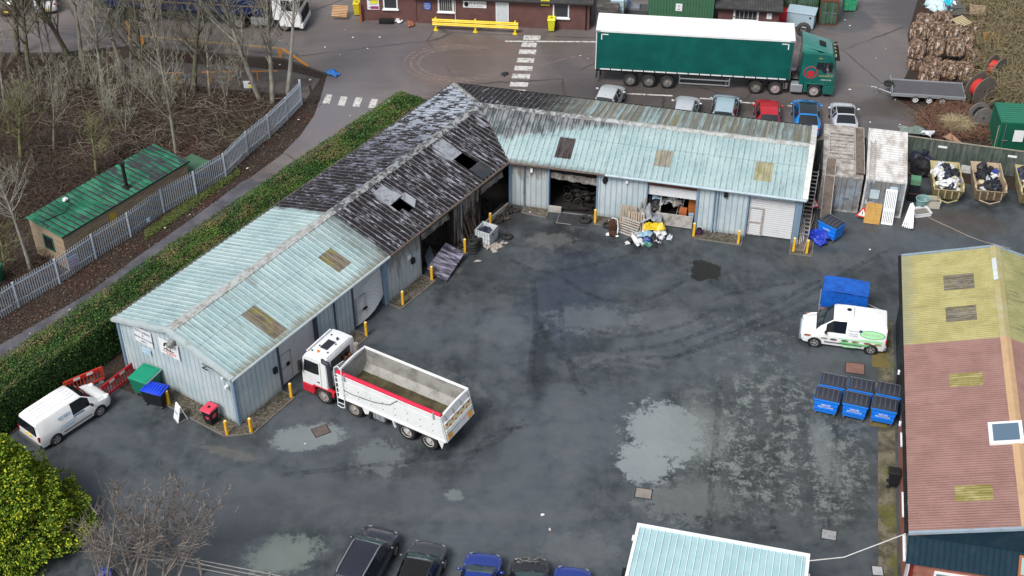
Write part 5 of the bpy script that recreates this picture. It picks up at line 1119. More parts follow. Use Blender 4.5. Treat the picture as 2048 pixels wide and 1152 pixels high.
mb.f += [(36, 0, 6, 12, 18, 24, 38), (37, 39, 29, 23, 17, 11, 5), (36, 37, 5, 4, 3, 2, 1, 0)]
mb.build('roof_fairing', GCT, T, smooth=35)
bx(T, 'roof_hatch', glass((.03, .05, .06)), (15.35, 15.8, .85, 1.6, 3.70, 3.75), bevel=.02) if False else None
mb = MB(); mb.add([(15.85, .85, 3.525), (15.4, .85, 3.68), (15.4, 1.55, 3.68), (15.85, 1.55, 3.525)], [(0, 1, 2, 3)]); mb.add([(15.85, .85, 3.50), (15.4, .85, 3.65), (15.4, 1.55, 3.65), (15.85, 1.55, 3.50)], [(3, 2, 1, 0)]); mb.build('roof_hatch', BLACK, cab); cab.children[0].location = (0, -1.27, .03)
mb = MB(); mb.add([(16.665, .2, 1.82), (16.665, 2.34, 1.82), (16.56, 2.3, 2.75), (16.56, .24, 2.75)], [(0, 1, 2, 3)]); mb.build('windscreen', WSCD, T)
for y0, y1 in ((.006, .02), (2.52, 2.534)):
    mb = MB(); mb.side([(16.45, 1.95), (16.35, 2.72), (15.3, 2.75), (15.28, 2.25), (15.65, 2.18), (15.8, 1.95)], y0, y1); mb.build('side_window', WIN, T)
for o, y in ((-1, .02), (1, 2.52)):
    wheel(T, 15.33, y+o*.01, .5, .33, o, 'truck', rim=mat((.5, .46, .44), .4, .3, .5, (.2, .1, .08), 7)); wheel(T, 12.66, y+o*.0, .5, .33, o, 'truck', rim=mat((.48, .42, .41), .4, .3, .5, (.2, .08, .07), 7)); wheel(T, 11.31, y+o*.0, .5, .55, o, 'twin')
    mb = MB(); mb.box(16.15, 16.32, y+o*.22-.09, y+o*.22+.09, 2.2, 2.85); mb.tube([(16.2, y, 2.8), (16.2, y+o*.2, 2.8)], .03, 5); mb.build('mirror', BLACK, T, bevel=.03)
for x in (11.31, 12.66): bx(T, 'mudguard', BLACK, (x-.6, x+.6, .06, .5, 1.03, 1.08), (x-.64, x-.58, .06, .5, .6, 1.05), (x+.58, x+.64, .06, .5, .6, 1.05), bevel=.02)
bx(T, 'wheel_arch', GC, (14.7, 15.95, .0, .06, 1.03, 1.12), (14.66, 14.74, .0, .06, .6, 1.1), (15.9, 15.98, .0, .06, .6, 1.1), bevel=.03)
bx(T, 'chassis', BLACK, (10.6, 16.2, .85, 1.0, .6, .85), (10.6, 16.2, 1.55, 1.7, .6, .85)); bx(T, 'catwalk', mat((.12, .115, .11), .6, dirt=.6), (12.2, 14.2, .7, 1.85, 1.0, 1.04), (13.2, 13.5, .1, .6, .5, .95))
bx(T, 'light_bar', mat((.5, .45, .2), .4, dirt=.3), (16.5, 16.58, .35, 2.2, 3.02, 3.2)); bx(T, 'sun_visor', BLACK, (16.5, 16.85, .25, 2.3, 2.82, 2.87))
mb = MB()
for k in range(4): mb.tube([(16.45, .5+k*.5, 3.3), (16.7, .5+k*.5, 3.35)], .06, 7)
mb.build('spot_lamp', BLACK, T)
for k in range(3):
    mb = MB(); mb.tube([(13.62, .7+.35*k, 1.5), (13.8, .6+.3*k, 1.15), (14.0, .8+.2*k, 1.35), (14.2, .8+.2*k, 1.7)], .025, 5); mb.build('air_line', BLACK, T)
# generic round red emblem and lettering on the door
RD = mat((.45, .02, .03), .4, dirt=.1)
mb = MB(); mb.ring((14.95, .012, 1.95), .44, .035, 28, 4, axis='Y', sq=.3); mb.build('red_ring_emblem', RD, T)
mb = MB(); mb.side([(14.95+.26*math.cos(t)*(1+.15*math.sin(3*t)), 1.85+.24*math.sin(t)) for t in [2*PI*i/20 for i in range(20)]], .004, .012); mb.build('red_ring_emblem', RD, T)
sidetext(T, 'HAULAGE CO', .15, 16.0, 1.72, 0, -1, mat((.6, .5, .15), .4, dirt=0), lift=-.006); sidetext(T, '01686 625 000', .12, 16.05, 1.42, 0, -1, WHITEP, lift=-.006); sidetext(T, 'TGX', .12, 15.5, 3.05, 0, -1, PLATE_Y, lift=-.02)

# --- blue articulated lorry behind the trees
hw = math.radians(-7.5)
T = thing('blue_lorry', 'white cab lorry with dark blue trailer behind the bare trees', 'lorry', G(606, 66)+Vector((0, 0, .012)), hw)
DBL = mat((.008, .018, .07), .55, dirt=.5, dc=(.06, .05, .04), sc=1)
cab = cabshell(T, [(-.1, .4), (-.05, 1.2), (-.2, 1.7), (-.55, 2.85), (-.9, 3.3), (-2.2, 3.5), (-2.25, .95), (-1.8, .9), (-1.75, .4)], 1.24, WHITE); cab.location = (0, 1.25, 0)
mb = MB(); mb.add([(-.18, .25, 1.75), (-.18, 2.25, 1.75), (-.52, 2.2, 2.75), (-.52, .3, 2.75)], [(0, 1, 2, 3)]); mb.build('windscreen', WSCD, T)
mb = MB(); mb.box(-.1, .02, .35, 2.15, .75, 1.5); mb.build('grille', BLACK, T); mb = MB(); mb.side([(-.45, 1.75), (-.8, 2.6), (-1.5, 2.6), (-1.5, 1.75)], -.004, .012); mb.build('side_window', WIN, T)
mb = MB(); mb.box(-.25, .06, .05, 2.45, .3, .7); mb.build('front_bumper', WHITE, T, bevel=.06)
for o, y in ((-1, .03), (1, 2.47)):
    for x in (-1.4, -5.0): wheel(T, x, y, .5, .35, o, 'truck')
    for x in (-12.2, -13.5, -14.8): wheel(T, x, y, .5, .35, o, 'twin')
    mb = MB(); mb.box(-.6, -.42, y+o*.2-.08, y+o*.2+.08, 2.0, 2.7); mb.build('mirror', BLACK, T, bevel=.03)
mb = MB(); mb.box(-16.4, -2.9, .0, 2.5, 1.25, 4.0); tr_2 = mb.build('trailer_body', DBL, T, bevel=.03)
bx(T, 'side_rail', mat((.2, .15, .08), .6, dirt=.6), (-16.4, -2.9, -.03, -.002, 1.9, 1.98), (-16.4, -2.9, -.03, -.002, 2.9, 2.98)); bx(T, 'chassis', BLACK, (-16, -1, .7, 1.8, .8, 1.2)); bx(T, 'fuel_tank', GALV, (-4.0, -2.6, .1, .6, .4, 1.0))
sidetext(T, 'CHARLES', .9, -8, 3.0, 0, -1, mat((.25, .19, .08), .5, dirt=.2), lift=.0) if False else None
# vehicles at the far top-left corner
car('dark red van-like car behind the trees in the far left corner', 'car', (G(25, 30).x, G(25, 30).y+1.5), math.radians(85), mat((.06, .03, .03), .3, .1, .2, coat=.6), 4.2, 1.8, 1.7, None, 'suv')
car('white car behind the trees in the far left yard', 'car', (G(80, 26).x, G(80, 26).y+1.5), math.radians(110), WHITE, 4.3, 1.8, 1.5, None, 'suv')
# --- flat car-transporter trailer
a = G(1785, 190, .6); 
# ---------------------------------------------------------------- house on the right
HH = math.radians(78.1)
n = N('red_brick'); v = n.co(); br = n.nd('TexBrick'); br.inputs['Scale'].default_value = 4.4; br.inputs['Mortar Size'].default_value = .03; br.inputs['Color1'].default_value = (.30, .075, .045, 1); br.inputs['Color2'].default_value = (.38, .10, .06, 1); br.inputs['Mortar'].default_value = (.30, .24, .2, 1)
mpv = n.co(rot=(PI/2, 0, 0)); sx_ = n.sep(v); cb = n.nd('CombineXYZ'); n.ln(n.mth('ADD', sx_[0], sx_[1]), cb.inputs[0]); n.ln(sx_[2], cb.inputs[1]); n.ln(cb, br.inputs[0]); n.base(n.mix(n.mr(n.noise(v, 2, 5), .4, .7, 0, .5), br.outputs[0], (.14, .06, .045))); n.rough(.85); BRICK = n.m
n = N('dark_brick'); v = n.co(); br = n.nd('TexBrick'); br.inputs['Scale'].default_value = 4.4; br.inputs['Mortar Size'].default_value = .03; br.inputs['Color1'].default_value = (.12, .045, .042, 1); br.inputs['Color2'].default_value = (.16, .062, .055, 1); br.inputs['Mortar'].default_value = (.13, .1, .09, 1)
sx_ = n.sep(v); cb = n.nd('CombineXYZ'); n.ln(n.mth('ADD', sx_[0], sx_[1]), cb.inputs[0]); n.ln(sx_[2], cb.inputs[1]); n.ln(cb, br.inputs[0]); n.base(n.mix(n.mr(n.noise(v, 1.5, 5), .4, .7, 0, .6), br.outputs[0], (.09, .05, .05))); n.rough(.85); DBRICK = n.m
T = thing('workshop_house', 'brick building with half yellow half pink corrugated roof and dark blue lean-to', 'building', (16.82, 39.96, .004), HH)
def simple_roof(name, c1, c2, c3, k3=.5, sc=1.0):
    n = N(name); v = n.co(); a = n.noise(v, sc, 6, .65); b = n.noise(n.co('UV', scale=(1, .1, 1)), 4, 5, .7); cc = n.mix(n.mr(a, .35, .65), c1, c2); cc = n.mix(n.mr(b, .5, .75, 0, k3), cc, c3); f = n.noise(v, 11, 4, .7); cc = n.mix(n.mr(f, .62, .75, 0, .4), cc, c3); n.base(cc); n.rough(.8); return n
n = simple_roof('yellow_lichen_cement', (.29, .265, .11), (.36, .33, .15), (.17, .16, .09)); s = n.sep(n.co('UV')); low = n.mr(n.mth('ADD', s[1], n.mth('MULTIPLY', n.noise(n.co(), 1.5, 5), .9)), .55, 1.3, .6, 0); 
bs = n.b.inputs['Base Color'].links[0].from_socket; n.base(n.mix(low, bs, (.20, .21, .16))); YRF = n.m
n = simple_roof('pink_cement', (.225, .13, .115), (.27, .16, .142), (.15, .09, .08), .5); PRF = n.m
n = simple_roof('yellow_roof_far', (.22, .22, .10), (.30, .29, .14), (.06, .06, .04), .8); YRF2 = n.m
ze, zr, yr = 4.5, 5.8, -4.6; SLh = math.hypot(yr, zr-ze); sv = Vector((0, yr, zr-ze)).normalized(); nv_ = Vector((0, (zr-ze), -yr)).normalized()
def hs(y): return -y/4.6*SLh
SL_ = [(16.6, 17.9, 2.0, 3.45), (13.95, 15.15, 2.0, 3.42), (9.0, 10.0, 1.97, 3.42), (1.55, 2.5, 1.9, 3.4)]
hol = [(a, b, hs(-c), hs(-d)) for a, b, c, d in SL_]
XS = 12.43
for nm, x0, x1, m_, hh in (('roof', XS, 20.0, YRF, hol[:2]), ('roof', -.1, XS-.0, PRF, hol[2:]+[(4.95, 6.3, hs(-3.5), SLh-.01)])):
    mb = MB(); ribsheet(mb, (0, 0, ze), (1, 0, 0), sv, nv_, [(x0, 0), (x1, 0), (x1, SLh), (x0, SLh)], SINE, .15, hh); mb.build(nm, m_, T, smooth=60, label='yellow lichened roof half' if m_ is YRF else 'pink corrugated roof half')
sv2 = Vector((0, -yr, zr-ze)).normalized(); nv2 = Vector((0, -(zr-ze), -yr)).normalized()
nv2 = Vector((0, -(zr-ze), -yr)).normalized(); nv2 = Vector((0, -nv2.y if nv2.y > 0 else nv2.y, abs(nv2.z)))
for x0, x1, m_ in ((XS, 20.0, YRF2), (-.1, XS, PRF)):
    mb = MB(); ribsheet(mb, (0, 2*yr, ze), (1, 0, 0), sv2, nv2, [(x0, 0), (x1, 0), (x1, SLh), (x0, SLh)], SINE, .15); mb.build('roof', m_, T, smooth=60)
RL3 = rl('house_rooflight_brown', (.09, .08, .06), (.20, .18, .14), .2); RL4 = rl('house_rooflight_green', (.17, .15, .04), (.32, .28, .13), .5)
for i, h_ in enumerate(hol):
    mb = MB(); ribsheet(mb, Vector((0, 0, ze))-nv_*.01, (1, 0, 0), sv, nv_, [(h_[0]-.02, h_[2]-.03), (h_[1]+.02, h_[2]-.03), (h_[1]+.02, h_[3]+.03), (h_[0]-.02, h_[3]+.03)], SINE, .15); mb.build('rooflight', RL3 if i < 2 else RL4, T, smooth=60, label=('weathered brown rooflight' if i < 2 else 'mossy yellow green rooflight'))
def HP(x, y, d=0): return Vector((x, y, ze+(zr-ze)*(-y/4.6)))+nv_*d
def hplate(name, m, x0, x1, y0, y1, d0, d1, par=T, bevel=0):
    mb = MB(); mb.add([HP(x0, y0, d0), HP(x1, y0, d0), HP(x1, y1, d0), HP(x0, y1, d0), HP(x0, y0, d1), HP(x1, y0, d1), HP(x1, y1, d1), HP(x0, y1, d1)], [(0, 1, 2, 3), (7, 6, 5, 4), (0, 4, 5, 1), (1, 5, 6, 2), (2, 6, 7, 3), (3, 7, 4, 0)]); return mb.build(name, m, par, bevel=bevel)
WPVC = mat((.78, .80, .82), .35, dirt=.15)
rw_ = hplate('roof_window', WPVC, 4.9, 6.3, -3.45, -4.85, .0, .12); hplate('pane', glass((.10, .16, .22), .05), 5.05, 6.15, -3.62, -4.7, .121, .128, rw_)
for x0, x1, m_ in ((XS, 20.0, mat((.36, .32, .14), .8, dirt=.5, dc=(.45, .44, .4), sc=2)), (-.1, XS, mat((.50, .33, .19), .8, dirt=.4, dc=(.3, .2, .14)))):
    mb = MB(); w4 = .26
    mb.add([(x0, yr+w4, zr-.03), (x0, yr, zr+.075), (x0, yr-w4, zr-.03), (x1, yr+w4, zr-.03), (x1, yr, zr+.075), (x1, yr-w4, zr-.03)], [(0, 1, 4, 3), (1, 2, 5, 4), (0, 2, 1), (3, 4, 5), (0, 3, 5, 2)]); mb.build('ridge_cap', m_, T)
mb = MB(); mb.add([HP(18.9, yr+.24, .075), HP(17.0, yr+.24, .075), HP(17.0, yr+.02, .12), HP(18.9, yr+.02, .12)], [(0, 1, 2, 3)]); mb.build('ridge_patch', mat((.55, .6, .6), .6, dirt=.4), T)
def hbox(name, m, *b, bevel=0, par=None, label=None):
    mb = MB()
    for q in b: mb.box(*q)
    return mb.build(name, m, par or T, bevel=bevel, label=label)
# verge bars and gutter
for y0, y1 in ((.0, yr), (2*yr, yr)):
    mb = MB(); z0, z1 = ze, zr; mb.add([(20.0, y0, z0-.1), (20.12, y0, z0-.1), (20.12, y1, z1-.1), (20.0, y1, z1-.1), (20.0, y0, z0+.07), (20.12, y0, z0+.07), (20.12, y1, z1+.07), (20.0, y1, z1+.07)], [(0, 1, 2, 3), (7, 6, 5, 4), (0, 4, 5, 1), (1, 5, 6, 2), (2, 6, 7, 3), (3, 7, 4, 0)]); mb.build('verge_trim', mat((.25, .32, .38), .5, dirt=.4), T)
    mb = MB(); mb.add([(-.22, y0, z0-.1), (-.1, y0, z0-.1), (-.1, y1, z1-.1), (-.22, y1, z1-.1), (-.22, y0, z0+.04), (-.1, y0, z0+.04), (-.1, y1, z1+.04), (-.22, y1, z1+.04)], [(0, 1, 2, 3), (7, 6, 5, 4), (0, 4, 5, 1), (1, 5, 6, 2), (2, 6, 7, 3), (3, 7, 4, 0)]); mb.build('verge_trim', mat((.28, .35, .42), .5, dirt=.4), T)
mb = MB(); mb.tube([(-.1, .08, ze-.06), (20.05, .08, ze-.06)], .085, 8); mb.tube([(-.1, -.1, ze-.12), (20.05, -.1, ze-.12)], .05, 6); mb.build('gutter', BLACK, T, smooth=40)
yw = -.45
hbox('wall', BRICK, (-.1, 11.3, yw-.2, yw, 0, ze-.15)); hbox('wall', mat((.035, .05, .07), .6, dirt=.4), (11.3, 19.9, yw-.2, yw+.02, 0, ze-.15), label='dark blue clad wall section')
mb = MB(); mb.v = []; poly = [(yw-.2, 0), (2*yr+.4, 0), (2*yr+.4, ze-.1), (yr, zr-.1), (yw-.2, ze-.15)]
for xx in (19.7, -.1):
    mbx = MB(); mbx.add([(xx, y, z) for y, z in poly]+[(xx+.2, y, z) for y, z in poly], [(0, 1, 2, 3, 4), (9, 8, 7, 6, 5)]+[(i, 5+i, 5+(i+1) % 5, (i+1) % 5) for i in range(5)]); mbx.build('wall', BRICK, T)
hbox('wall', BRICK, (-.1, 19.9, 2*yr+.4, 2*yr+.6, 0, ze-.15))
for x0, x1 in ((3.9, 5.3), (8.6, 9.4), (1.2, 2.6)):
    wf = hbox('window', WPVC, (x0, x1, yw, yw+.06, 1.4, 2.7)); hbox('pane', GLASS, (x0+.08, x1-.08, yw+.06, yw+.066, 1.5, 2.6), par=wf); hbox('sill', WPVC, (x0-.08, x1+.08, yw+.0, yw+.14, 1.32, 1.4), par=wf)
hbox('bargeboard', mat((.25, .02, .02), .6, dirt=.3), (-.9, -.1, yw+.02, yw+.06, 0.2, 2.9)); hbox('wall_camera', WPVC, (6.9, 7.05, .16, .26, 4.1, 4.3), bevel=.01); hbox('wall_camera', WPVC, (10.6, 10.75, .16, .26, 4.1, 4.3), bevel=.01)
hbox('dark_door', BLACK, (13.2, 15.0, yw+.02, yw+.05, .05, 2.3)); hbox('meter_cupboard', WPVC, (-.2, .4, yw+.01, yw+.1, 1.2, 2.4))
# dark blue lean-to
DKR = mat((.006, .024, .040), .75, dirt=.25, dc=(.05, .08, .09))
mb = MB(); S_ = Vector((.95, 0, .85)).normalized()
ribsheet(mb, (-1.0, -.02, 3.5), (0, -1, 0), S_, Vector((-S_.z, 0, S_.x)), [(0, 0), (9, 0), (9, 1.2), (0.0, 1.2)], TRAP, .25); mb.build('lean_to_roof', DKR, T)
hbox('wall', BRICK, (-.8, -.12, yw-9, yw-.0, 0, 3.45))
mb = MB(); mb.add([(-.13, yw, 3.4), (-.13, -9.0, 3.4), (-.13, yr, zr-.12), (-.13, yw, ze-.12)], [(0, 1, 2, 3)]); mb.build('gable_cladding', DKR, T)
wf = hbox('window', WPVC, (-.87, -.8, -3.3, -1.3, 1.6, 3.1)); hbox('pane', glass((.12, .2, .2)), (-.878, -.871, -2.25, -1.4, 1.7, 3.0), (-.878, -.871, -3.2, -2.35, 1.7, 3.0), par=wf)
wf = hbox('window', WPVC, (-.87, -.8, -5.6, -4.0, 1.6, 3.1)); hbox('pane', glass(), (-.878, -.871, -5.5, -4.1, 1.7, 3.0), par=wf)
mb = MB(); Pq = Vector((-.75, -4.25, 4.0)); S3 = S_; N3 = Vector((-S_.z, 0, S_.x)); E3 = Vector((0, -1, 0))
def lt(e, s, d): return Vector((-1.0, -.02, 3.5))+E3*e+S3*s+N3*d
for d0, d1, a, b, nm, m_ in ((.03, .13, 0, 0, 'roof_window', mat((.30, .10, .04), .5, dirt=.3)), (.131, .14, .1, .1, 'pane', glass((.25, .4, .38)))):
    mb = MB(); e0, e1, s0, s1 = 4.55+a, 5.9-a, .15+b, 1.05-b; mb.add([lt(e0, s0, d0), lt(e1, s0, d0), lt(e1, s1, d0), lt(e0, s1, d0), lt(e0, s0, d1), lt(e1, s0, d1), lt(e1, s1, d1), lt(e0, s1, d1)], [(3, 2, 1, 0), (4, 5, 6, 7), (0, 1, 5, 4), (1, 2, 6, 5), (2, 3, 7, 6), (3, 0, 4, 7)])
    o_ = mb.build(nm, m_, T if nm != 'pane' else o_)
MH = T.matrix_world.copy()
def FH(x, y, z=0): return MH @ Vector((x, y, z))
# concrete apron strip along the house
n = N('mossy_concrete'); v = n.co(); a = n.noise(v, 1.3, 6, .7); b = n.noise(v, .7, 4); cc = n.mix(n.mr(a, .4, .62), (.07, .065, .045), (.17, .155, .11)); cc = n.mix(n.mr(b, .5, .62, 0, .6), cc, (.11, .115, .02)); cc = n.mix(n.mr(n.noise(v, 5, 5, .7), .55, .7, 0, .6), cc, (.04, .038, .03)); n.base(cc); n.rough(.85); MOSS = n.m
sheet('pavement', [FH(-4, .55), FH(20.1, .55), FH(20.1, -.3), FH(-4, -.3)], .012, MOSS)
mb = MB()
for i in range(3): mb.box(13.2+i*0, 19.6, .0, .95, .012, .03)
mb = MB(); mb.box(11.2, 14.6, .1, .95, .012, .02); mb.box(15.9, 19.7, .05, .85, .012, .021); mb.v = [MH @ p for p in mb.v]; mb.build('pavement', mat((.15, .12, .045), .85, dirt=.6, dc=(.09, .08, .04)), kind='structure')
cb_ = MB(); cb_.tube([FH(-.15, .1, 4.4), FH(-.9, 2.5, 3.2), FH(-1.2, 4.0, 2.95), FH(-1.0, 5.2, 2.9)], .025, 6); cb_.build('overhead_cable', mat((.5, .5, .48), .6, dirt=.3), label='pale cable sagging from lean-to to light blue cabin roof', cat='cable')
# ---------------------------------------------------------------- light blue roofed cabin, bottom
p0 = Vector((5.51, 41.8, 0)); hc = math.atan2(39.96-41.8, 12.83-5.51)
T = thing('site_cabin', 'cabin with light blue ribbed roof and white edge trim at the bottom edge', 'cabin', p0, hc); LC = 7.55
n = simple_roof('cabin_roof_blue', (.30, .47, .50), (.36, .53, .55), (.24, .38, .42), .4); e_ = n.mth('FRACT', n.mth('DIVIDE', n.sep(n.co('UV'))[0], .3)); n.base(n.mix(n.mth('MULTIPLY', n.mr(e_, .06, .1), n.mr(e_, .18, .22, .7, 0)), n.b.inputs['Base Color'].links[0].from_socket, (.72, .78, .8))); CRF = n.m  # light-catching raised ribs: pale highlight line mixed into the roof colour
mb = MB(); ribsheet(mb, (.0, .0, 2.96), (1, 0, 0), (0, -1, 0), (0, 0, 1), [(.12, .12), (LC-.12, .12), (LC-.12, 5.9), (.12, 5.9)], [(0, 0), (.08, .05), (.2, .05), (.28, 0), (1, 0)], .3); mb.build('roof', CRF, T)
def tb(name, m, *b, T=T, bevel=0, par=None, label=None):
    mb = MB()
    for q in b: mb.box(*q)
    return mb.build(name, m, par or T, bevel=bevel, label=label)
tb('roof_trim', WPVC, (0, LC, -.16, 0, 2.8, 3.02)); tb('roof_trim', WPVC, (0, .14, -6, -.16, 2.8, 3.02)); tb('roof_trim', WPVC, (LC-.14, LC, -6, -.16, 2.8, 3.02))
tb('wall', mat((.3, .4, .42), .5, dirt=.3), (.1, LC-.1, -5.9, -.1, 0.05, 2.8)); tb('wall_light', WPVC, (-.12, .0, -.7, -.45, 2.55, 2.7), bevel=.02); tb('wall_light', BLACK, (-.22, .0, -2.6, -2.3, 2.3, 2.6), bevel=.02); tb('wall_light', WPVC, (LC, LC+.1, -1.0, -.85, 2.6, 2.72), bevel=.02)
# ---------------------------------------------------------------- drain covers and plates
IRON = mat((.13, .10, .09), .7, dirt=.6, dc=(.06, .05, .045), sc=4)
def plate(px, w_, d_, rz, m, label, name='manhole_cover', extra=None):
    p = G(*px); T = thing(name, label, 'drain cover', (p.x, p.y, .006), rz); mb = MB(); mb.box(-w_/2, w_/2, -d_/2, d_/2, 0, .02); mb.build('cover', m, T, bevel=.004)
    mb = MB(); e = .05
    for b in ((-w_/2-e, w_/2+e, d_/2+.005, d_/2+e), (-w_/2-e, w_/2+e, -d_/2-e, -d_/2-.005), (-w_/2-e, -w_/2-.005, -d_/2, d_/2), (w_/2+.005, w_/2+e, -d_/2, d_/2)): mb.box(*b, 0, .014)
    mb.build('frame', mat((.04, .038, .036), .7, dirt=.4), T)
    mb = MB()
    for k in range(5): mb.box(-w_/2+.05+k*(w_-.1)/5, -w_/2+.05+k*(w_-.1)/5+.03, -d_/2+.05, d_/2-.05, .02, .025)
    mb.build('tread', m, T)
    return T
plate((1287, 987), .75, .6, -.2, mat((.25, .22, .2), .7, dirt=.4), 'rusty square manhole cover at the lower middle of the worn patch'); plate((1658, 1070), .65, .55, -.25, mat((.30, .31, .32), .6, dirt=.5, dc=(.1, .1, .1), sc=5), 'pale metal cover right of the light blue cabin roof')
plate((1755, 1142), .45, .5, -.1, mat((.40, .42, .44), .6, dirt=.3), 'small light plate by the lean-to wall'); plate((642, 862), .75, .6, .5, IRON, 'brown drain cover in the pale patch beside the tipper'); plate((1710, 737), .95, .8, -.2, mat((.22, .12, .10), .75, dirt=.4), 'reddish square cover between the white van and the blue bins')
# ---------------------------------------------------------------- bins
def bin4(label, loc, rz, body, lid, group=None, name='wheeled_bin', W_=1.26, D=.95, H=1.15, txt=None, lidopen=False, ribs=5, proto={}):
    key = (id(body), id(lid), W_, txt, lidopen)
    if key in proto: return dup(proto[key], (loc[0], loc[1], .01), rz, label, group)
    T = thing(name, label, 'bin', (loc[0], loc[1], .01), rz, group); a, b = W_/2, D/2
    mb = MB(); mb.frus((-a*.86, a*.86, -b*.78, b*.78, .2), (-a, a, -b, b, H)); mb.frus((-a*1.04, a*1.04, -b*1.05, b*1.05, H-.1), (-a*1.04, a*1.04, -b*1.05, b*1.05, H)); mb.build('body', body, T, bevel=.025)
    mb = MB()
    for z in (.48, .78): mb.frus((-a*.9-.01*z, a*.9+.01*z, -b*.86-.02-.06*z, b*.86, z), (-a*.9, a*.9, -b*.87-.03-.05*z, b*.86, z+.03))
    mb.build('body_rib', body, T)
    mb = MB(); nx, ny = 10, 6; lz = lambda x, y: H+.02+.10*(1-(x/a)**4)*(1-(abs(y)/b)**3)*.9
    for i in range(nx+1):
        for j in range(ny+1): x = -a*1.02+2.04*a*i/nx; y = -b*1.03+2.06*b*j/ny; mb.v.append(Vector((x, y, lz(x*.97, y*.97) if not lidopen else lz(x*.97, y*.97))))
    for i in range(nx):
        for j in range(ny): mb.f.append((i*(ny+1)+j, (i+1)*(ny+1)+j, (i+1)*(ny+1)+j+1, i*(ny+1)+j+1))
    ld = mb.build('lid', lid, T, smooth=50)
    mb = MB()
    for k in range(ribs): x = -a*.8+k*1.6*a/(ribs-1); mb.tube([(x, -b*.9, H+.055), (x, -b*.3, H+.125), (x, b*.3, H+.125), (x, b*.9, H+.055)], .034, 5)
    mb.build('lid_rib', LKR if lid is LK else lid, ld, smooth=50)
    mb = MB(); mb.cyl((-a*1.0, b*1.08, H-.02), (a*1.0, b*1.08, H-.02), .03, 8); mb.build('hinge_bar', GALV if not lidopen else body, T)
    for x in (-a*.75, a*.75):
        for y in (-b*.65, b*.65):
            mb = MB(); mb.cyl((x-.03, y, .1), (x+.03, y, .1), .1, 12); mb.box(x-.04, x+.04, y-.04, y+.04, .15, .24); mb.build('caster', mat((.1, .1, .1), .6, .2, .3), T)
    if txt:
        mb = MB()
        for i, t in enumerate(txt): mb.text(t, .14, Matrix.Translation((0, -b*.93-.045+.02*i, .82-.15*i)) @ Matrix.Rotation(PI/2-.1, 4, 'X'), .004)
        mb.build('lettering', WHITEP, T)
    proto[key] = T; return T
BB = mat((.006, .19, .74), .4, dirt=.2, dc=(.01, .06, .2)); LKR = mat((.085, .092, .115), .5, dirt=.2); LK = mat((.035, .040, .055), .5, dirt=.3, dc=(.07, .07, .08)); GB = mat((.006, .16, .09), .4, dirt=.2, dc=(.01, .08, .05)); GBL = mat((.008, .26, .15), .35, dirt=.15); BLL = mat((.008, .055, .60), .35, dirt=.1); BKB = mat((.014, .016, .02), .5, dirt=.3)
hb_ = math.atan2(51.54-51.92, 16.6-15.33)-.02; pv = Vector((-math.sin(hb_), math.cos(hb_)))
fr3 = [((15.33+16.6)/2, (51.92+51.54)/2), ((16.7+18.0)/2, (51.65+51.08)/2), ((18.07+19.37)/2, (51.19+50.81)/2)]
labs = ['blue bin, front left of the block of six', 'blue bin, front middle of the block of six', 'blue bin, front right of the block against the house wall', 'blue bin, back left of the block of six', 'blue bin, back middle of the block of six, dark ribbed lid', 'blue bin, back right of the block against the house wall']
for r_ in range(2):
    for k, (x, y) in enumerate(fr3):
        q = Vector((x, y))+pv*(.5+1.13*r_)+Vector((.12*r_, 0)); bin4(labs[r_*3+k], q, hb_+R.uniform(-.03, .03), BB, LK, 'six blue bins by the house', txt=('REFUSE', 'RECYCLING') if r_ == 0 else None)
hs_ = math.radians(-50); bin4('single bright blue bin with dark lid in front of the containers', (19.2, 67.6), math.radians(-47), BB, LK, None, W_=1.3, D=1.0, txt=('WASTE',))
T = bin4('green bin with domed ribbed lid against the gable wall', (-19.15, 54.0), THA+PI+.15, GB, GBL, None, W_=1.3, D=1.1, H=1.2, ribs=7)
mb = MB(); mb.text('RECYCLE', .16, Matrix.Translation((0, -.63, .8)) @ Matrix.Rotation(PI/2, 4, 'X'), .004); mb.build('lettering', WHITEP, T) if False else None
T = bin4('black wheeled bin with bright blue lid beside the green bin', (-18.45, 53.0), THA-PI/2+.25, BKB, BLL, None, W_=1.2, D=.85, H=1.05, ribs=7, lidopen=True)
def wbin(label, px, rz, body, lid, h=1.0, sc=1.0):
    p = G(*px); T = thing('wheelie_bin', label, 'bin', (p.x, p.y, .036), rz); mb = MB(); mb.frus((-.2*sc, .2*sc, -.22*sc, .22*sc, .06), (-.27*sc, .27*sc, -.32*sc, .32*sc, h)); mb.build('body', body, T, bevel=.03)
    mb = MB(); mb.frus((-.3*sc, .3*sc, -.36*sc, .36*sc, h), (-.27*sc, .27*sc, -.3*sc, .3*sc, h+.09)); l_ = mb.build('lid', lid, T, bevel=.02); mb = MB(); mb.cyl((0, .0, h+.09), (0, .0, h+.096), .08*sc, 14); mb.build('lid_opening', BLACK, l_)
    for x in (-.24*sc, .24*sc):
        mb = MB(); mb.cyl((x-.03, .24*sc, .1), (x+.03, .24*sc, .1), .1, 14); mb.build('bin_wheel', RUBBER, T)
    mb = MB(); mb.tube([(-.25*sc, .34*sc, h-.02), (-.25*sc, .4*sc, h), (.25*sc, .4*sc, h), (.25*sc, .34*sc, h-.02)], .02, 6); mb.build('handle', body, T)
    return T
T = wbin('black wheelie bin with bright red lid near the gable corner', (424, 846), THA-PI/2+.1, BKB, mat((.62, .05, .09), .35, dirt=.1), 1.0, 1.1)
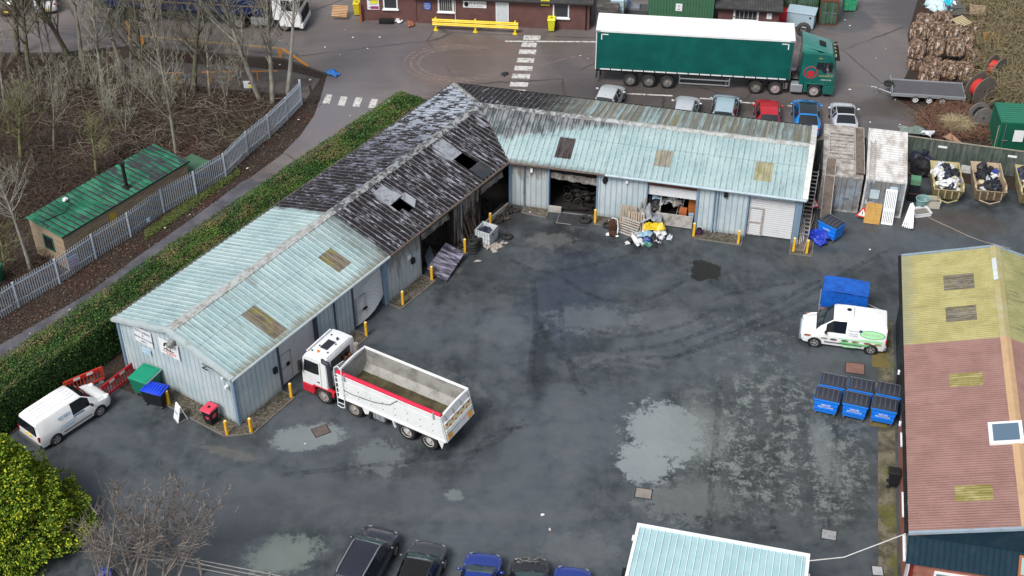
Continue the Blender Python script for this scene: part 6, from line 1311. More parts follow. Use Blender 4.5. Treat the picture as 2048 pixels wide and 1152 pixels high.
mb = MB(); mb.prism(ell(0, 0, .14, .16, 14), 0, .006, Matrix.Translation((.27, -.02, .62)) @ Matrix.Rotation(PI/2, 4, 'Y')); mb.prism(ell(0, 0, .12, .14, 14), 0, .006, Matrix.Translation((0.05, -.305, .62)) @ Matrix.Rotation(PI/2, 4, 'X')); mb.build('red_sticker', mat((.6, .05, .06), .4, dirt=.2), T)
T = wbin('yellow wheelie bin against the dark brick wall', (1103, 62), -.1, mat((.60, .58, .02), .4, dirt=.2), mat((.70, .68, .03), .4, dirt=.1), 1.0, 1.05)
T = wbin('black wheelie bin with open pink-lit lid against the house wall', (1784, 972), HH, BKB, mat((.02, .02, .02), .5), .95, .85)
T['label'] = 'small black wheelie bin against the brick house wall'
# sandwich board
p = G(362, 838); T = thing('sandwich_board', 'white sandwich board standing on the asphalt by the gable', 'sign', (p.x, p.y, .008), THA-PI/2-.35)
for o in (1, -1):
    mb = MB(); mb.add([(-.28, -o*.28, .05), (.28, -o*.28, .05), (.26, -o*.03, .98), (-.26, -o*.03, .98), (-.28, -o*.25, .05), (.28, -o*.25, .05), (.26, -o*.0, .98), (-.26, -o*.0, .98)], [(0, 1, 2, 3), (7, 6, 5, 4), (0, 4, 5, 1), (1, 5, 6, 2), (2, 6, 7, 3), (3, 7, 4, 0)]); pb = mb.build('panel', WPVC, T)
    mb = MB()
    for i, t in enumerate(('TYRES', 'OPEN')): mb.text(t, .13, Matrix.Translation((0, -.205+.045*i, .4+.0-.02+.18*(1-i))) @ Matrix.Rotation(PI/2-.26, 4, 'X'), .004)
    if o == 1: mb.build('lettering', INKL, pb)
mb = MB(); mb.box(-.3, .3, -.34, .34, 0, .05); mb.build('base', GREYP, T, bevel=.02)
# red plastic barriers
def barrier(label, a, b, m, hgt=1.0):
    d = math.atan2(b.y-a.y, b.x-a.x); L = (b-a).length; T = thing('plastic_barrier', label, 'barrier', (a.x, a.y, .006), d, 'red plastic barriers behind the white van')
    mb = MB(); mb.box(0, L, -.03, .03, .74, hgt); mb.box(0, L, -.03, .03, .12, .26); mb.box(0, .08, -.035, .035, .12, hgt); mb.box(L-.08, L, -.035, .035, .12, hgt)
    for k in range(11): x = .16+k*(L-.32)/10; mb.box(x-.025, x+.025, -.022, .022, .26, .74)
    mb.build('panel', m, T, bevel=.008)
    for k in range(5):
        x = .2+k*(L-.4)/5; mb = MB(); mb.box(x, x+(L-.4)/5, -.036, .036, .80, .95); mb.build('reflective_strip', WHITEP if k % 2 else mat((.55, .02, .03), .4, dirt=.1), T)
    for x in (.25, L-.25): mb = MB(); mb.box(x-.12, x+.12, -.25, .25, 0, .12); mb.build('foot', GREYP, T, bevel=.02)
barrier('orange red plastic barrier nearest the hedge', Vector((-23.35, 53.55, 0)), Vector((-21.6, 54.85, 0)), mat((.55, .055, .025), .45, dirt=.2)); barrier('deep red plastic barrier leading to the green bin', Vector((-21.3, 53.2, 0)), Vector((-20.1, 55.1, 0)), mat((.45, .02, .03), .45, dirt=.2))
# ---------------------------------------------------------------- blue covered trailer
ht2 = math.atan2(61.03-61.69, 20.07-17.64); T = thing('covered_trailer', 'small trailer under a bright blue tarpaulin behind the white van', 'trailer', (17.2, 60.15, .006), ht2)
n = N('blue_tarpaulin'); v = n.co(); a = n.noise(v, 2.5, 4, .6, .8); n.base(n.mix(n.mr(a, .35, .65), (.006, .07, .36), (.008, .11, .50))); n.rough(.4); n.bump(a, .5, .08); TARP = n.m
mb = MB(); nx, ny = 16, 10; LT, WT = 2.5, 1.45
def tz(x, y): return 1.72+.04*math.sin(PI*x/LT)-.03*noise.noise(Vector((x*2, y*2, 0)))
ring_ = []
for z, ex in ((.62, .03), (1.0, .02), (1.4, .0), (1.7, -.02)):
    pts = []
    for i in range(nx): pts.append((LT*i/nx, -ex))
    for j in range(ny): pts.append((LT+ex, WT*j/ny))
    for i in range(nx): pts.append((LT-LT*i/nx, WT+ex))
    for j in range(ny): pts.append((-ex, WT-WT*j/ny))
    for k, (x, y) in enumerate(pts): w5 = .018*math.sin(k*1.9+z*3); mb.v.append(Vector((x+w5, y+w5, z if z > .7 else z+.03*math.sin(k*.9))))
npn = 2*(nx+ny)
for r_ in range(3):
    for k in range(npn): mb.f.append((r_*npn+k, r_*npn+(k+1) % npn, (r_+1)*npn+(k+1) % npn, (r_+1)*npn+k))
o_ = len(mb.v)
for i in range(nx+1):
    for j in range(ny+1): mb.v.append(Vector((LT*i/nx, WT*j/ny, tz(LT*i/nx, WT*j/ny))))
for i in range(nx):
    for j in range(ny): mb.f.append((o_+i*(ny+1)+j, o_+(i+1)*(ny+1)+j, o_+(i+1)*(ny+1)+j+1, o_+i*(ny+1)+j+1))
mb.build('tarpaulin', TARP, T, smooth=50)
tb('body', GALV, (.02, LT-.02, .02, WT-.02, .38, .66), T=T); tb('rear_board', mat((.4, .05, .04), .5, dirt=.4), (.2, LT-.4, -.03, .01, .5, .58), T=T); tb('frame', GALV, (-.08, .02, -.02, WT+.02, .3, .7), T=T)
mb = MB(); mb.tube([(LT, .3, .42), (LT+.9, WT/2, .42), (LT, WT-.3, .42)], .035, 6); mb.tube([(LT+.8, WT/2, .42), (LT+1.1, WT/2, .45)], .03, 6); mb.build('drawbar', GALV, T)
for y, o in ((-.12, -1), (WT+.12, 1)): wheel(T, LT*.55, y, .28, .16, o)
# ---------------------------------------------------------------- containers and racks beside the gable
n = N('container_steel'); v = n.co(); a = n.noise(v, 1.5, 6, .7); b = n.noise(v, .5, 3); cc = n.mix(n.mr(b, .45, .55), (.24, .29, .34), (.20, .205, .21)); cc = n.mix(n.mr(a, .5, .7, 0, .8), cc, (.10, .09, .085)); cc = n.mix(n.mr(n.noise(v, 7, 5, .7), .6, .7, 0, .6), cc, (.12, .06, .04)); n.base(cc); n.rough(.6); CST = n.m
n = N('container_roof_dirty'); v = n.co(); a = n.noise(n.co(scale=(1, .35, 1)), 1.5, 6, .7); f = n.noise(v, 9, 5, .75); cc = n.mix(n.mr(a, .42, .66), (.60, .60, .59), (.36, .33, .30)); cc = n.mix(n.mr(f, .58, .70, 0, .7), cc, (.11, .08, .06)); n.base(cc); n.rough(.8); CRT = n.m
n = N('container_roof_brown'); v = n.co(); a = n.noise(v, 1.5, 6, .7); f = n.noise(v, 9, 5, .75); cc = n.mix(n.mr(a, .38, .62), (.44, .43, .41), (.22, .19, .17)); cc = n.mix(n.mr(f, .52, .68, 0, .8), cc, (.08, .055, .045)); n.base(cc); n.rough(.85); CRB = n.m
def container(label, x, y, rz, roofm, wallm, Lc=6.06, Wc=2.44, Hc=2.55, name='shipping_container', group='shipping containers beside the gable'):
    T = thing(name, label, 'container', (x, y, .008), rz, group)
    mb = MB(); ribsheet(mb, (.06, .06, Hc), (0, 1, 0), (1, 0, 0), (0, 0, 1), [(0, 0), (Lc-.12, 0), (Lc-.12, Wc-.12), (0, Wc-.12)], CORR, .28); mb.build('roof', roofm, T)
    for xx, o in ((.04, -1), (Wc-.04, 1)):
        mb = MB(); ribsheet(mb, (xx, .08, .1), (0, 1, 0), (0, 0, 1), (o, 0, 0), [(0, 0), (Lc-.16, 0), (Lc-.16, Hc-.15), (0, Hc-.15)], CORR, .28); mb.build('side_wall', wallm, T)
    mb = MB(); ribsheet(mb, (.1, Lc-.04, .1), (1, 0, 0), (0, 0, 1), (0, 1, 0), [(0, 0), (Wc-.2, 0), (Wc-.2, Hc-.15), (0, Hc-.15)], CORR, .28); mb.build('end_wall', wallm, T)
    mb = MB()
    for a, b in (((0, 0), (.1, .1)), ((Wc-.1, 0), (Wc, .1)), ((0, Lc-.1), (.1, Lc)), ((Wc-.1, Lc-.1), (Wc, Lc))): mb.box(a[0], b[0], a[1], b[1], 0, Hc+.03)
    mb.box(0, .06, .1, Lc-.1, Hc-.08, Hc+.02); mb.box(Wc-.06, Wc, .1, Lc-.1, Hc-.08, Hc+.02); mb.box(.1, Wc-.1, 0, .08, Hc-.08, Hc+.02); mb.box(.1, Wc-.1, Lc-.08, Lc, Hc-.08, Hc+.02); mb.box(.1, Wc-.1, 0, .08, 0, .12); mb.box(0, .08, .1, Lc-.1, 0, .12); mb.box(Wc-.08, Wc, .1, Lc-.1, 0, .12)
    mb.build('frame', roofm, T)
    for x0, x1 in ((.11, Wc/2-.01), (Wc/2+.01, Wc-.11)):
        mb = MB(); mb.box(x0, x1, .02, .06, .13, Hc-.09)
        for k in range(3): xx = x0+.12+k*(x1-x0-.24)/2.6; mb.box(xx, xx+.2, .0, .02, .2, Hc-.2)
        d_ = mb.build('door', wallm, T); mb = MB()
        for xx in (x0+.25, x1-.25): mb.cyl((xx, -.025, .13), (xx, -.025, Hc-.1), .022, 7)
        mb.box(x0+.15, x0+.55, -.05, -.02, 1.0, 1.06); mb.build('lock_rod', STEEL, d_)
    return T
cL = container('left container with brown stained roof carrying steel racks', 18.98, 70.62, -.2, CRB, CST); cR = container('right container with whitish ribbed roof', 21.53, 70.13, -.233, CRT, CST)
mb = MB(); mb.box(.35, .95, -.02, -.008, 1.2, 1.85); mb.box(.2, .7, -.02, -.008, .75, 1.05); mb.box(1.5, 1.95, -.02, -.008, 1.8, 2.2); mb.build('notice', mat((.5, .6, .66), .5, dirt=.3), cR)
MCR = cR.matrix_world.copy(); MCL = cL.matrix_world.copy()
def rail_thing(name, label, cat, m, segs, MT, group=None):
    """segs: list of (p, q, half-size) square bars in a local frame"""
    T = thing(name, label, cat, MT @ Vector(segs[0][0]), 0, group)
    groups = {}
    for s_4 in segs:
        p, q, r_ = s_4[:3]; key = s_4[3] if len(s_4) > 3 else 'bar'; groups.setdefault(key, MB()).tube([MT @ Vector(p), MT @ Vector(q)], r_, 4)
    for k, mb in groups.items(): mb.build(k, m, T, world=True)
    return T
RACKW = mat((.50, .49, .47), .6, .2, .7, (.2, .12, .09), 4)
rack = []
for x in (.35, 1.85): rack.append(((x, 2.0, 2.68), (x, 4.9, 2.68), .035, 'frame'))
for y in (2.0, 4.9): rack.append(((.35, y, 2.68), (1.85, y, 2.68), .035, 'frame'))
for k in range(6): rack.append(((.38, 2.5+k*.4, 2.69), (1.82, 2.5+k*.4, 2.69), .022, 'slat'))
rail_thing('steel_rack', 'open steel frame rack lying on the brown container roof', 'rack', RACKW, rack, MCL)
ld_ = []
for x in (.18, .48): ld_.append(((x, -.6, 2.66), (x-.04, 4.4, 2.70), .03, 'rail'))
for k in range(19): ld_.append(((.18, -.4+k*.25, 2.68), (.47, -.4+k*.25, 2.68), .018, 'rung'))
rail_thing('long_ladder', 'long narrow ladder lying on the whitish container roof', 'ladder', RACKW, ld_, MCR)
def channel(label, P, Q, wd, hgt, m, m2):
    """U-shaped steel ramp between world points"""
    P, Q = Vector(P), Vector(Q); d = (Q-P).normalized(); q = Vector((d.y, -d.x, 0)).normalized(); u = q.cross(d); u = u if u.z > 0 else -u
    T = thing('steel_ramp', label, 'ramp', (Q.x, Q.y, min(P.z, Q.z)), 0, 'steel ramps around the containers')
    def bar(x0, x1, z0, z1, name, mm):
        mb = MB(); vs = [p+q*x+u*z for p in (P, Q) for x, z in ((x0, z0), (x1, z0), (x1, z1), (x0, z1))]; mb.add(vs, [(0, 1, 2, 3), (7, 6, 5, 4), (0, 4, 5, 1), (1, 5, 6, 2), (2, 6, 7, 3), (3, 7, 4, 0)]); mb.build(name, mm, T, world=True)
    bar(-wd/2, wd/2, 0, .04, 'deck', m2); bar(-wd/2-.03, -wd/2, -.05, hgt, 'side_rail', m); bar(wd/2, wd/2+.03, -.05, hgt, 'side_rail', m); return T
DECK = mat((.16, .13, .11), .85, dirt=.8, dc=(.06, .045, .04), sc=3)
channel('rusty steel ramp leaning from the brown container roof to the ground by the blue bin', MCL @ Vector((.42, .5, 3.45)), G(1650, 437, .1), .55, .1, RACKW, DECK)
channel('rusty steel ramp lying across the gap between the two container roofs', MCL @ Vector((2.18, 5.6, 2.72)), MCL @ Vector((2.22, .3, 2.7)), .5, .1, RACKW, DECK)
channel('rusty steel ramp on the ground between two yellow bollards', FB(18.35, 3.2, .2), FB(17.98, -.75, .1), .5, .1, RACKW, DECK)
st_ = []
P0, P1 = FB(18.2, 4.3, 2.7), FB(18.12, .4, .45); dx = (P1-P0); q = Vector((dx.y, -dx.x, 0)).normalized()*.26
for o in (1, -1): st_.append((P0+q*o, P1+q*o, .035, 'rail'))
for k in range(17): c_ = P0+dx*((k+.5)/17); st_.append((c_-q, c_+q, .04, 'rung'))
rail_thing('step_ladder', 'grey heavy-runged ladder leaning between gable wall and container', 'ladder', mat((.34, .33, .31), .7, .2, .6), st_, Matrix())
bm_ = []
for k in range(3): bm_.append((FB(17.85+.1*k, 1.4, 1.0), FB(17.95+.1*k, -.1+.2*k, .1), .035, 'pole'))
rail_thing('leaning_poles', 'grey poles leaning at the right end of the unit', 'poles', mat((.35, .36, .37), .5, .3, .5), bm_, Matrix())
# boards leaning against the right container
def leanboard(name, label, cat, MT, x0, x1, z1, m, yb=-.55, yt=-.12, th=.04, slots=None, group=None):
    T = thing(name, label, cat, MT @ Vector(((x0+x1)/2, yb, 0)), 0, group)
    L = math.hypot(z1, yb-yt); S = Vector((0, yt-yb, z1)).normalized(); Nn = Vector((0, -S.z, S.y))
    def pl(a0, a1, s0, s1, d0=0, d1=th):
        mb = MB(); v_ = [Vector((a, yb, .02))+S*s+Nn*d for d in (d0, d1) for a, s in ((a0, s0), (a1, s0), (a1, s1), (a0, s1))]; mb.add(v_, [(3, 2, 1, 0), (4, 5, 6, 7), (0, 1, 5, 4), (1, 2, 6, 5), (2, 3, 7, 6), (3, 0, 4, 7)], MT); return mb
    if slots:
        W5 = x1-x0
        for s0, s1 in ((0, .12), (L*.38, L*.46), (L-.12, L)): pl(x0, x1, s0, s1).build('cross_rail', m, T, world=True)
        for k in range(slots+1): a = x0+(W5-.07)*k/slots; pl(a, a+.07, .12, L*.38).build('slat', m, T, world=True); pl(a, a+.07, L*.46, L-.12).build('slat', m, T, world=True)
    else:
        pl(x0, x1, 0, L).build('board', m, T, world=True); pl(x0+.05, x1-.05, .2, .28, th, th+.02).build('batten', m, T, world=True); pl(x0+.05, x1-.05, L-.3, L-.22, th, th+.02).build('batten', m, T, world=True)
    return T
leanboard('timber_board', 'square yellow timber panel leaning on the right container', 'panel', MCR, .25, 1.2, 1.25, mat((.50, .30, .09), .75, dirt=.5, dc=(.25, .13, .05), sc=4), yb=-1.0, yt=-.6)
leanboard('slotted_panel', 'white slotted plastic panel leaning on the right container', 'panel', MCR, 1.3, 1.98, 2.05, WPVC, yb=-.9, yt=-.1, slots=6)
def roadsign(label, MT, x, y, z, s=.75, rz=0):
    T = thing('warning_sign', label, 'sign', MT @ Vector((x, y, .02)), 0, 'red triangle road signs by the containers'); A = MT @ Matrix.Translation((x, y, z)) @ Matrix.Rotation(rz, 4, 'Z') @ Matrix.Rotation(PI/2-.3, 4, 'X')
    tri = lambda k: [(k*s*.5*math.cos(a), k*s*.5*math.sin(a)) for a in (PI/2, PI/2+2*PI/3, PI/2+4*PI/3)]
    mb = MB(); mb.prism(tri(1.15), 0, .02, A); mb.build('red_border', mat((.55, .02, .02), .4, dirt=.2), T, world=True); mb = MB(); mb.prism(tri(.75), .021, .026, A); mb.build('face', WHITEP, T, world=True)
    mb = MB(); mb.prism([(-.03, -.02), (.03, -.02), (.02, .16), (-.02, .16)], .027, .03, A); mb.box(-.03, .03, -.1, -.05, .027, .03, A); mb.build('symbol', BLACK, T, world=True)
    mb = MB(); mb.tube([MT @ Vector((x-.25, y+.1, .02)), MT @ Vector((x, y+.05, z)), MT @ Vector((x+.25, y+.1, .02))], .02, 5); mb.build('stand', STEEL, T, world=True)
roadsign('red triangle road sign behind the yellow timber panel', MCR, .12, -.75, .5, .8, -.2); roadsign('red triangle road sign under the leaning steel ramp', MCL, -.2, -.35, .55, .7, .4)
# ---------------------------------------------------------------- rubbish, bags and small stuff
PAL = [(.65, .66, .68), (.55, .6, .66), (.012, .012, .016), (.02, .025, .05), (.02, .05, .25), (.5, .45, .3), (.3, .28, .25), (.6, .62, .6), (.05, .18, .13), (.25, .4, .5)]
PM = [mat(c, .45, dirt=.3, dc=(.1, .1, .1), sc=4) for c in PAL]
bagproto = {}
def bag(label, pos, s, mi, group=None, name='rubbish_bag', cat='rubbish bag'):
    k = (mi, R.randrange(3))
    if k not in bagproto:
        mb = MB(); mb.blob((0, 0, .35), (.5, .42, .38), mi*3+k[1], .45, 1.6, 2)
        o = mb.build(name, PM[mi], smooth=40); bagproto[k] = o
        neck = MB(); neck.cyl((.0, 0, .66), (.08, .03, .86), .09, 7, .16); neck.build('tied_neck', PM[mi], o)
        o['category'] = cat
    else:
        o = bagproto[k].copy(); col.objects.link(o)
        c_ = bagproto[k].children[0].copy(); col.objects.link(c_); c_.parent = o
    o['label'] = label; o['category'] = cat
    if group: o['group'] = group
    o.matrix_world = Matrix.Translation(Vector(pos)) @ Matrix.Rotation(R.uniform(0, 6.3), 4, 'Z') @ Matrix.Rotation(R.uniform(-.4, .4), 4, 'X') @ Matrix.Diagonal((s*R.uniform(.8, 1.2), s*R.uniform(.8, 1.2), s*R.uniform(.7, 1), 1))
    return o
def crumple(label, pos, size, mi, name='plastic_sheet', cat='plastic sheet', seed=0, m=None, flat=.35):
    mb = MB(); nn = 12
    for i in range(nn+1):
        for j in range(nn+1):
            x = (i/nn-.5)*size[0]; y = (j/nn-.5)*size[1]; f = noise.noise(Vector((x*2.2/size[0], y*2.2/size[1], seed)))
            mb.v.append(Vector((x+.25*size[0]*noise.noise(Vector((x*3, y*3, seed+5))), y+.25*size[1]*noise.noise(Vector((x*3, y*3, seed+9))), size[2]*(.45+flat*f*2+.35*noise.noise(Vector((x*6, y*6, seed+3))))*(1-abs(2*i/nn-1)**3*.6)*(1-abs(2*j/nn-1)**3*.6))))
    for i in range(nn):
        for j in range(nn): mb.f.append((i*(nn+1)+j, (i+1)*(nn+1)+j, (i+1)*(nn+1)+j+1, i*(nn+1)+j+1))
    o = mb.build(name, m or PM[mi], smooth=25, label=label, cat=cat); sol = o.modifiers.new('thickness', 'SOLIDIFY'); sol.thickness = .015
    o.matrix_world = Matrix.Translation(Vector(pos)) @ Matrix.Rotation(R.uniform(0, 6.3), 4, 'Z'); return o
def skip(label, pts, m, gname, seed, nb=26):
    a, b, c_, d_ = pts   # near-left, near-right, far-left, far-right top corners (world xy)
    T = thing('waste_skip', label, 'skip', (a[0], a[1], .006), math.atan2(b[1]-a[1], b[0]-a[0]), 'cream waste skips along the timber fence'); Mi = T.matrix_world.inverted()
    loc = [Mi @ Vector((p[0], p[1], 0)) for p in pts]; Wk = loc[1].x; Lk = (loc[2].y+loc[3].y)/2; H = 1.25; t = .07
    o4 = [(0, 0), (Wk, 0), (Wk, Lk), (0, Lk)]; bt_ = [(.18, .75), (Wk-.18, .75), (Wk-.18, Lk-.75), (.18, Lk-.75)]; i4 = [(t, t), (Wk-t, t), (Wk-t, Lk-t), (t, Lk-t)]; ib = [(.24, .82), (Wk-.24, .82), (Wk-.24, Lk-.82), (.24, Lk-.82)]
    mb = MB(); mb.v = [Vector((x, y, .1)) for x, y in bt_]+[Vector((x, y, H+(.28 if k > 9 else 0))) for k, (x, y) in enumerate(o4)]+[Vector((x, y, H)) for x, y in i4]+[Vector((x, y, .2)) for x, y in ib]
    for k in range(4): l = (k+1) % 4; mb.f += [(k, l, 4+l, 4+k), (4+k, 4+l, 8+l, 8+k), (8+k, 8+l, 12+l, 12+k)]
    mb.f += [(3, 2, 1, 0), (12, 13, 14, 15)]; mb.build('body', m, T)
    for x0, x1 in ((-.03, .08), (Wk-.08, Wk+.03)):
        mb = MB(); mb.side([(0, H-.5), (Lk*.0, H), (.25, H+.3), (.45, H+.02), (.45, H-.5)], x0, x1, Matrix.Rotation(PI/2, 4, 'Z') @ Matrix.Scale(-1, 4, (0, 1, 0))); 
        mb = MB(); mb.add([(x0, Lk*.1, H), (x1, Lk*.1, H), (x0, Lk*.12+.2, H+.18), (x1, Lk*.12+.2, H+.18), (x0, Lk*.5, H), (x1, Lk*.5, H)], [(0, 1, 3, 2), (2, 3, 5, 4), (0, 2, 4), (1, 5, 3)]); mb.build('lifting_lug', m, T)
    mb = MB(); mb.tube([(.3, .05, .55), (Wk/2, -.25, .5), (Wk-.3, .05, .55)], .04, 6)
    for k in range(4): mb.box(.3+k*(Wk-.6)/3-.03, .3+k*(Wk-.6)/3+.03, -.06, .1, .7, H-.1)
    mb.build('drawbar', m, T)
    MT = T.matrix_world
    rr = random.Random(seed)
    for k in range(nb):
        x, y = rr.uniform(.35, Wk-.35), rr.uniform(.45, Lk-.45); mi = rr.choice([2, 2, 3, 3, 2, 0, 1, 7, 4, 5])
        bag(('dark rubbish bag heaped in the ' if mi in (2, 3) else 'pale or coloured rubbish bag heaped in the ')+gname, MT @ Vector((x, y, .72+rr.uniform(0, .35))), rr.uniform(.45, .8), mi, ('dark bags in the ' if mi in (2, 3) else 'pale and coloured bags in the ')+gname)
    return T
CREAM = mat((.42, .37, .20), .7, dirt=.8, dc=(.16, .11, .06), sc=3); CREAM2 = mat((.40, .32, .22), .75, dirt=.9, dc=(.17, .10, .06), sc=3)
skip('yellowish cream skip of bagged waste, leftmost of three', [(26.1, 70.9), (27.9, 70.6), (26.6, 74.2), (28.35, 74.0)], CREAM, 'leftmost skip', 3)
skip('pinkish cream skip of bagged waste, middle of three', [(28.65, 70.75), (30.5, 70.45), (29.3, 74.1), (31.1, 73.85)], CREAM2, 'middle skip', 4)
skip('cream skip cut by the right picture edge', [(31.35, 70.3), (33.2, 70.0), (31.95, 73.7), (33.8, 73.4)], CREAM, 'skip at the right edge', 5)
# heap in front of the open middle doorway
for k, (x, y, s_, mi) in enumerate([(8.75, -1.0, .5, 0), (9.1, -.7, .55, 2), (8.4, -1.3, .4, 0), (9.5, -.9, .45, 7), (8.9, -1.6, .4, 2), (8.3, -1.9, .35, 6), (8.0, -2.1, .4, 2), (8.6, -2.0, .4, 0), (9.3, -1.5, .4, 2), (9.75, -1.3, .35, 0), (9.55, -1.7, .4, 2), (8.2, -1.6, .3, 1), (7.9, -2.3, .3, 7), (9.0, -2.1, .3, 8)]):
    bag(['dark', 'pale'][mi in (0, 1, 7, 6)]+' bag in the heap before the cluttered doorway', FB(x, y, .02), s_, mi, ['dark', 'pale'][mi in (0, 1, 7, 6)]+' bags in the heap before the doorway')
crumple('bright yellow sheet draped on the heap by the doorway', FB(9.2, -.75, .35), (.75, 1.3, .6), 5, m=mat((.62, .46, .02), .4, dirt=.2), seed=4)
crumple('clear grey plastic sheeting bulging from the doorway', FB(8.9, .0, .5), (1.2, 1.2, 1.3), 1, m=mat((.22, .24, .27), .25, dirt=.5, dc=(.5, .52, .55), sc=4), seed=7)
crumple('pale blue cloth on the rubbish heap', FB(8.85, -1.45, .25), (.8, .5, .35), 9, name='cloth', cat='cloth', seed=2)
crumple('long white cloth strip at the front of the heap', FB(8.35, -2.05, .2), (1.3, .35, .3), 0, name='cloth', cat='cloth', seed=12)
crumple('white cloth at the right of the heap', FB(9.6, -.95, .2), (.7, .7, .5), 0, name='cloth', cat='cloth', seed=22)
crumple('blue fabric roll in the heap', FB(9.0, -1.85, .15), (.6, .4, .3), 4, name='cloth', cat='cloth', seed=33); crumple('sea green fabric in the heap', FB(9.05, -2.15, .1), (.7, .35, .25), 8, name='cloth', cat='cloth', seed=35)
crumple('bright blue plastic sheeting bundled by the leaning ramp', FB(18.95, .9, .02), (1.0, 1.5, .9), 4, m=mat((.01, .035, .38), .35, dirt=.1), seed=41)
for k in range(22):
    x, y = 8.9+R.gauss(0, .65), -1.5+R.gauss(0, .45); dk = R.random() < .5; c_ = 'dark' if dk else 'pale'; o = crumple(c_+' crumpled scrap in the rubbish heap before the doorway', FB(x, y, .05), (R.uniform(.25, .6), R.uniform(.15, .35), R.uniform(.15, .3)), R.choice([2, 2, 6] if dk else [0, 1, 7, 9]), name='rubbish_scrap', cat='rubbish', seed=200+k, flat=.6); o['group'] = c_+' scraps in the rubbish heap'
CHR = mat((.022, .019, .017), .9, dirt=.9, dc=(.14, .12, .10), sc=7)
for k in range(20):
    o = crumple('blackened fire debris fallen along the burnt frontage', FA(R.uniform(18.4, 24), R.uniform(-.75, .05), .04), (R.uniform(.3, .8), R.uniform(.2, .5), R.uniform(.15, .4)), 2, name='fire_debris', cat='debris', seed=300+k, m=CHR, flat=.7); o['group'] = 'fire debris along the burnt frontage'
# contents in the middle doorway
def stackbox(label, MT, b, m, name='cardboard_box', cat='box'):
    T = thing(name, label, cat, MT @ Vector((b[0], b[2], b[4])), THB); Mi = T.matrix_world.inverted(); mb = MB(); mb.box(*b); mb.v = [MT @ p for p in mb.v]; mb.build('box', m, T, world=True, bevel=.01)
    mb = MB(); mb.box(b[0]-.003, b[1]+.003, b[2]-.004, b[3], (b[4]+b[5])/2-.02, (b[4]+b[5])/2+.02); mb.v = [MT @ p for p in mb.v]; mb.build('tape', mat((.2, .08, .04), .6), T, world=True); return T
ORG = mat((.42, .13, .05), .7, dirt=.4); ORC = mat((.36, .12, .03), .6, dirt=.5, dc=(.15, .05, .02))
stackbox('orange cardboard box in the open doorway, upper of two', MBm, (10.55, 11.0, .55, .95, .55, 1.0), ORG); stackbox('orange cardboard box in the open doorway, lower of two', MBm, (10.52, 10.97, .5, .95, .02, .54), ORG); stackbox('tall orange wood cabinet inside the doorway', MBm, (11.05, 11.5, .9, 1.3, .02, 2.0), ORC, 'cabinet', 'cabinet'); stackbox('small blue box at the right doorpost', MBm, (11.15, 11.45, .45, .6, .1, .9), PM[9], 'storage_box')
for k, (x, y, z, mi) in enumerate([(9.0, 1.0, .6, 6), (9.4, 1.3, .9, 1), (10.0, 1.2, 1.2, 7), (10.3, 1.0, 1.1, 6), (9.1, .9, 1.5, 9), (8.9, .7, 1.2, 2)]): crumple('tangled salvage piled inside the open doorway', FB(x, y, z), (.6, .6, .6), mi, name='salvage', cat='salvage', seed=60+k)['group'] = 'salvage inside the middle doorway'
rail_thing('stepladder', 'grey stepladder standing inside the cluttered doorway', 'ladder', mat((.4, .4, .4), .5, .3, .3), [(FB(10.3, .7, .05), FB(10.6, 1.3, 1.9), .025, 'rail'), (FB(10.6, .7, .05), FB(10.8, 1.3, 1.9), .025, 'rail')]+[(FB(10.3+.06*k, .7+.12*k, .35+.35*k), FB(10.6+.04*k, .7+.12*k, .35+.35*k), .02, 'rung') for k in range(5)], Matrix())
rail_thing('timber_post', 'pale post standing in the open doorway', 'post', mat((.5, .48, .44), .7, dirt=.3), [(FB(9.35, .6, .05), FB(9.4, .6, 2.2), .05)], Matrix()); 
rail_thing('timber_post', 'weathered post leaning left of the open doorway', 'post', WOODG, [(FB(8.4, -.15, .05), FB(8.55, .1, 1.9), .07), (FB(8.2, -.2, .05), FB(8.3, .1, 1.5), .05)], Matrix())
# burnt motorbikes / quads in the black bay
CH = mat((.035, .034, .033), .6, .3, .8, (.02, .018, .016), 6)
def bike(label, x, y, rz):
    T = thing('burnt_motorbike', label, 'motorbike', FB(x, y, .03), THB+rz, 'burnt motorbikes in the black bay')
    for xx in (0, 1.35):
        mb = MB(); mb.ring((xx, 0, .33), .27, .055, 20, 7, axis='Y'); w6 = mb.build('bike_wheel', CH, T, smooth=60); mb = MB()
        for k in range(6): a = PI*k/3; mb.tube([(xx, 0, .33), (xx+.26*math.cos(a), 0, .33+.26*math.sin(a))], .012, 4)
        mb.build('spoke', CH, w6)
    mb = MB(); mb.tube([(0, .05, .33), (.25, .05, .85), (.3, 0, 1.0)], .03, 6); mb.tube([(.25, 0, .85), (.7, 0, .75), (1.35, 0, .8)], .04, 6); mb.tube([(.3, 0, .7), (.6, 0, .35), (1.35, 0, .35)], .035, 6); mb.tube([(.15, -.35, 1.0), (.3, 0, 1.02), (.15, .35, 1.0)], .02, 6); mb.build('bike_frame', CH, T)
    mb = MB(); mb.blob((.65, 0, .5), (.22, .16, .2), 4, .2); mb.build('engine_block', CH, T, smooth=50); mb = MB(); mb.blob((.55, 0, .85), (.26, .14, .13), 5, .1); mb.blob((1.05, 0, .84), (.3, .12, .07), 6, .1); mb.build('tank_and_seat', CH, T, smooth=50)
bike('burnt motorbike facing left in the black bay', 3.5, 1.3, .15); bike('burnt motorbike fallen towards the right side of the black bay', 4.2, .9, .5); bike('burnt motorbike at the back of the black bay', 3.3, 2.1, -.2)
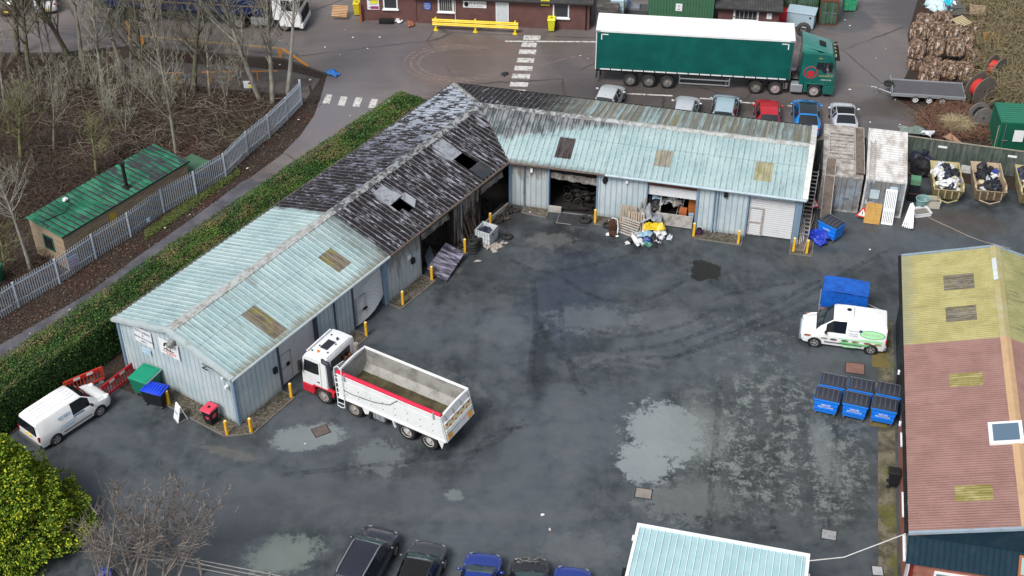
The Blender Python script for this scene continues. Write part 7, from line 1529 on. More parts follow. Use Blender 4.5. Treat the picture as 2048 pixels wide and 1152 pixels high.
crumple('charred debris on the floor of the motorbike bay', FB(4.2, .8, .05), (2.0, .8, .4), 2, name='charred_debris', cat='debris', seed=80, m=SOOT); crumple('charred debris inside the bay behind the purple sheet', FA(17, .9, .05), (2.2, 1.2, .9), 2, name='charred_debris', cat='debris', seed=81, m=mat((.03, .027, .025), .8, dirt=.8, dc=(.12, .1, .09), sc=6)); crumple('charred debris in the corner bay', FA(22.4, .9, .05), (2.2, 1.2, .8), 2, name='charred_debris', cat='debris', seed=82, m=SOOT)
# ground sheet of black metal before the motorbike bay
T = thing('fallen_sheet', 'dark flat metal sheet lying before the motorbike bay', 'metal sheet', FB(3.3, -1.15, .012), THB+.02); mb = MB(); mb.box(0, 1.95, 0, 1.15, .0, .03); mb.build('sheet', mat((.035, .038, .045), .6, dirt=.6, dc=(.09, .085, .08), sc=4), T); mb = MB(); mb.tube([(0, 0, .04), (0, 1.15, .05), (1.95, 1.15, .05)], .02, 4); mb.tube([(0, 0, .04), (.9, 0, .04)], .02, 4); mb.build('edge', mat((.3, .28, .26), .6, dirt=.5), T)
# purple burnt roof sheet beside alarm box
T = thing('fallen_roof_sheet', 'buckled purple-grey ribbed roof sheet slumped at the burnt doorway', 'metal sheet', FA(15.6, -1.5, .02), THA)
n = N('purple_burnt_sheet'); v = n.co(); u = n.noise(n.co('UV', scale=(1, .15, 1)), 4, 7, .75); n.base(n.mix(n.mr(u, .45, .58), (.045, .045, .062), (.27, .25, .33))); n.rough(.55); PUR = n.m
mb = MB(); ribsheet(mb, (0, 0, .1), (1, .12, .1), Vector((-.35, 1, .40)).normalized(), (0, -.3, 1), [(0, 0), (2.5, 0.2), (2.7, 1.5), (.3, 1.4)], TRAP, .3, (), lambda e, s: .16*noise.noise(Vector((e*1.4, s*1.4, 2)))); mb.build('sheet', PUR, T)
mb = MB(); mb.quad((-.2, 1.0, .35), (.5, 1.9, .8), (1.4, 2.2, 1.0), (.6, 1.1, .5)); mb.build('folded_edge', mat((.05, .065, .08), .5, dirt=.4), T)
# white crate of scrap (bulk container) + tyres + rubble
pI = FA(19.9+.45, -1.0, .01); T = thing('scrap_crate', 'white caged bulk crate filled with blackened scrap by the charred wall', 'crate', pI, THA+.12)
mb = MB(); a = .5
for x0, x1, y0, y1 in ((-a, a, -a, -a+.05), (-a, a, a-.05, a), (-a, -a+.05, -a+.05, a-.05), (a-.05, a, -a+.05, a-.05)): mb.box(x0, x1, y0, y1, .12, .95)
mb.box(-a, a, -a, a, .1, .16); mb.build('tub', mat((.55, .6, .62), .5, dirt=.5, dc=(.25, .28, .3), sc=4), T, bevel=.015)
mb = MB()
for k in range(7):
    t = -a+k*a/3
    for y in (-a-.02, a+.02): mb.tube([(t, y, .1), (t, y, .98)], .014, 4)
    for x in (-a-.02, a+.02): mb.tube([(x, t, .1), (x, t, .98)], .014, 4)
for z in (.3, .6, .96): mb.tube([(-a-.02, -a-.02, z), (a+.02, -a-.02, z), (a+.02, a+.02, z), (-a-.02, a+.02, z), (-a-.02, -a-.02, z)], .016, 4)
mb.build('cage', GALV, T); mb = MB()
mb.box(-a, a, -a, a, 0, .1); mb.build('pallet_base', WOODG, T)
crumple('black and blue scrap inside the white crate', pI+Vector((0, 0, .62)), (.8, .75, .5), 3, name='scrap', cat='scrap', seed=90)
tyre0 = None
def tyre(label, p, tilt=0, rz=0, sc=1.0, group='loose tyres around the yard'):
    global tyre0
    if tyre0 is None:
        mb = MB(); mb.ring((0, 0, .1), .235, .09, 26, 10, sq=1.15); tyre0 = mb.build('tyre', RUBBER, smooth=60); o = tyre0; tr5 = MB(); tr5.ring((0, 0, .1), .245, .088, 26, 6, sq=.9)
        bd = MB(); bd.ring((0, 0, .19), .185, .012, 24, 5); bd.ring((0, 0, .01), .185, .012, 24, 5); bd.build('bead', mat((.05, .05, .05), .7), o)
    else:
        o = tyre0.copy(); col.objects.link(o); c_ = tyre0.children[0].copy(); col.objects.link(c_); c_.parent = o
    o['label'] = label; o['category'] = 'tyre'; o['group'] = group
    o.matrix_world = Matrix.Translation(Vector(p)) @ Matrix.Rotation(rz, 4, 'Z') @ Matrix.Rotation(tilt, 4, 'X') @ Matrix.Scale(sc, 4)
tyre('single tyre lying flat on the asphalt right of the white crate', FA(21.3, -1.85, .01), sc=1.05)
for k in range(4): tyre(['bottom', 'second', 'third', 'top'][k]+' tyre of the stack beside the yellow bollard', FA(18.95+.03*(k % 2), -.98, .01+k*.2), 0, k)
for k in range(3): tyre(['bottom', 'middle', 'top'][k]+' tyre of the leaning stack behind, next to the crate', FA(19.55+.05*k, -.78, .01+k*.2), .15*k, k)
tyre('tyre tipped up on the charred wall behind the stacks', FA(19.75, -.35, .25), 1.2, .5)
tyre('tyre on the dark metal sheet before the motorbike bay', FB(4.95, -.55, .05), .12, 0, 1.15); tyre('tyre behind the burnt car seat left of the pallets', FB(6.4, -.75, .02), .1, 0, .95); tyre('old tyre hung beside the right gable end', FB(18.5, 6.5, 1.1), 1.4, .6)
for k in range(22):
    x, y = 20.0+R.gauss(0, .3), -1.75+R.gauss(0, .22)
    if k == 0: rub = MB(); rub.blob((0, 0, .07), (.16, .13, .09), 3, .5, 1.8, 1); r0 = rub.build('rubble_stone', mat((.33, .30, .27), .9, dirt=.6, dc=(.15, .13, .12), sc=6), smooth=20); o = r0
    else: o = r0.copy(); col.objects.link(o)
    o['label'] = 'pale broken masonry lump beside the white crate'; o['category'] = 'rubble'; o['group'] = 'rubble beside the white crate'; o.matrix_world = Matrix.Translation(FA(x, y, .0)) @ Matrix.Rotation(R.uniform(0, 6), 4, 'Z') @ Matrix.Scale(R.uniform(.6, 1.5), 4)
o = r0.copy(); col.objects.link(o); o['label'] = 'lone pale stone on the asphalt by the purple sheet'; o.matrix_world = Matrix.Translation(FA(18.3, -1.8, 0)) @ Matrix.Diagonal((1.5, 1, 1, 1)); del o['group']
for k in range(5): rail_thing('charred_plank', 'charred plank leaning on the burnt wall behind the crate', 'plank', mat((.06, .04, .032), .9, dirt=.7), [(FA(19.2+k*.28, -.45, .03), FA(19.0+k*.33, .0, 1.5+.2*(k % 3)), .07)], Matrix(), 'charred planks on the burnt wall')
# pallets
def pallet(label, MT, m=WOODG, group=None, face=True, name='pallet'):
    T = thing(name, label, 'pallet', (0, 0, 0), 0, group); T.matrix_world = MT
    for k in range(7): mb = MB(); mb.box(-.6, .6, -.5+k*.15, -.5+k*.15+.1, .12, .142); mb.build('deck_board', m, T)
    for y in (-.5, -.05, .4): mb = MB(); mb.box(-.6, .6, y, y+.1, 0, .022); mb.build('base_board', m, T)
    for y in (-.5, -.05, .4):
        for x in (-.6, -.07, .46): mb = MB(); mb.box(x, x+.14, y, y+.1, .022, .12); mb.build('block', m, T)
    return T
def PM_(x, y, z, rz, tx, spin=0): return MBm @ Matrix.Translation((x, y, z)) @ Matrix.Rotation(rz, 4, 'Z') @ Matrix.Rotation(tx, 4, 'X') @ Matrix.Rotation(spin, 4, 'Z')
pallet('light pallet leaning upright on the cladding, back of three', PM_(7.55, -.12, .68, .05, 1.38, PI/2), mat((.42, .33, .24), .8, dirt=.6, dc=(.2, .15, .1), sc=4)); pallet('pallet with vertical slats leaning on the other two', PM_(8.15, -.55, .55, -.15, 1.2, PI/2+.1), mat((.38, .31, .25), .8, dirt=.6, dc=(.2, .15, .1), sc=4)); pallet('grey pallet showing its underside, front of three', PM_(7.75, -1.1, .42, -.2, .95+PI, .08), mat((.34, .32, .29), .85, dirt=.6, dc=(.15, .13, .11), sc=4))
# burnt car seat
T = thing('car_seat', 'burnt brown car seat standing left of the pallets', 'seat', FB(6.8, -1.35, .01), THB+.2); SB = mat((.05, .026, .018), .9, dirt=.7, dc=(.14, .06, .04), sc=5)
mb = MB(); mb.blob((0, 0, .55), (.26, .16, .5), 8, .25, 1.5); mb.build('backrest', SB, T, smooth=40); mb = MB(); mb.blob((0, -.3, .2), (.28, .3, .15), 9, .25, 1.5); mb.build('cushion', SB, T, smooth=40); mb = MB(); mb.tube([(.28, 0, 1.0), (.34, -.1, .5), (.3, -.3, .15)], .035, 5); mb.tube([(-.25, 0, .9), (.0, -.02, 1.12), (.28, 0, 1.0)], .03, 5); mb.build('seat_frame', WHITEP, T); mb = MB(); mb.blob((-.25, -.35, .15), (.13, .1, .1), 2, .3); mb.blob((.28, -.42, .08), (.1, .08, .06), 2, .3); mb.build('padding', WHITEP, T)
T = thing('plastic_bucket', 'purple plastic bucket behind the yellow bollard', 'bucket', FB(11.95, -.28, .04), 0); mb = MB(); mb.cyl((0, 0, 0), (0, 0, .36), .16, 18, .2); mb.build('tub', mat((.09, .03, .10), .5, dirt=.3), T, smooth=40); mb = MB(); mb.cyl((0, 0, .361), (0, 0, .364), .185, 18); mb.build('contents', BLACK, T); mb = MB(); mb.tube([(-.2, 0, .36), (-.1, .12, .45), (.1, .12, .45), (.2, 0, .36)], .012, 5); mb.build('handle', WHITEP, T)
# stuff right of the containers
for k in range(6): leanboard('plastic_profile', 'white plastic profile leaning beside the laundry basket', 'profile', MCR @ Matrix.Translation((2.5, 0, 0)) @ Matrix.Rotation(.25-.1*k, 4, 'Y') @ Matrix.Rotation(-.03*k, 4, 'Z') @ Matrix.Translation((-2.5, 0, .1)), 2.5+k*.17, 2.58+k*.17, 1.25-.15*(k % 3), WPVC, yb=-1.0-.05*k, yt=-.2, group='white plastic profiles by the right container')
T = thing('laundry_basket', 'pale green plastic basket standing tilted among white profiles', 'basket', G(1840, 415), .3); mb = MB(); n_ = 18
for (r_, z) in ((.25, .05), (.36, .75), (.34, .75), (.23, .07)):
    for i in range(n_): mb.v.append(Vector((r_*1.2*math.cos(2*PI*i/n_), r_*math.sin(2*PI*i/n_)-z*.15, z)))
for r_ in range(3):
    for i in range(n_): mb.f.append((r_*n_+i, r_*n_+(i+1) % n_, (r_+1)*n_+(i+1) % n_, (r_+1)*n_+i))
mb.f.append(tuple(range(3*n_, 4*n_))); mb.build('basket', mat((.20, .36, .35), .5, dirt=.3), T, smooth=40); mb = MB(); mb.ring((0, -.11, .76), .37, .025, 20, 6, M=Matrix.Diagonal((1.15, 1, 1, 1))); mb.build('rim', mat((.25, .42, .4), .5, dirt=.2), T)
def tray(label, px, rz, m, s=1.0, h=.35):
    p = G(*px); T = thing('plastic_tub', label, 'tub', (p.x, p.y, .02), rz); mb = MB(); a, b, t = .4*s, .3*s, .03
    mb.frus((-a*.8, a*.8, -b*.8, b*.8, 0), (-a*.8, a*.8, -b*.8, b*.8, .02))
    for q in ((-a, a, -b, -b+t), (-a, a, b-t, b), (-a, -a+t, -b+t, b-t), (a-t, a, -b+t, b-t)): mb.box(*q, .0, h)
    mb.build('tub', m, T, bevel=.01); mb = MB(); mb.box(-a+t, a-t, -b+t, b-t, h*.3, h*.5); mb.build('contents', mat((.2, .19, .17), .8, dirt=.6), T); mb = MB()
    for q in ((-a-.03, a+.03, -b-.03, -b), (-a-.03, a+.03, b, b+.03), (-a-.03, -a, -b, b), (a, a+.03, -b, b)): mb.box(*q, h-.03, h+.01)
    mb.build('rim', m, T); return T
tray('white plastic tub on the ground in front of the green basket', (1841, 428), .2, WPVC, 1.3, .25); tray('cream plastic tub to the right of the green basket', (1862, 412), -.1, mat((.5, .48, .4), .5, dirt=.4), 1.15, .5)
stackbox('black crate with green top stacked at the container corner', Matrix.Translation(G(1823, 398)) @ Matrix.Rotation(THB, 4, 'Z'), (-.3, .35, -.3, .3, 0, 1.2), BKB, 'storage_crate'); stackbox('green tub on top of the black crate', Matrix.Translation(G(1823, 398)) @ Matrix.Rotation(THB, 4, 'Z'), (-.28, .33, -.28, .28, 1.21, 1.6), mat((.1, .25, .15), .5, dirt=.3), 'storage_crate')
bag('black sacks piled between the right container and the fence', G(1838, 345), 1.6, 2, name='rubbish_bag'); bag('tall black sack behind the right container corner', G(1833, 330), 1.5, 3)
cb_ = MB(); pts = [G(1845, 430), G(1870, 442), G(1905, 458), G(1930, 470), G(1960, 482), G(1990, 490), G(2020, 498)]; cb_.tube([p+Vector((0, 0, .03)) for p in pts], .03, 6); cb_.build('hose', mat((.25, .22, .2), .7, dirt=.4), label='long grey hose snaking across the tarmac from the tubs', cat='hose')
# timber fence along the back
fa, fb = G(1812, 272, 1.95), G(2300, 338, 1.95); d = (fb-fa); d.z = 0; L = d.length; T = thing('timber_fence', 'tall weathered green-grey board fence behind the skips', 'fence', (fa.x, fa.y, 0), math.atan2(d.y, d.x))
n = N('weathered_boards'); v = n.co(scale=(1, 1, .12)); a = n.noise(v, 5, 6, .7); b = n.noise(n.co(), .7, 4); n.base(n.mix(n.mr(a, .35, .65), (.045, .06, .052), n.mix(n.mr(b, .4, .6), (.15, .16, .145), (.09, .12, .10)))); n.rough(.9); FBD = n.m
mb = MB(); k = 0; x = 0
while x < L: mb.box(x, x+.145, -.012-.006*(k % 2), .012, .05+R.uniform(-.0, .02), 1.93+R.uniform(-.02, .02)); x += .15; k += 1
mb.build('board', FBD, T); mb = MB(); mb.box(0, L, .012, .06, 1.55, 1.65); mb.box(0, L, .012, .06, .35, .45); mb.build('rail', FBD, T); mb = MB(); mb.box(0, L, -.05, .07, 1.95, 1.99); mb.build('capping', mat((.26, .24, .19), .9, dirt=.6), T)
for x in (2.1, 6.4): mb = MB(); mb.box(x, x+.55, -.03, -.02, 1.45, 1.6); mb.build('notice', WPVC, T)
fa, fb = FB(LB+.3, 9.2), Vector((25.4, 76.2, 0)); d = fb-fa; L = d.length; T = thing('timber_fence', 'short board fence section between the gable and the containers', 'fence', (fa.x, fa.y, 0), math.atan2(d.y, d.x)); mb = MB(); x = 0; k = 0
while x < L: mb.box(x, x+.145, -.012-.006*(k % 2), .012, .05, 1.9+R.uniform(-.02, .02)); x += .15; k += 1
mb.build('board', FBD, T); mb = MB(); mb.box(0, L, .012, .06, 1.5, 1.6); mb.build('rail', FBD, T)
leanboard('grey_plank', 'pale grey plank panel between the first two skips', 'plank', Matrix.Translation(G(1940, 340)) @ Matrix.Rotation(THB, 4, 'Z'), -.6, 1.0, .6, mat((.35, .36, .35), .8, dirt=.5), yb=-.5, yt=.1)
# green container right edge
cg = container('dark green steel container with white notice at the right edge', 31.75, 77.0, math.radians(-6), mat((.008, .13, .075), .4, dirt=.25, dc=(.01, .07, .05)), mat((.005, .085, .05), .45, dirt=.3, dc=(.01, .05, .03)), 2.6, 4.5, 2.35, 'green_container', None)
mb = MB(); mb.box(.95, 1.6, -.06, -.045, 1.0, 1.85); mb.build('notice', WPVC, cg); mb = MB(); mb.box(-.05, -.02, .15, .2, .2, 2.0); mb.build('door_edge', mat((.5, .45, .3), .6, dirt=.4), cg)
# ---------------------------------------------------------------- flat transporter trailer
p = Vector((26.45, 83.72, .016)); ht3 = math.atan2(83.05-83.71, 31.26-26.4); T = thing('flatbed_trailer', 'long flat tri-axle trailer with grey deck and galvanised rails', 'trailer', p, ht3); Lf, Wf = 4.95, 2.1
tb('deck', mat((.085, .085, .095), .55, dirt=.4, dc=(.13, .12, .12)), (.05, Lf-.03, .06, Wf-.06, .6, .64), T=T)
tb('side_rail', GALV, (0, Lf, 0, .06, .48, .72), T=T, bevel=.01); tb('side_rail', GALV, (0, Lf, Wf-.06, Wf, .48, .72), T=T, bevel=.01); tb('end_rail', GALV, (Lf-.03, Lf+.03, 0, Wf, .48, .7), T=T, bevel=.01); tb('headboard', GALV, (-.05, .02, 0, Wf, .45, 1.0), T=T, bevel=.01); tb('prop_stand', GALV, (Lf-.1, Lf, .05, .13, .05, .5), T=T)
mb = MB(); mb.tube([(0, .35, .5), (-1.0, Wf/2, .5), (0, Wf-.35, .5)], .045, 6); mb.tube([(-.9, Wf/2, .5), (-1.4, Wf/2, .55)], .045, 6); mb.build('drawbar', GALV, T); mb = MB(); mb.tube([(-.9, Wf/2-.12, .12), (-.9, Wf/2-.12, .8)], .035, 6); mb.cyl((-.9, Wf/2-.17, .12), (-.9, Wf/2-.07, .12), .11, 12); mb.build('jockey_wheel', STEEL, T)
for x in (1.62, 2.55, 3.45):
    for y, o in ((-.02, -1), (Wf+.02, 1)): wheel(T, x, y, .29, .18, o, rim=WHITEP)
T2 = tyre('spare tyre on the drawbar of the flat trailer', (T.matrix_world @ Vector((-.22, .9, .85))), 0, 0, 1.1); 
# cable drums
def drum(label, px, z, r_, wd, m, mc, rz):
    p = G(*px, z); T = thing('cable_drum', label, 'cable drum', (p.x, p.y, .02), rz, 'wooden cable drums beside the brambles')
    for o in (-1, 1):
        mb = MB(); mb.cyl((0, o*wd/2-.04, r_), (0, o*wd/2+.04, r_), r_, 32); f_ = mb.build('flange', m, T); mb = MB(); mb.ring((0, o*wd/2, r_), r_-.03, .03, 32, 5, axis='Y'); mb.build('rim_band', STEEL, f_); mb = MB(); mb.cyl((0, o*(wd/2+.0), r_), (0, o*(wd/2+.045), r_), .07, 12); mb.build('hub_hole', BLACK, f_)
    mb = MB(); mb.cyl((0, -wd/2+.04, r_), (0, wd/2-.04, r_), r_*.6, 24); mb.build('cable_winding', mc, T, smooth=40); return T
WDG = mat((.17, .16, .15), .9, dirt=.6, dc=(.09, .08, .07), sc=3)
drum('big wooden cable drum with red cable under the brambles', (1960, 182), .9, 1.05, .8, mat((.13, .115, .10), .9, dirt=.6), mat((.50, .04, .03), .5, dirt=.2), .5); drum('grey wooden cable drum beside the green container', (1962, 232), .7, .75, .75, WDG, BLACK, .15); drum('far cable drum with red cable half buried in brambles', (1990, 140), .8, .9, .7, mat((.13, .115, .10), .9, dirt=.6), mat((.55, .05, .04), .5, dirt=.2), .7)
# ---------------------------------------------------------------- paper bales
n = N('crushed_cardboard'); v = n.co(); a = n.noise(n.co(scale=(1, 1, .35)), 5, 7, .8, .8); b = n.noise(v, 2.2, 4); cc = n.mix(n.mr(a, .42, .56), (.055, .032, .020), (.30, .19, .12)); cc = n.mix(n.mr(a, .54, .60, 0, .95), cc, n.mix(n.mr(b, .4, .6), (.55, .45, .38), (.60, .58, .56))); n.base(cc); n.rough(.9); n.bump(a, 1, .12); BALE = n.m
def bale(label, px, z, rz, s=(1.25, 1.1, 1.15), seed=0):
    p = G(px[0], px[1], z); mb = MB(); T = None; k = 9
    bm = bmesh.new(); bmesh.ops.create_cube(bm, size=1); bmesh.ops.subdivide_edges(bm, edges=bm.edges, cuts=9, use_grid_fill=True)
    vs = []
    for v in bm.verts:
        q = Vector((v.co.x*s[0], v.co.y*s[1], v.co.z*s[2])); e = 1-.10*(abs(v.co.x*2)**6*abs(v.co.y*2)**6+abs(v.co.z*2)**6*abs(v.co.x*2)**6+abs(v.co.z*2)**6*abs(v.co.y*2)**6); nn_ = noise.noise_vector(q*3.1+Vector((seed*3, 0, 0)))
        vs.append(q*e+nn_*.09+noise.noise_vector(q*8+Vector((seed*9, 0, 0)))*.05)
    mb.add(vs, [tuple(v.index for v in f.verts) for f in bm.faces]); bm.free()
    o = mb.build('paper_bale', BALE, label=label, cat='bale', group='bales of crushed cardboard'); o.matrix_world = Matrix.Translation((p.x, p.y, z)) @ Matrix.Rotation(rz, 4, 'Z')
    st = MB()
    for x in (-.35, 0, .35):
        hx, hz = s[1]*.53, s[2]*.53; st.tube([(x, -hx, -hz), (x, -hx, hz), (x, hx, hz), (x, hx, -hz)], .012, 4)
    st.build('wire_tie', STEEL, o); return o
bl = [((1833, 122), .55), ((1866, 130), .55), ((1899, 140), .55), ((1930, 142), .55), ((1835, 98), 1.6), ((1873, 92), 1.7), ((1911, 94), 1.7), ((1838, 62), 1.75), ((1872, 62), 1.9), ((1908, 66), 1.8), ((1850, 45), 1.75), ((1885, 40), 1.6), ((1858, 150), .5), ((1940, 115), .6), ((1930, 80), 1.4), ((1945, 60), .6)]
nm_ = ['front row, far left', 'front row, second', 'front row, third', 'front row, right end', 'upper tier left, brown', 'upper tier middle, white flecked', 'upper tier right', 'back tier left', 'back tier middle', 'back tier right', 'rear left, pale top', 'rear middle behind the pallets', 'lowest bale facing the trailer', 'lower right in the brambles', 'upper right in the brambles', 'rear right, small']
for k, (px, z) in enumerate(bl): bale('cardboard bale, '+nm_[k], px, z, HN-PI/2+R.uniform(-.25, .25), (1.2+R.uniform(-.1, .15), 1.1, 1.1), k)
def leanp(label, px, z, rz, tx, m): p = G(*px, z); pallet(label, Matrix.Translation(p) @ Matrix.Rotation(rz, 4, 'Z') @ Matrix.Rotation(tx, 4, 'X'), m)
leanp('grey pallet stack piece beside the plastic bundle', (1905, 10), 2.2, .2, .3, mat((.15, .145, .14), .8, dirt=.5)); leanp('dark pallet lying on top of the pallet stack', (1915, 22), 1.9, .1, .35, mat((.12, .11, .1), .8, dirt=.5)); leanp('brown pallet tilted right of the grey ones', (1955, 22), 1.2, -.2, .3, mat((.3, .22, .15), .8, dirt=.5)); leanp('pale yellow pallet upside down on the bales', (1922, 45), 2.2, .6, .2, mat((.5, .42, .25), .8, dirt=.4)); leanp('orange brown slatted pallet lying in the brambles', (1983, 77), .9, -.15, .25, mat((.35, .2, .06), .8, dirt=.5))
crumple('white and turquoise plastic film bundle on the bales', G(1880, 14, 1.9)+Vector((0, 0, -.3)), (1.6, 2.0, 1.6), 0, seed=101, m=mat((.55, .68, .72), .3, dirt=.5, dc=(.1, .45, .55), sc=3)); crumple('bright turquoise plastic sack on the film bundle', G(1896, 6, 2.8), (.7, .6, .6), 9, seed=104, m=mat((.02, .45, .6), .35, dirt=.1))
crumple('white and blue torn sack lying behind the fence', G(1853, 268, .3), (.9, .7, .5), 0, seed=111, m=mat((.6, .63, .66), .4, dirt=.5, dc=(.05, .15, .5), sc=6)); crumple('greenish tarpaulin heap behind the right container', G(1822, 262, .4), (1.6, .9, .5), 8, seed=113, m=mat((.14, .18, .16), .6, dirt=.5, dc=(.3, .32, .3), sc=3)); crumple('brown cardboard lying against the back of the fence', G(1905, 280, .3), (1.3, .5, .4), 5, name='cardboard', cat='cardboard', seed=115, m=mat((.3, .18, .12), .8, dirt=.5)); crumple('bright blue bag by the road kerb', G(666, 147, .1), (1.0, .6, .3), 4, seed=120, m=mat((.02, .16, .5), .4, dirt=.1))
crumple('blue and ochre rag in the hedge bottom at the picture edge', G(212, 1146, .4), (.5, .6, .5), 4, name='rag', cat='rag', seed=121, m=mat((.02, .10, .5), .5, dirt=.5, dc=(.4, .2, .05), sc=4))
# ---------------------------------------------------------------- service building row along the top
def facade(name, label, cat, p1, p2, h, depth, wallm, roofm, over=.25, slope=.0, z0=0, roof='flat'):
    a, b = G(*p1), G(*p2); rz = math.atan2(b.y-a.y, b.x-a.x); L = (b-a).length; T = thing(name, label, cat, (a.x, a.y, .014), rz)
    mb = MB(); mb.box(0, L, 0, .2, 0, h); mb.build('wall', wallm, T)
    for x0, x1 in ((0, .2), (L-.2, L)): mb = MB(); mb.box(x0, x1, .2, depth, 0, h-.01); mb.build('wall', wallm, T)
    mb = MB(); mb.box(0, L, depth, depth+.2, 0, h+slope*depth-.02); mb.build('wall', wallm, T)
    mb = MB(); S = Vector((0, 1, slope)).normalized(); ribsheet(mb, (0, -over, h+.02-over*slope), (1, 0, 0), S, S.cross(Vector((1, 0, 0)))*-1, [(-over, 0), (L+over, 0), (L+over, depth+over*2), (-over, depth+over*2)], SINE if roof == 'sine' else TRAP, .2); mb.build('roof', roofm, T)
    mb = MB(); mb.tube([(-over, -over-.06, h-.02), (L+over, -over-.06, h-.02)], .07, 6); mb.build('gutter', BLACK, T); return T, L
def fwin(T, x0, x1, z0, z1, bars=0, m=None, open_=False):
    mb = MB(); mb.box(x0, x1, -.05, .01, z0, z1); w7 = mb.build('window', WPVC, T); mb = MB(); mb.box(x0+.1, x1-.1, -.058, -.051, z0+.1, z1-.1); mb.build('pane', m or glass((.03, .035, .04)), w7)
    mb = MB(); mb.box(x0-.08, x1+.08, -.14, .0, z0-.09, z0); mb.build('sill', WPVC, w7)
    if bars:
        mb = MB()
        for k in range(bars): x = x0+.14+k*(x1-x0-.28)/(bars-1); mb.box(x-.02, x+.02, -.07, -.06, z0+.1, z1-.1)
        mb.build('blind', mat((.4, .4, .38), .6), w7)
DRF = mat((.05, .05, .052), .8, dirt=.6, dc=(.11, .11, .1))
def fx(T, a, px, z): # local x and z of a pixel on the facade front plane
    Mi = T.matrix_world.inverted(); o = Mi @ Vector((0, 0, CAMH)); d = Mi.to_3x3() @ (FW+RT*((px[0]-1024)/FPX)+UP*((576-px[1])/FPX)); t = -o.y/d.y; q = o+d*t; return q.x, q.z
T, L = facade('brick_office', 'dark brick works office with white windows behind the yellow crash barrier', 'building', (835, 46), (1178, 61), 2.25, 7, DBRICK, DRF)
def atpx(T, p1, p2): a = fx(T, 0, p1, 0); b = fx(T, 0, p2, 0); return min(a[0], b[0]), max(a[0], b[0]), min(a[1], b[1]), max(a[1], b[1])
MB_ = MB()
fwin(T, *atpx(T, (875, -8), (908, 24)), bars=7); fwin(T, *atpx(T, (1106, 5), (1138, 36)))
b_ = atpx(T, (993, 0), (1016, 40)); mb = MB(); mb.box(b_[0], b_[1], -.06, .01, .05, b_[3]); dr = mb.build('door', mat((.55, .6, .63), .4, dirt=.2), T); mb = MB(); mb.box(b_[0]-.06, b_[0], -.07, 0, .05, b_[3]+.0); mb.box(b_[1], b_[1]+.06, -.07, 0, .05, b_[3]+.0); mb.build('door_frame', WPVC, dr); mb = MB(); mb.cyl((b_[0]+.12, -.1, 1.0), (b_[0]+.12, -.06, 1.0), .03, 8); mb.build('handle', STEEL, dr)
def fsign(T, p1, p2, m, lines, ink, name='sign_board', shape=None):
    b = atpx(T, p1, p2); mb = MB(); mb.box(b[0], b[1], -.05, -.0, b[2], b[3]); s = mb.build(name, m, T); mb = MB()
    for i, (t, sz) in enumerate(lines): mb.text(t, sz, Matrix.Translation(((b[0]+b[1])/2, -.056, b[3]-(i+.75)*(b[3]-b[2])/(len(lines)+.3))) @ Matrix.Rotation(PI/2, 4, 'X'), .003)
    mb.build('lettering', ink, s); return s, b
s, b = fsign(T, (926, 1), (973, 16), WPVC, [('PARRY & EVANS', .26), ('RECYCLING LIMITED', .13)], mat((.05, .16, .17), .5)); s.location.z += 0
mb = MB(); mb.prism(ell(0, 0, .16, .2, 12), 0, .006, Matrix.Translation((b[0]+.25, -.055, (b[2]+b[3])/2)) @ Matrix.Rotation(PI/2, 4, 'X')); mb.build('emblem', BLACK, s)
fsign(T, (846, 4), (863, 19), mat((.02, .07, .32), .4, dirt=.1), [('SAFETY', .12), ('HELMETS', .12), ('MUST BE', .12), ('WORN', .12)], WPVC); fsign(T, (1082, -8), (1099, 11), mat((.80, .72, .02), .4, dirt=.1), [('NO', .12), ('SMOKING', .11), ('PARKING', .11)], BLACK)
bx(T, 'pipe', mat((.3, .28, .26), .6), (3.0, 3.05, -.06, 0, 0, 2.2)) if False else None
mb = MB(); b7 = fx(T, 0, (911, 30), 0); mb.tube([(b7[0], -.05, .1), (b7[0], -.05, 2.2)], .03, 6); mb.build('downpipe', WPVC, T); b7 = fx(T, 0, (1172, 40), 0); mb = MB(); mb.tube([(b7[0], -.05, .05), (b7[0], -.05, 2.2)], .05, 6); mb.build('downpipe', BLACK, T)
T, L = facade('brick_weighbridge_office', 'dark brick office block at the far left of the works row', 'building', (724, 41), (834, 44), 2.4, 8, DBRICK, DRF)
s, b = fsign(T, (733, -12), (759, 19), WPVC, [('', .1), ('PPE ZONE', .16), ('SITE RULES', .13), ('REPORT HERE', .12)], INKB); mb = MB(); mb.box(b[0]+.25, b[1]-.05, -.058, -.051, b[3]-.75, b[3]-.35); mb.build('yellow_panel', mat((.8, .72, .02), .4), s); mb = MB(); mb.box(b[0]+.25, b[1]-.05, -.058, -.051, b[2]+.05, b[2]+.3); mb.build('purple_panel', mat((.35, .05, .18), .4), s)
fwin(T, *atpx(T, (765, -14), (796, 18)))
bx(T, 'flower_trough', BLACK, (1.4, 2.5, -.55, -.2, 0, .35)); 
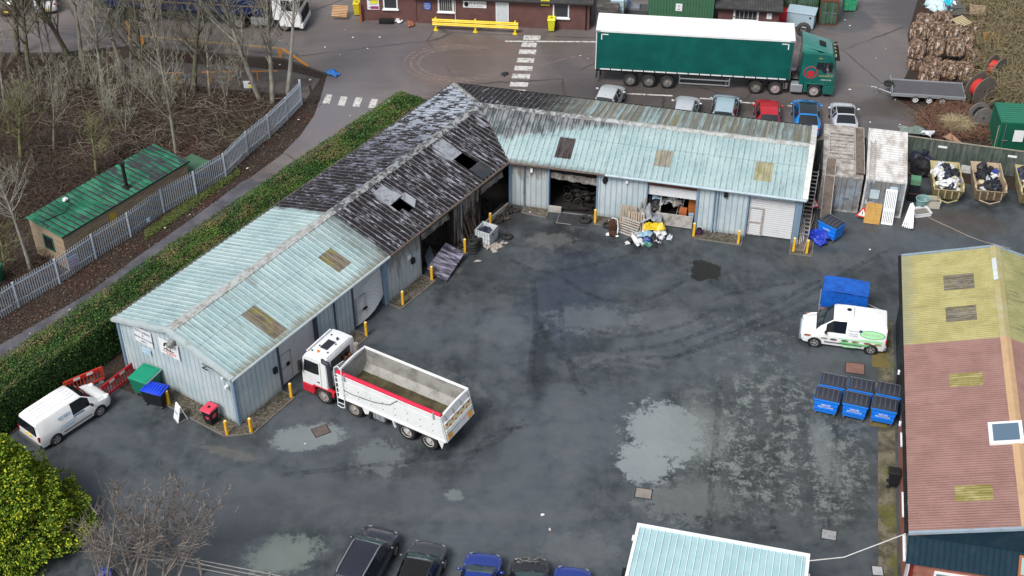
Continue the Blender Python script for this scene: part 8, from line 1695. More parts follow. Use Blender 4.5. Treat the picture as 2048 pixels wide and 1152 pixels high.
# yellow crash barrier
a, b = G(868, 60), G(1034, 68); T = thing('crash_barrier', 'bright yellow double-rail crash barrier on posts before the brick office', 'barrier', (a.x, a.y, .014), math.atan2(b.y-a.y, b.x-a.x)); L = (b-a).length
YB = mat((.78, .56, .01), .4, dirt=.12)
for z in (.55, .85):
    mb = MB(); prof = [(0, z-.12), (-.05, z-.12), (-.09, z-.06), (-.04, z), (-.09, z+.06), (-.05, z+.12), (0, z+.12)]
    for x in (-.1, L+.1):
        for y, zz in prof: mb.v.append(Vector((x, y-.05, zz)))
    k = len(prof); mb.f = [(i, i+1, k+i+1, k+i) for i in range(k-1)]+[(k-1, 0, k, 2*k-1), tuple(range(k)), tuple(range(2*k-1, k-1, -1))]; mb.build('rail', YB, T)
for x in (.15, L/2, L-.15): mb = MB(); mb.box(x-.06, x+.06, -.05, .08, 0, 1.05); mb.box(x-.16, x+.16, -.18, .16, 0, .03); mb.build('post', YB, T)
# things between the buildings
a = G(1185, 66); T = thing('bulk_crates', 'dark grey stacked skips of junk beside the brick office', 'junk stack', (a.x, a.y, .014), -.1); mb = MB(); mb.box(.2, 1.9, .6, 2.2, 0, 1.9); mb.build('box', mat((.06, .058, .056), .8, dirt=.8, dc=(.16, .14, .13), sc=2), T, bevel=.05); mb = MB(); mb.box(.4, 1.7, .5, .6, .3, 1.6); mb.build('panel', mat((.10, .095, .09), .8, dirt=.8, dc=(.03, .03, .03), sc=3), T)
def ibc(label, px, z, fill, rz=-.1):
    p = G(*px, z); T = thing('bulk_liquid_tank', label, 'tank', (p.x, p.y, z), rz, 'caged liquid tanks beside the works office'); a = .5
    mb = MB(); mb.box(-a, a, -a, a, .16, 1.1); mb.build('bottle', fill, T, bevel=.06); mb = MB(); mb.cyl((0, 0, 1.1), (0, 0, 1.14), .12, 12); mb.build('cap', BLACK, T); mb = MB()
    for k in range(7):
        t = -a+k*a/3
        for y in (-a-.02, a+.02): mb.tube([(t, y, .12), (t, y, 1.12)], .016, 4)
        for x in (-a-.02, a+.02): mb.tube([(x, t, .12), (x, t, 1.12)], .016, 4)
    for z_ in (.35, .7, 1.12): mb.tube([(-a-.02, -a-.02, z_), (a+.02, -a-.02, z_), (a+.02, a+.02, z_), (-a-.02, a+.02, z_), (-a-.02, -a-.02, z_)], .018, 4)
    mb.build('cage', GALV, T); mb = MB(); mb.box(-a, a, -a, a, 0, .12); mb.build('pallet_base', WOODG, T)
IBF = mat((.45, .62, .70), .3, dirt=.3); ibc('pale blue caged tank, nearer of the pair by the office', (1234, 24), .9, IBF); ibc('pale blue caged tank, second behind the green shed corner', (1240, 14), 1.0, IBF)
T = thing('blue_drum', 'small bright blue drum right of the caged tanks', 'drum', G(1253, 26)+Vector((0, 0, .014)), 0); mb = MB(); mb.cyl((0, 0, 0), (0, 0, .9), .3, 16); mb.build('shell', mat((.01, .18, .6), .4, dirt=.1), T, smooth=40); mb = MB(); mb.ring((0, 0, .9), .29, .02, 16, 5); mb.build('rim', BLACK, T)
T = thing('scrap_bin_box', 'dark open skip box below the caged tanks', 'box', G(1262, 40)+Vector((0, 0, .014)), -.1); mb = MB(); mb.box(-.9, 1.2, 0, 1.2, 0, .8); mb.build('box', mat((.07, .075, .08), .7, dirt=.6), T, bevel=.03); mb = MB(); mb.box(-.6, .6, .1, 1.0, .8, .95); mb.build('lid', mat((.2, .22, .25), .6, dirt=.5), T)
GSH = mat((.055, .15, .085), .6, dirt=.25, dc=(.03, .08, .05))
a, b = G(1293, 62), G(1423, 72); T = thing('green_metal_shed', 'large green corrugated steel shed with a small white notice', 'shed', (a.x, a.y, .014), math.atan2(b.y-a.y, b.x-a.x)); L = (b-a).length
mb = MB(); ribsheet(mb, (0, 0, 0), (1, 0, 0), (0, 0, 1), (0, -1, 0), [(0, 0), (L, 0), (L, 4.2), (0, 4.2)], CORR, .22); mb.build('front_wall', GSH, T)
mb = MB(); mb.box(0, .05, .05, 5, 0, 4.2); mb.build('side_wall', GSH, T); mb = MB(); mb.box(L-.05, L, .05, 5, 0, 4.2); mb.build('side_wall', GSH, T); mb = MB(); mb.box(0, L, 0, 5, 4.2, 4.25); mb.build('roof', GSH, T)
fsign(T, (1352, 7), (1364, 22), WPVC, [('O', .22), ('FIRE', .1)], BLACK)
T, L = facade('brick_hut', 'dark brick hut with corrugated roof and barred white window', 'building', (1432, 74), (1552, 82), 2.5, 5, DBRICK, DRF, roof='sine'); fwin(T, *atpx(T, (1468, 18), (1516, 42)), bars=6); s, b = fsign(T, (1534, 26), (1543, 38), WPVC, [('!', .2)], BLACK)
bx(T, 'lintel', mat((.12, .1, .09), .8), (fx(T, 0, (1466, 17), 0)[0], fx(T, 0, (1518, 18), 0)[0], -.06, .0, 1.75, 1.82))
GRC = mat((.045, .085, .045), .7, dirt=.8, dc=(.03, .03, .02), sc=2); GRC2 = mat((.05, .12, .07), .7, dirt=.8, dc=(.03, .035, .025), sc=2)
for k, (x0, x1, yb) in enumerate([(1550, 1588, 38), (1590, 1632, 40), (1636, 1672, 50)]):
    a, b = G(x0, yb), G(x1, yb+2); L = (b-a).length
    container(['mossy green waste container, leftmost of three by the hut', 'mossy green waste container, middle of three, partly behind the blue box', 'mossy green waste container, rightmost and nearest'][k], a.x, a.y, math.atan2(b.y-a.y, b.x-a.x), RUST if k == 2 else GRC, GRC2 if k else GRC, 3.0, L, 2.0, 'waste_container', 'mossy green waste containers')
T = thing('red_compressor', 'red machine box beside the pale blue steel box', 'machine', G(1562, 48)+Vector((0, 0, .014)), -.1); RDM = mat((.5, .02, .03), .4, dirt=.3); mb = MB(); mb.frus((-.65, .65, -.4, .5, .3), (-.5, .5, -.3, .4, 1.2)); mb.build('housing', RDM, T, bevel=.06); mb = MB(); mb.box(-.7, .7, -.5, .5, .15, .3); mb.build('base', BLACK, T)
for x in (-.4, .4): mb = MB(); mb.cyl((x-.06, -.55, .2), (x+.06, -.55, .2), .2, 12); mb.build('machine_wheel', RUBBER, T)
a, b = G(1571, 54), G(1625, 62); T = thing('pale_blue_tank_box', 'pale blue steel box tank behind the standing lorry tyre', 'tank', (a.x, a.y, .014), math.atan2(b.y-a.y, b.x-a.x)); L = (b-a).length; PB = mat((.36, .47, .54), .45, dirt=.3, dc=(.2, .26, .3)); mb = MB(); mb.box(0, L, 0, 1.3, .1, 1.25); mb.build('tank', PB, T, bevel=.03); mb = MB(); mb.box(-.05, L+.05, -.05, 1.35, 1.25, 1.3); mb.build('lid', PB, T, bevel=.01); mb = MB(); mb.cyl((L-.3, -.02, 1.0), (L-.3, .0, 1.0), .08, 10); mb.build('filler_cap', BLACK, T)
p = G(1605, 72); T = thing('lorry_tyre', 'large worn lorry tyre standing upright against the pale blue box', 'tyre', (p.x, p.y, .02), -.2); mb = MB(); mb.ring((0, 0, .55), .40, .15, 28, 10, axis='Y'); mb.build('tread', mat((.06, .056, .052), .85, dirt=.4), T, smooth=60); mb = MB(); mb.ring((0, -.1, .55), .30, .02, 24, 5, axis='Y'); mb.build('bead', BLACK, T)
T = thing('green_net_bin', 'bright green plastic bin at the top behind the waste containers', 'bin', G(1697, 20)+Vector((0, 0, .014)), 0); mb = MB(); mb.frus((-.45, .45, -.4, .4, .1), (-.5, .5, -.45, .45, 1.3)); mb.build('body', mat((.01, .28, .12), .5, dirt=.5, dc=(.3, .35, .3), sc=5), T, bevel=.04); mb = MB(); mb.box(-.52, .52, -.47, .47, 1.3, 1.36); mb.build('rim', WHITEP, T)
# left end: timber pallet, orange post, yellow bin
leanp('orange brown timber pallet lying near the lorry cab', (680, 24), .5, -.1, .5, mat((.5, .3, .16), .8, dirt=.4)); T = wbin('yellow bin beside the rusty post at the office corner', (715, 30), 0, mat((.6, .5, .02), .5, dirt=.4), mat((.6, .5, .02), .5, dirt=.2), 1.0)
rail_thing('rusty_post', 'rusty orange post at the left corner of the brick office', 'post', mat((.35, .12, .03), .8, dirt=.5), [(G(722, 44), G(722, 44)+Vector((0, 0, 1.6)), .1)], Matrix())
crumple('white flattened box on the ground near the brick office', G(798, 42, .1), (.7, .5, .3), 0, name='flattened_box', cat='box', seed=130); crumple('broken red bricks on the ground near the drainpipe', G(822, 47, .1), (.9, .5, .25), 5, name='broken_bricks', cat='bricks', seed=131, m=mat((.3, .12, .07), .8, dirt=.5)); crumple('black rubber block lying on the tyre scrubbed concrete', G(1009, 148, .05), (.5, .35, .2), 2, name='rubber_block', cat='block', seed=132)
# road rail above the wood
ORR = mat((.55, .22, .03), .6, dirt=.5, dc=(.3, .25, .18), sc=3)
a, b, c_ = G(262, 88), G(568, 116), G(618, 136); T = thing('orange_rail', 'long low orange guard rail sloping to the ground at the kerb end', 'rail', a+Vector((0, 0, .014)), 0)
mb = MB(); mb.tube([a+Vector((0, 0, .75)), b+Vector((0, 0, .75))], .07, 4); mb.build('top_rail', mat((.32, .24, .15), .7, dirt=.7, dc=(.5, .25, .05), sc=2), T, world=True); mb = MB(); mb.tube([b+Vector((0, 0, .75)), c_+Vector((0, 0, .1))], .09, 4); mb.build('end_ramp', ORR, T, world=True)
for t in (0, .08, .5, .98): p = a.lerp(b, t); mb = MB(); mb.box(p.x-.12, p.x+.12, p.y-.05, p.y+.05, 0, .75 if t else 1.9); mb.build('post', ORR, T, world=True)
for k, t in enumerate((.2, .45, .6, .8, .9)):
    p = G(300+270*t, 165-5*t); rail_thing('low_rail', 'low orange rusty post on the lower path', 'post', ORR, [(p, p+Vector((0, 0, .8)), .05), (p+Vector((-.5, 0, .75)), p+Vector((.5, 0, .75)), .035)], Matrix(), 'low orange posts on the lower path')
p = G(500, 185); T = thing('warning_board', 'small white and yellow warning board nailed low on a tree by the path', 'sign', (p.x, p.y, .01), 0); mb = MB(); mb.box(-.38, .38, -.02, .02, .35, .9); mb.build('board', WPVC, T); mb = MB(); mb.box(-.05, .36, -.03, -.021, .38, .55); mb.build('yellow_panel', mat((.8, .7, .02), .4), T); mb = MB(); mb.box(-.05, .36, -.03, -.021, .66, .8); mb.build('red_panel', mat((.4, .08, .05), .4), T); mb = MB(); mb.box(-.03, .03, .02, .06, 0, .9); mb.build('stake', WOODG, T)
rail_thing('old_post', 'dark leaning timber post at the end of the palisade', 'post', mat((.05, .045, .035), .9, dirt=.5), [(G(628, 208), G(623, 208)+Vector((0, 0, 1.5)), .1)], Matrix())
# ---------------------------------------------------------------- long green-roofed timber shed in the wood
sa, sb, sc3, sd_ = [Vector(q) for q in ((-28.31, 66.19, 0), (-25.9, 64.56, 0), (-20.21, 72.49, 0), (-23.04, 74.15, 0))]
hS = math.atan2(sc3.y-sb.y, sc3.x-sb.x); T = thing('timber_shed', 'long timber shed with mossy green metal roof and black flue', 'shed', (sb.x, sb.y, .01), hS); Ls = (sc3-sb).length; Ws = 2.95
n = N('green_roof_mossy'); v = n.co(); a = n.noise(n.co(scale=(1, .25, 1)), 2.2, 6, .75); s_3 = n.sep(v); cc = n.mix(n.mr(n.noise(v, .8, 4), .35, .65), (.010, .105, .055), (.04, .19, .11)); f = n.mth('ADD', a, n.mr(s_3[0], 3.5, 9.5, 0, .10)); e_ = n.mth('FRACT', n.mth('DIVIDE', s_3[0], .38)); st_9 = n.mth('MULTIPLY', n.mr(e_, .3, .36), n.mr(e_, .64, .7, 1, 0)); f = n.mth('ADD', f, n.mth('MULTIPLY', st_9, .13)); cc = n.mix(n.mr(f, .57, .62, 0, .9), cc, (.035, .028, .04)); cc = n.mix(n.mr(n.noise(v, 2, 5), .6, .75, 0, .4), cc, (.12, .22, .14)); n.base(cc); n.rough(.55); GRM = n.m
n = N('shed_boards'); v = n.co(); wv = n.nd('TexWave', bands_direction='Z'); wv.inputs['Scale'].default_value = 2.3; wv.wave_profile = 'SAW'; n.ln(v, wv.inputs[0]); a = n.noise(n.co(scale=(.25, .25, 3)), 3, 5, .7); cc = n.mix(n.mr(a, .4, .65), (.38, .30, .21), (.24, .18, .12)); cc = n.mix(n.mr(wv.outputs[0], .85, .97), cc, (.10, .07, .05)); n.base(cc); n.rough(.85); n.bump(wv.outputs[0], .5, .02); SHB = n.m
mb = MB(); ribsheet(mb, (0, 0, 2.5), (1, 0, 0), Vector((0, 1, .04)).normalized(), (0, -.04, 1), [(-.12, -.12), (Ls+.12, -.12), (Ls+.12, Ws+.12), (-.12, Ws+.12)], CORR, .38); mb.build('roof', GRM, T)
mb = MB(); mb.box(0, Ls, 0, Ws, 0, 2.46); mb.build('wall', SHB, T); mb = MB()
for q in ((-.14, Ls+.14, -.16, -.13), (-.14, Ls+.14, Ws+.13, Ws+.16)): mb.box(*q, 2.4, 2.52)
mb.build('fascia', mat((.02, .06, .04), .6, dirt=.4), T); mb = MB(); mb.box(-.03, .0, 1.0, 1.9, .9, 1.9); mb.build('window', mat((.01, .10, .07), .5, dirt=.3), T); mb = MB(); mb.box(-.035, -.031, 1.1, 1.8, 1.0, 1.8); mb.build('window_bars', BLACK, T)
mb = MB(); mb.cyl((5.6, .75, 2.45), (5.6, .75, 4.1), .11, 14); mb.cyl((5.6, .75, 4.1), (5.6, .75, 4.25), .14, 14); mb.frus((5.35, 5.85, .5, 1.0, 2.5), (5.45, 5.75, .6, .9, 2.65)); mb.build('flue', BLACK, T, smooth=40); mb = MB(); mb.tube([(.2, 1.9, 2.6), (1.5, 1.6, 2.62), (2.3, 1.9, 2.7), (2.4, 2.4, 2.75)], .025, 5); mb.build('cable', BLACK, T); mb = MB(); mb.blob((2.4, 2.5, 2.75), (.18, .14, .1), 2); mb.build('roof_vent', WHITEP, T)
mb = MB(); mb.box(3.4, 3.9, -.012, -.002, .9, 2.1); mb.build('yellow_stain_board', mat((.5, .33, .04), .7, dirt=.6, dc=(.3, .24, .16), sc=4), T)
T = thing('small_green_box', 'small green-lidded timber locker at the end of the long shed', 'locker', FA(14.0, 17.35, .01), THA); mb = MB(); mb.box(0, 1.9, .15, 1.6, 0, 1.3); mb.build('wall', SHB, T); mb = MB(); mb.box(-.08, 1.98, .05, 1.7, 1.3, 1.38); mb.build('lid', mat((.06, .13, .08), .7, dirt=.5), T)
T = thing('green_bin', 'dark green bin cut by the left picture edge', 'bin', G(-8, 575), 0); mb = MB(); mb.frus((-.4, .4, -.4, .4, 0), (-.5, .5, -.5, .5, 1.3)); mb.build('body', GB, T, bevel=.03); mb = MB(); mb.box(-.52, .52, -.52, .52, 1.3, 1.38); mb.build('lid', GB, T, bevel=.02)
# ---------------------------------------------------------------- palisade fence (galvanised)
fpx = [(-60, 677), (38, 614), (120, 567), (192, 517), (262, 474), (328, 425), (393, 390), (452, 354), (496, 310), (539, 275), (575, 240), (604, 209)]
T = thing('palisade_fence', 'galvanised steel palisade fence running beside the footpath', 'fence', G(38, 614), THA); PALM = mat((.50, .57, .65), .45, .15, .3, (.25, .27, .3), 3)
P = [G(*p) for p in fpx]; posts = MB(); k = 0
for i, (a, b) in enumerate(zip(P[:-1], P[1:])):
    d = (b-a); L = d.length; d.normalize(); q = Vector((-d.y, d.x, 0)); z0 = .004
    mb = MB(); mb.add([a+q*.02, b+q*.02, b+q*.06, a+q*.06]+[p+Vector((0, 0, .06)) for p in (a+q*.02, b+q*.02, b+q*.06, a+q*.06)], [(0, 1, 5, 4), (1, 2, 6, 5), (2, 3, 7, 6), (3, 0, 4, 7), (4, 5, 6, 7), (3, 2, 1, 0)]); vv = [p.copy() for p in mb.v]
    rl_ = MB()
    for z in (.35, 1.45): rl_.add([p+Vector((0, 0, z)) for p in vv], mb.f)
    rl_.build('rail', PALM, T, world=True)
    ps = MB(); ps.box(a.x-.05, a.x+.05, a.y-.05, a.y+.05, 0, 1.75); ps.build('post', PALM, T, world=True)
    pl = MB(); nn = max(2, int(L/.155))
    for j in range(nn):
        c_ = a+d*(L*(j+.5)/nn); h_ = 1.82+R.uniform(-.01, .01); w8 = .034
        pl.add([c_-d*w8, c_+d*w8, c_+d*w8+Vector((0, 0, h_-.12)), c_+Vector((0, 0, h_)), c_-d*w8+Vector((0, 0, h_-.12))]+[p-q*.02 for p in (c_-d*w8, c_+d*w8, c_+d*w8+Vector((0, 0, h_-.12)), c_+Vector((0, 0, h_)), c_-d*w8+Vector((0, 0, h_-.12)))], [(0, 1, 2, 3, 4), (9, 8, 7, 6, 5), (0, 5, 6, 1), (1, 6, 7, 2), (2, 7, 8, 3), (3, 8, 9, 4), (4, 9, 5, 0)])
    pl.build('pale_panel', PALM, T, world=True)
ps = MB(); a = P[-1]; ps.box(a.x-.06, a.x+.06, a.y-.06, a.y+.06, 0, 1.95); ps.build('post', PALM, T, world=True)
for px, nm2 in (((148, 545), 'blue and white notice board wired low on the palisade'), ((296, 455), 'tiny blue plate on the palisade rail')):
    p = G(*px); s8 = .35 if px[0] == 148 else .13; T = thing('fence_notice', nm2, 'sign', (p.x+.12, p.y-.1, .0), THA-.05); mb = MB(); mb.box(-s8, s8, -.05, -.03, .5, .5+2*s8*1.1); mb.build('board', mat((.25, .4, .6), .4, dirt=.6, dc=(.6, .6, .6), sc=9), T); mb = MB()
    for k in range(3): mb.box(-s8*.8, s8*.8, -.058, -.051, .55+k*s8*.6, .55+k*s8*.6+s8*.22)
    mb.build('panel', mat((.5, .25, .28), .4, dirt=.4) if s8 > .2 else WPVC, T)
# post and wire fence bottom left
pp_ = [G(403, 1150), G(545, 1178), G(690, 1210)]; T = thing('wire_fence', 'grey timber post and wire fence at the bottom edge', 'fence', pp_[0], 0)
for p in [G(260, 1122), G(330, 1136)]+pp_: mb = MB(); mb.cyl(p, p+Vector((0, 0, 1.1)), .06, 8); mb.build('post', WOODG, T, world=True)
for z in (.45, .75, 1.02):
    mb = MB(); mb.tube([G(200, 1112)+Vector((0, 0, z))]+[p+Vector((0, 0, z)) for p in pp_], .02, 4); mb.build('rail', mat((.30, .29, .27), .8, dirt=.4), T, world=True)
# litter scraps: small pale scraps on the roads
LIT = [mat((.7, .7, .7), .6, dirt=.3), mat((.5, .45, .4), .7, dirt=.4)]; lit0 = []
for k in range(3):
    mb = MB(); mb.blob((0, 0, .03), (.14, .09, .03), k+40, .6, 2, 1); o = mb.build('litter_scrap', LIT[k % 2], smooth=20); lit0.append(o)
spots = [(462, 205), (700, 232), (597, 240), (495, 337), (380, 430), (330, 456), (650, 95), (690, 60), (706, 76), (735, 98), (1176, 118), (1160, 112), (1772, 98), (1820, 60), (1690, 40), (1700, 52), (1665, 45), (1752, 117), (1790, 200), (1735, 173), (1740, 245), (1800, 250), (1812, 268), (1870, 240), (1700, 180), (1475, 488), (905, 520), (610, 888), (1100, 1060), (1085, 1030), (140, 620), (60, 668), (1120, 430), (1060, 425), (1078, 428), (1580, 470), (1560, 145), (680, 110), (760, 75), (560, 130), (545, 128), (470, 120), (480, 160), (440, 155), (620, 160), (1895, 300), (1880, 370), (1740, 500)]
for k, px in enumerate(spots):
    o = lit0[k % 3] if k < 3 else lit0[k % 3].copy()
    if k >= 3: col.objects.link(o)
    o['label'] = 'tiny pale scrap of litter lying on the ground'; o['category'] = 'litter'; o['group'] = 'scraps of litter'; p = G(*px); o.matrix_world = Matrix.Translation((p.x, p.y, .02)) @ Matrix.Rotation(k*1.3, 4, 'Z') @ Matrix.Scale(R.uniform(.35, .8), 4)
# ---------------------------------------------------------------- vegetation
RV = random.Random(5)
def barkm(name, c1, c2, moss=.0):
    n = N(name); v = n.co(); a = n.noise(n.co(scale=(1, 1, .3)), 6, 6, .7); cc = n.mix(n.mr(a, .35, .65), c1, c2)
    if moss: cc = n.mix(n.mr(n.noise(v, 1.3, 5), .42, .6, 0, moss), cc, (.10, .11, .035))
    n.base(cc); n.rough(.9); return n.m
BK1 = barkm('bark_grey', (.15, .14, .115), (.32, .30, .26), .3); BK2 = barkm('bark_dark', (.07, .062, .05), (.15, .135, .11), .5); BK3 = barkm('bark_mossy', (.13, .125, .07), (.22, .21, .12), .8); BK4 = barkm('bark_pale', (.26, .25, .22), (.44, .42, .38), .1); BKS = barkm('bark_shrub', (.13, .11, .10), (.24, .21, .19), .1)
def twig(mb, pts, r0, r1, n=3):
    k = len(pts); vs = mb.v; o = len(vs); d = (pts[-1]-pts[0]).normalized(); a = d.orthogonal().normalized(); b = d.cross(a)
    cs = [(math.cos(2*PI*i/n), math.sin(2*PI*i/n)) for i in range(n)]
    for i, p in enumerate(pts):
        r = r0+(r1-r0)*i/(k-1)
        for c, s in cs: vs.append(p+a*(c*r)+b*(s*r))
    for i in range(k-1):
        for j in range(n): mb.f.append((o+i*n+j, o+i*n+(j+1) % n, o+(i+1)*n+(j+1) % n, o+(i+1)*n+j))
def rvec(rr): return Vector((rr.gauss(0, 1), rr.gauss(0, 1), rr.gauss(0, 1))).normalized()
def path(rr, p, d, L, seg, wob, up=.0):
    pts = [p.copy()]; d = d.normalized()
    for i in range(seg): d = (d+rvec(rr)*wob+Vector((0, 0, up))).normalized(); p = p+d*(L/seg); pts.append(p.copy())
    return pts, d
def treemesh(seed, H, r, first=.35, nb=22, spread=.75, l1=.38, up=.10, twl=1.0, levels=3, multi=1, nt=5):
    rr = random.Random(seed); tk, cr = MB(), MB()
    for s_ in range(multi):
        d0 = Vector((rr.gauss(0, .05*multi), rr.gauss(0, .05*multi), 1)); tp, _ = path(rr, Vector((rr.gauss(0, .1*(multi-1)), rr.gauss(0, .1*(multi-1)), -.05)), d0, H*(1 if s_ == 0 else rr.uniform(.7, 1)), 9, .045, .03)
        twig(tk, tp, r, r*.18, 7)
        for b in range(nb):
            t = first+(1-first)*((b+rr.random())/nb); i = min(8, int(t*9)); f = t*9-i; p = tp[i].lerp(tp[i+1], f); a = rr.uniform(0, 2*PI); el = spread*rr.uniform(.6, 1.2)
            d = Vector((math.cos(a)*el, math.sin(a)*el, .75)); L = H*l1*(1.15-t)*rr.uniform(.6, 1.2); rb = r*(1-t*.8)*.42
            bp, bd = path(rr, p, d, L, 5, .13, up); twig(cr, bp, rb, rb*.25, 4)
            for c in range(nt):
                q = bp[rr.randrange(1, 6)]; d2 = (bd+rvec(rr)*.75).normalized(); L2 = L*rr.uniform(.25, .55)
                p2, e2 = path(rr, q, d2, L2, 4, .16, up); twig(cr, p2, rb*.45, rb*.14, 3)
                for e in range(4 if levels > 2 else 0):
                    q = p2[rr.randrange(1, 5)]; p3, _ = path(rr, q, e2+rvec(rr)*.8, L2*rr.uniform(.3, .7)*twl, 3, .2, up); twig(cr, p3, max(.011, rb*.22), .005, 3)
    return tk, cr
protos = {}
def tree(kind, label, base, top, H=None, group=None, cat='tree', name='bare_tree', rz=None, maxz=14):
    """kind -> prototype; base, top: photo pixels of the foot and of a point up the trunk"""
    b = G(*base); z = 6.0
    for _ in range(30):
        q = G(top[0], top[1], z); z = max(.5, min(maxz, z+(q.y-b.y)*.6))
    q = G(top[0], top[1], z); d = (q-b).normalized(); H0, mk = KIND[kind][0], KIND[kind][1]; H = H or H0; s = H/H0
    if kind not in protos:
        T = thing(name, label, cat, (0, 0, 0), 0, group); tk, cr = treemesh(*KIND[kind][2], **KIND[kind][3]); tk.build('trunk', mk, T, smooth=60); cr.build('crown', mk, T, smooth=60); protos[kind] = T
    else:
        T = dup(protos[kind], (0, 0, 0), 0, label, group)
        if not group and 'group' in T: del T['group']
    T.matrix_world = Matrix.Translation((b.x, b.y, 0)) @ d.to_track_quat('Z', 'Y').to_matrix().to_4x4() @ Matrix.Rotation(rz if rz is not None else RV.uniform(0, 6), 4, 'Z') @ Matrix.Scale(s, 4)
    return T
KIND = {'tall': (11, BK1, (1, 11, .19), dict(first=.26, nb=28, l1=.48)), 'dark': (10, BK2, (2, 10, .22), dict(first=.22, nb=28, spread=.7, l1=.46)), 'thin': (9, BK1, (3, 9, .11), dict(first=.22, nb=22, l1=.38)), 'pale': (10, BK4, (4, 10, .16), dict(first=.45, nb=22, spread=.9)),
        'mossy': (6, BK3, (5, 6, .15), dict(first=.22, nb=26, spread=1.0, l1=.5, up=.06)), 'sap': (5, BK1, (6, 5, .05), dict(first=.2, nb=16, l1=.45, multi=2)), 'bush': (3.4, BKS, (7, 3.2, .035), dict(first=.12, nb=9, l1=.5, multi=6, spread=.6, nt=3, levels=3)), 'thicket': (3.6, barkm('bark_thicket', (.17, .17, .13), (.34, .33, .27), .3), (8, 3.6, .035), dict(first=.1, nb=9, l1=.55, multi=4, spread=.8, nt=4, twl=.8))}
GT = 'tall bare trees beyond the palisade'
for k_, lab, b_, t_, H_ in [('pale', 'straight pale-barked tree rising past the white lorry cab, nearest the fence end', (575, 187), (587, 0), 11), ('tall', 'grey tree just left of the pale straight one', (545, 205), (530, 40), 11), ('tall', 'tree leaning left over the yellow and white warning board', (519, 198), (448, 0), 12),
    ('sap', 'clump of thin upright stems right of the dark tree on the path edge', (451, 208), (447, 120), 4.5), ('thin', 'thin tree by the clump of upright stems', (420, 194), (400, 0), 9), ('dark', 'dark ivy-clad tree in the middle of the wood edge', (387, 187), (365, 0), 10), ('thin', 'slim leaning tree rising behind the far end of the timber shed', (352, 305), (288, 0), 11),
    ('mossy', 'mossy short tree behind the middle of the timber shed', (193, 347), (185, 200), 4.5), ('mossy', 'yellow-green mossy tree with wide crown at the left edge', (42, 318), (34, 180), 6), ('thin', 'dark thin tree left of the far white car', (87, 122), (60, 0), 8), ('dark', 'thick trunk at the far left top corner', (35, 110), (8, 0), 11),
    ('dark', 'leaning dark tree right of the far white car', (140, 118), (86, 0), 9), ('tall', 'brown tree left of the dark blue lorry trailer', (163, 118), (143, 0), 10), ('thin', 'thin stem between the far cars', (104, 118), (80, 20), 6), ('tall', 'tree before the tail of the blue lorry', (245, 142), (213, 0), 9), ('thin', 'thin tree at the orange rail post', (262, 150), (252, 0), 9),
    ('tall', 'tree before the middle of the blue lorry', (322, 150), (292, 0), 10), ('pale', 'pale twiggy tree beside the near end of the timber shed', (62, 545), (6, 370), 7.5), ('mossy', 'mossy tree behind the green bin at the left edge', (12, 560), (-6, 470), 4.5), ('sap', 'sapling behind the orange kerb rail', (480, 175), (470, 60), 6), ('thin', 'thin tree in the thicket left of the shed flue', (108, 300), (100, 120), 7), ('dark', 'dark trunk at the left side of the thicket, before the bare ground', (60, 150), (40, 0), 9), ('tall', 'tree in the middle of the thicket, below the orange post', (205, 180), (180, 0), 9), ('dark', 'dark tree between the leaning tree and the thicket', (290, 190), (262, 0), 9.5), ('thin', 'thin tree left of the low orange posts', (330, 185), (318, 0), 8), ('thin', 'thin leaning tree left of the mossy left edge tree', (8, 200), (-4, 20), 8)]: tree(k_, lab, b_, t_, H_)
for k, (x, y) in enumerate([(120, 215), (165, 190), (215, 225), (255, 195), (300, 205), (185, 160), (240, 262), (60, 220), (345, 222), (130, 165), (15, 240), (20, 380)]): tree('thicket', 'grey-green twiggy bush in the thicket beyond the palisade', (x, y), (x-6, y-70), RV.uniform(3, 4.2), 'twiggy bushes in the thicket')
for lab, b_, t_, H_ in [('large bare twiggy shrub at the bottom edge, left one', (262, 1165), (255, 940), 6.6), ('bare twiggy shrub spreading right at the bottom edge', (325, 1150), (375, 990), 6.4), ('low bare shrub between the conifer and the larger shrubs', (215, 1160), (190, 1060), 4.2)]: tree('bush', lab, b_, t_, H_, None, 'shrub')
# brambles and fallen sticks
def inpoly(x, y, P):
    c = False; j = len(P)-1
    for i in range(len(P)):
        if (P[i][1] > y) != (P[j][1] > y) and x < (P[j][0]-P[i][0])*(y-P[i][1])/(P[j][1]-P[i][1])+P[i][0]: c = not c
        j = i
    return c
WOODP = [(-60, 115), (100, 118), (250, 155), (420, 182), (575, 200), (598, 208), (530, 270), (450, 345), (385, 385), (370, 325), (290, 295), (50, 440), (60, 500), (120, 545), (0, 625), (-60, 670)]
def brambles(label, name, poly, n, m, hmax, Lm, r=.012, arch=.6, seed=1, cat='brambles'):
    rr = random.Random(seed); mb = MB(); xs = [p[0] for p in poly]; ys = [p[1] for p in poly]; k = 0
    while k < n:
        u, v = rr.uniform(min(xs), max(xs)), rr.uniform(min(ys), max(ys))
        if not inpoly(u, v, poly): continue
        k += 1; b = G(u, v, 0); dens = noise.noise(Vector((b.x*.25, b.y*.25, 2)))
        if dens < -.25 and rr.random() < .75: continue
        a = rr.uniform(0, 2*PI); L = Lm*rr.uniform(.4, 1.3); h = hmax*rr.uniform(.1, 1)*(1 if arch else .3); z0 = rr.uniform(0, .15); pts = []
        bend = rr.gauss(0, .6)
        for i in range(5): t = i/4; aa = a+bend*t; pts.append(b+Vector((math.cos(aa)*L*t, math.sin(aa)*L*t, z0+h*math.sin(PI*(t*arch+.0))+.02)))
        rad = r*rr.uniform(.6, 1.7); twig(mb, pts, rad, rad*.5, 3)
    o = mb.build(name, m, label=label, cat=cat, kind='stuff'); return o
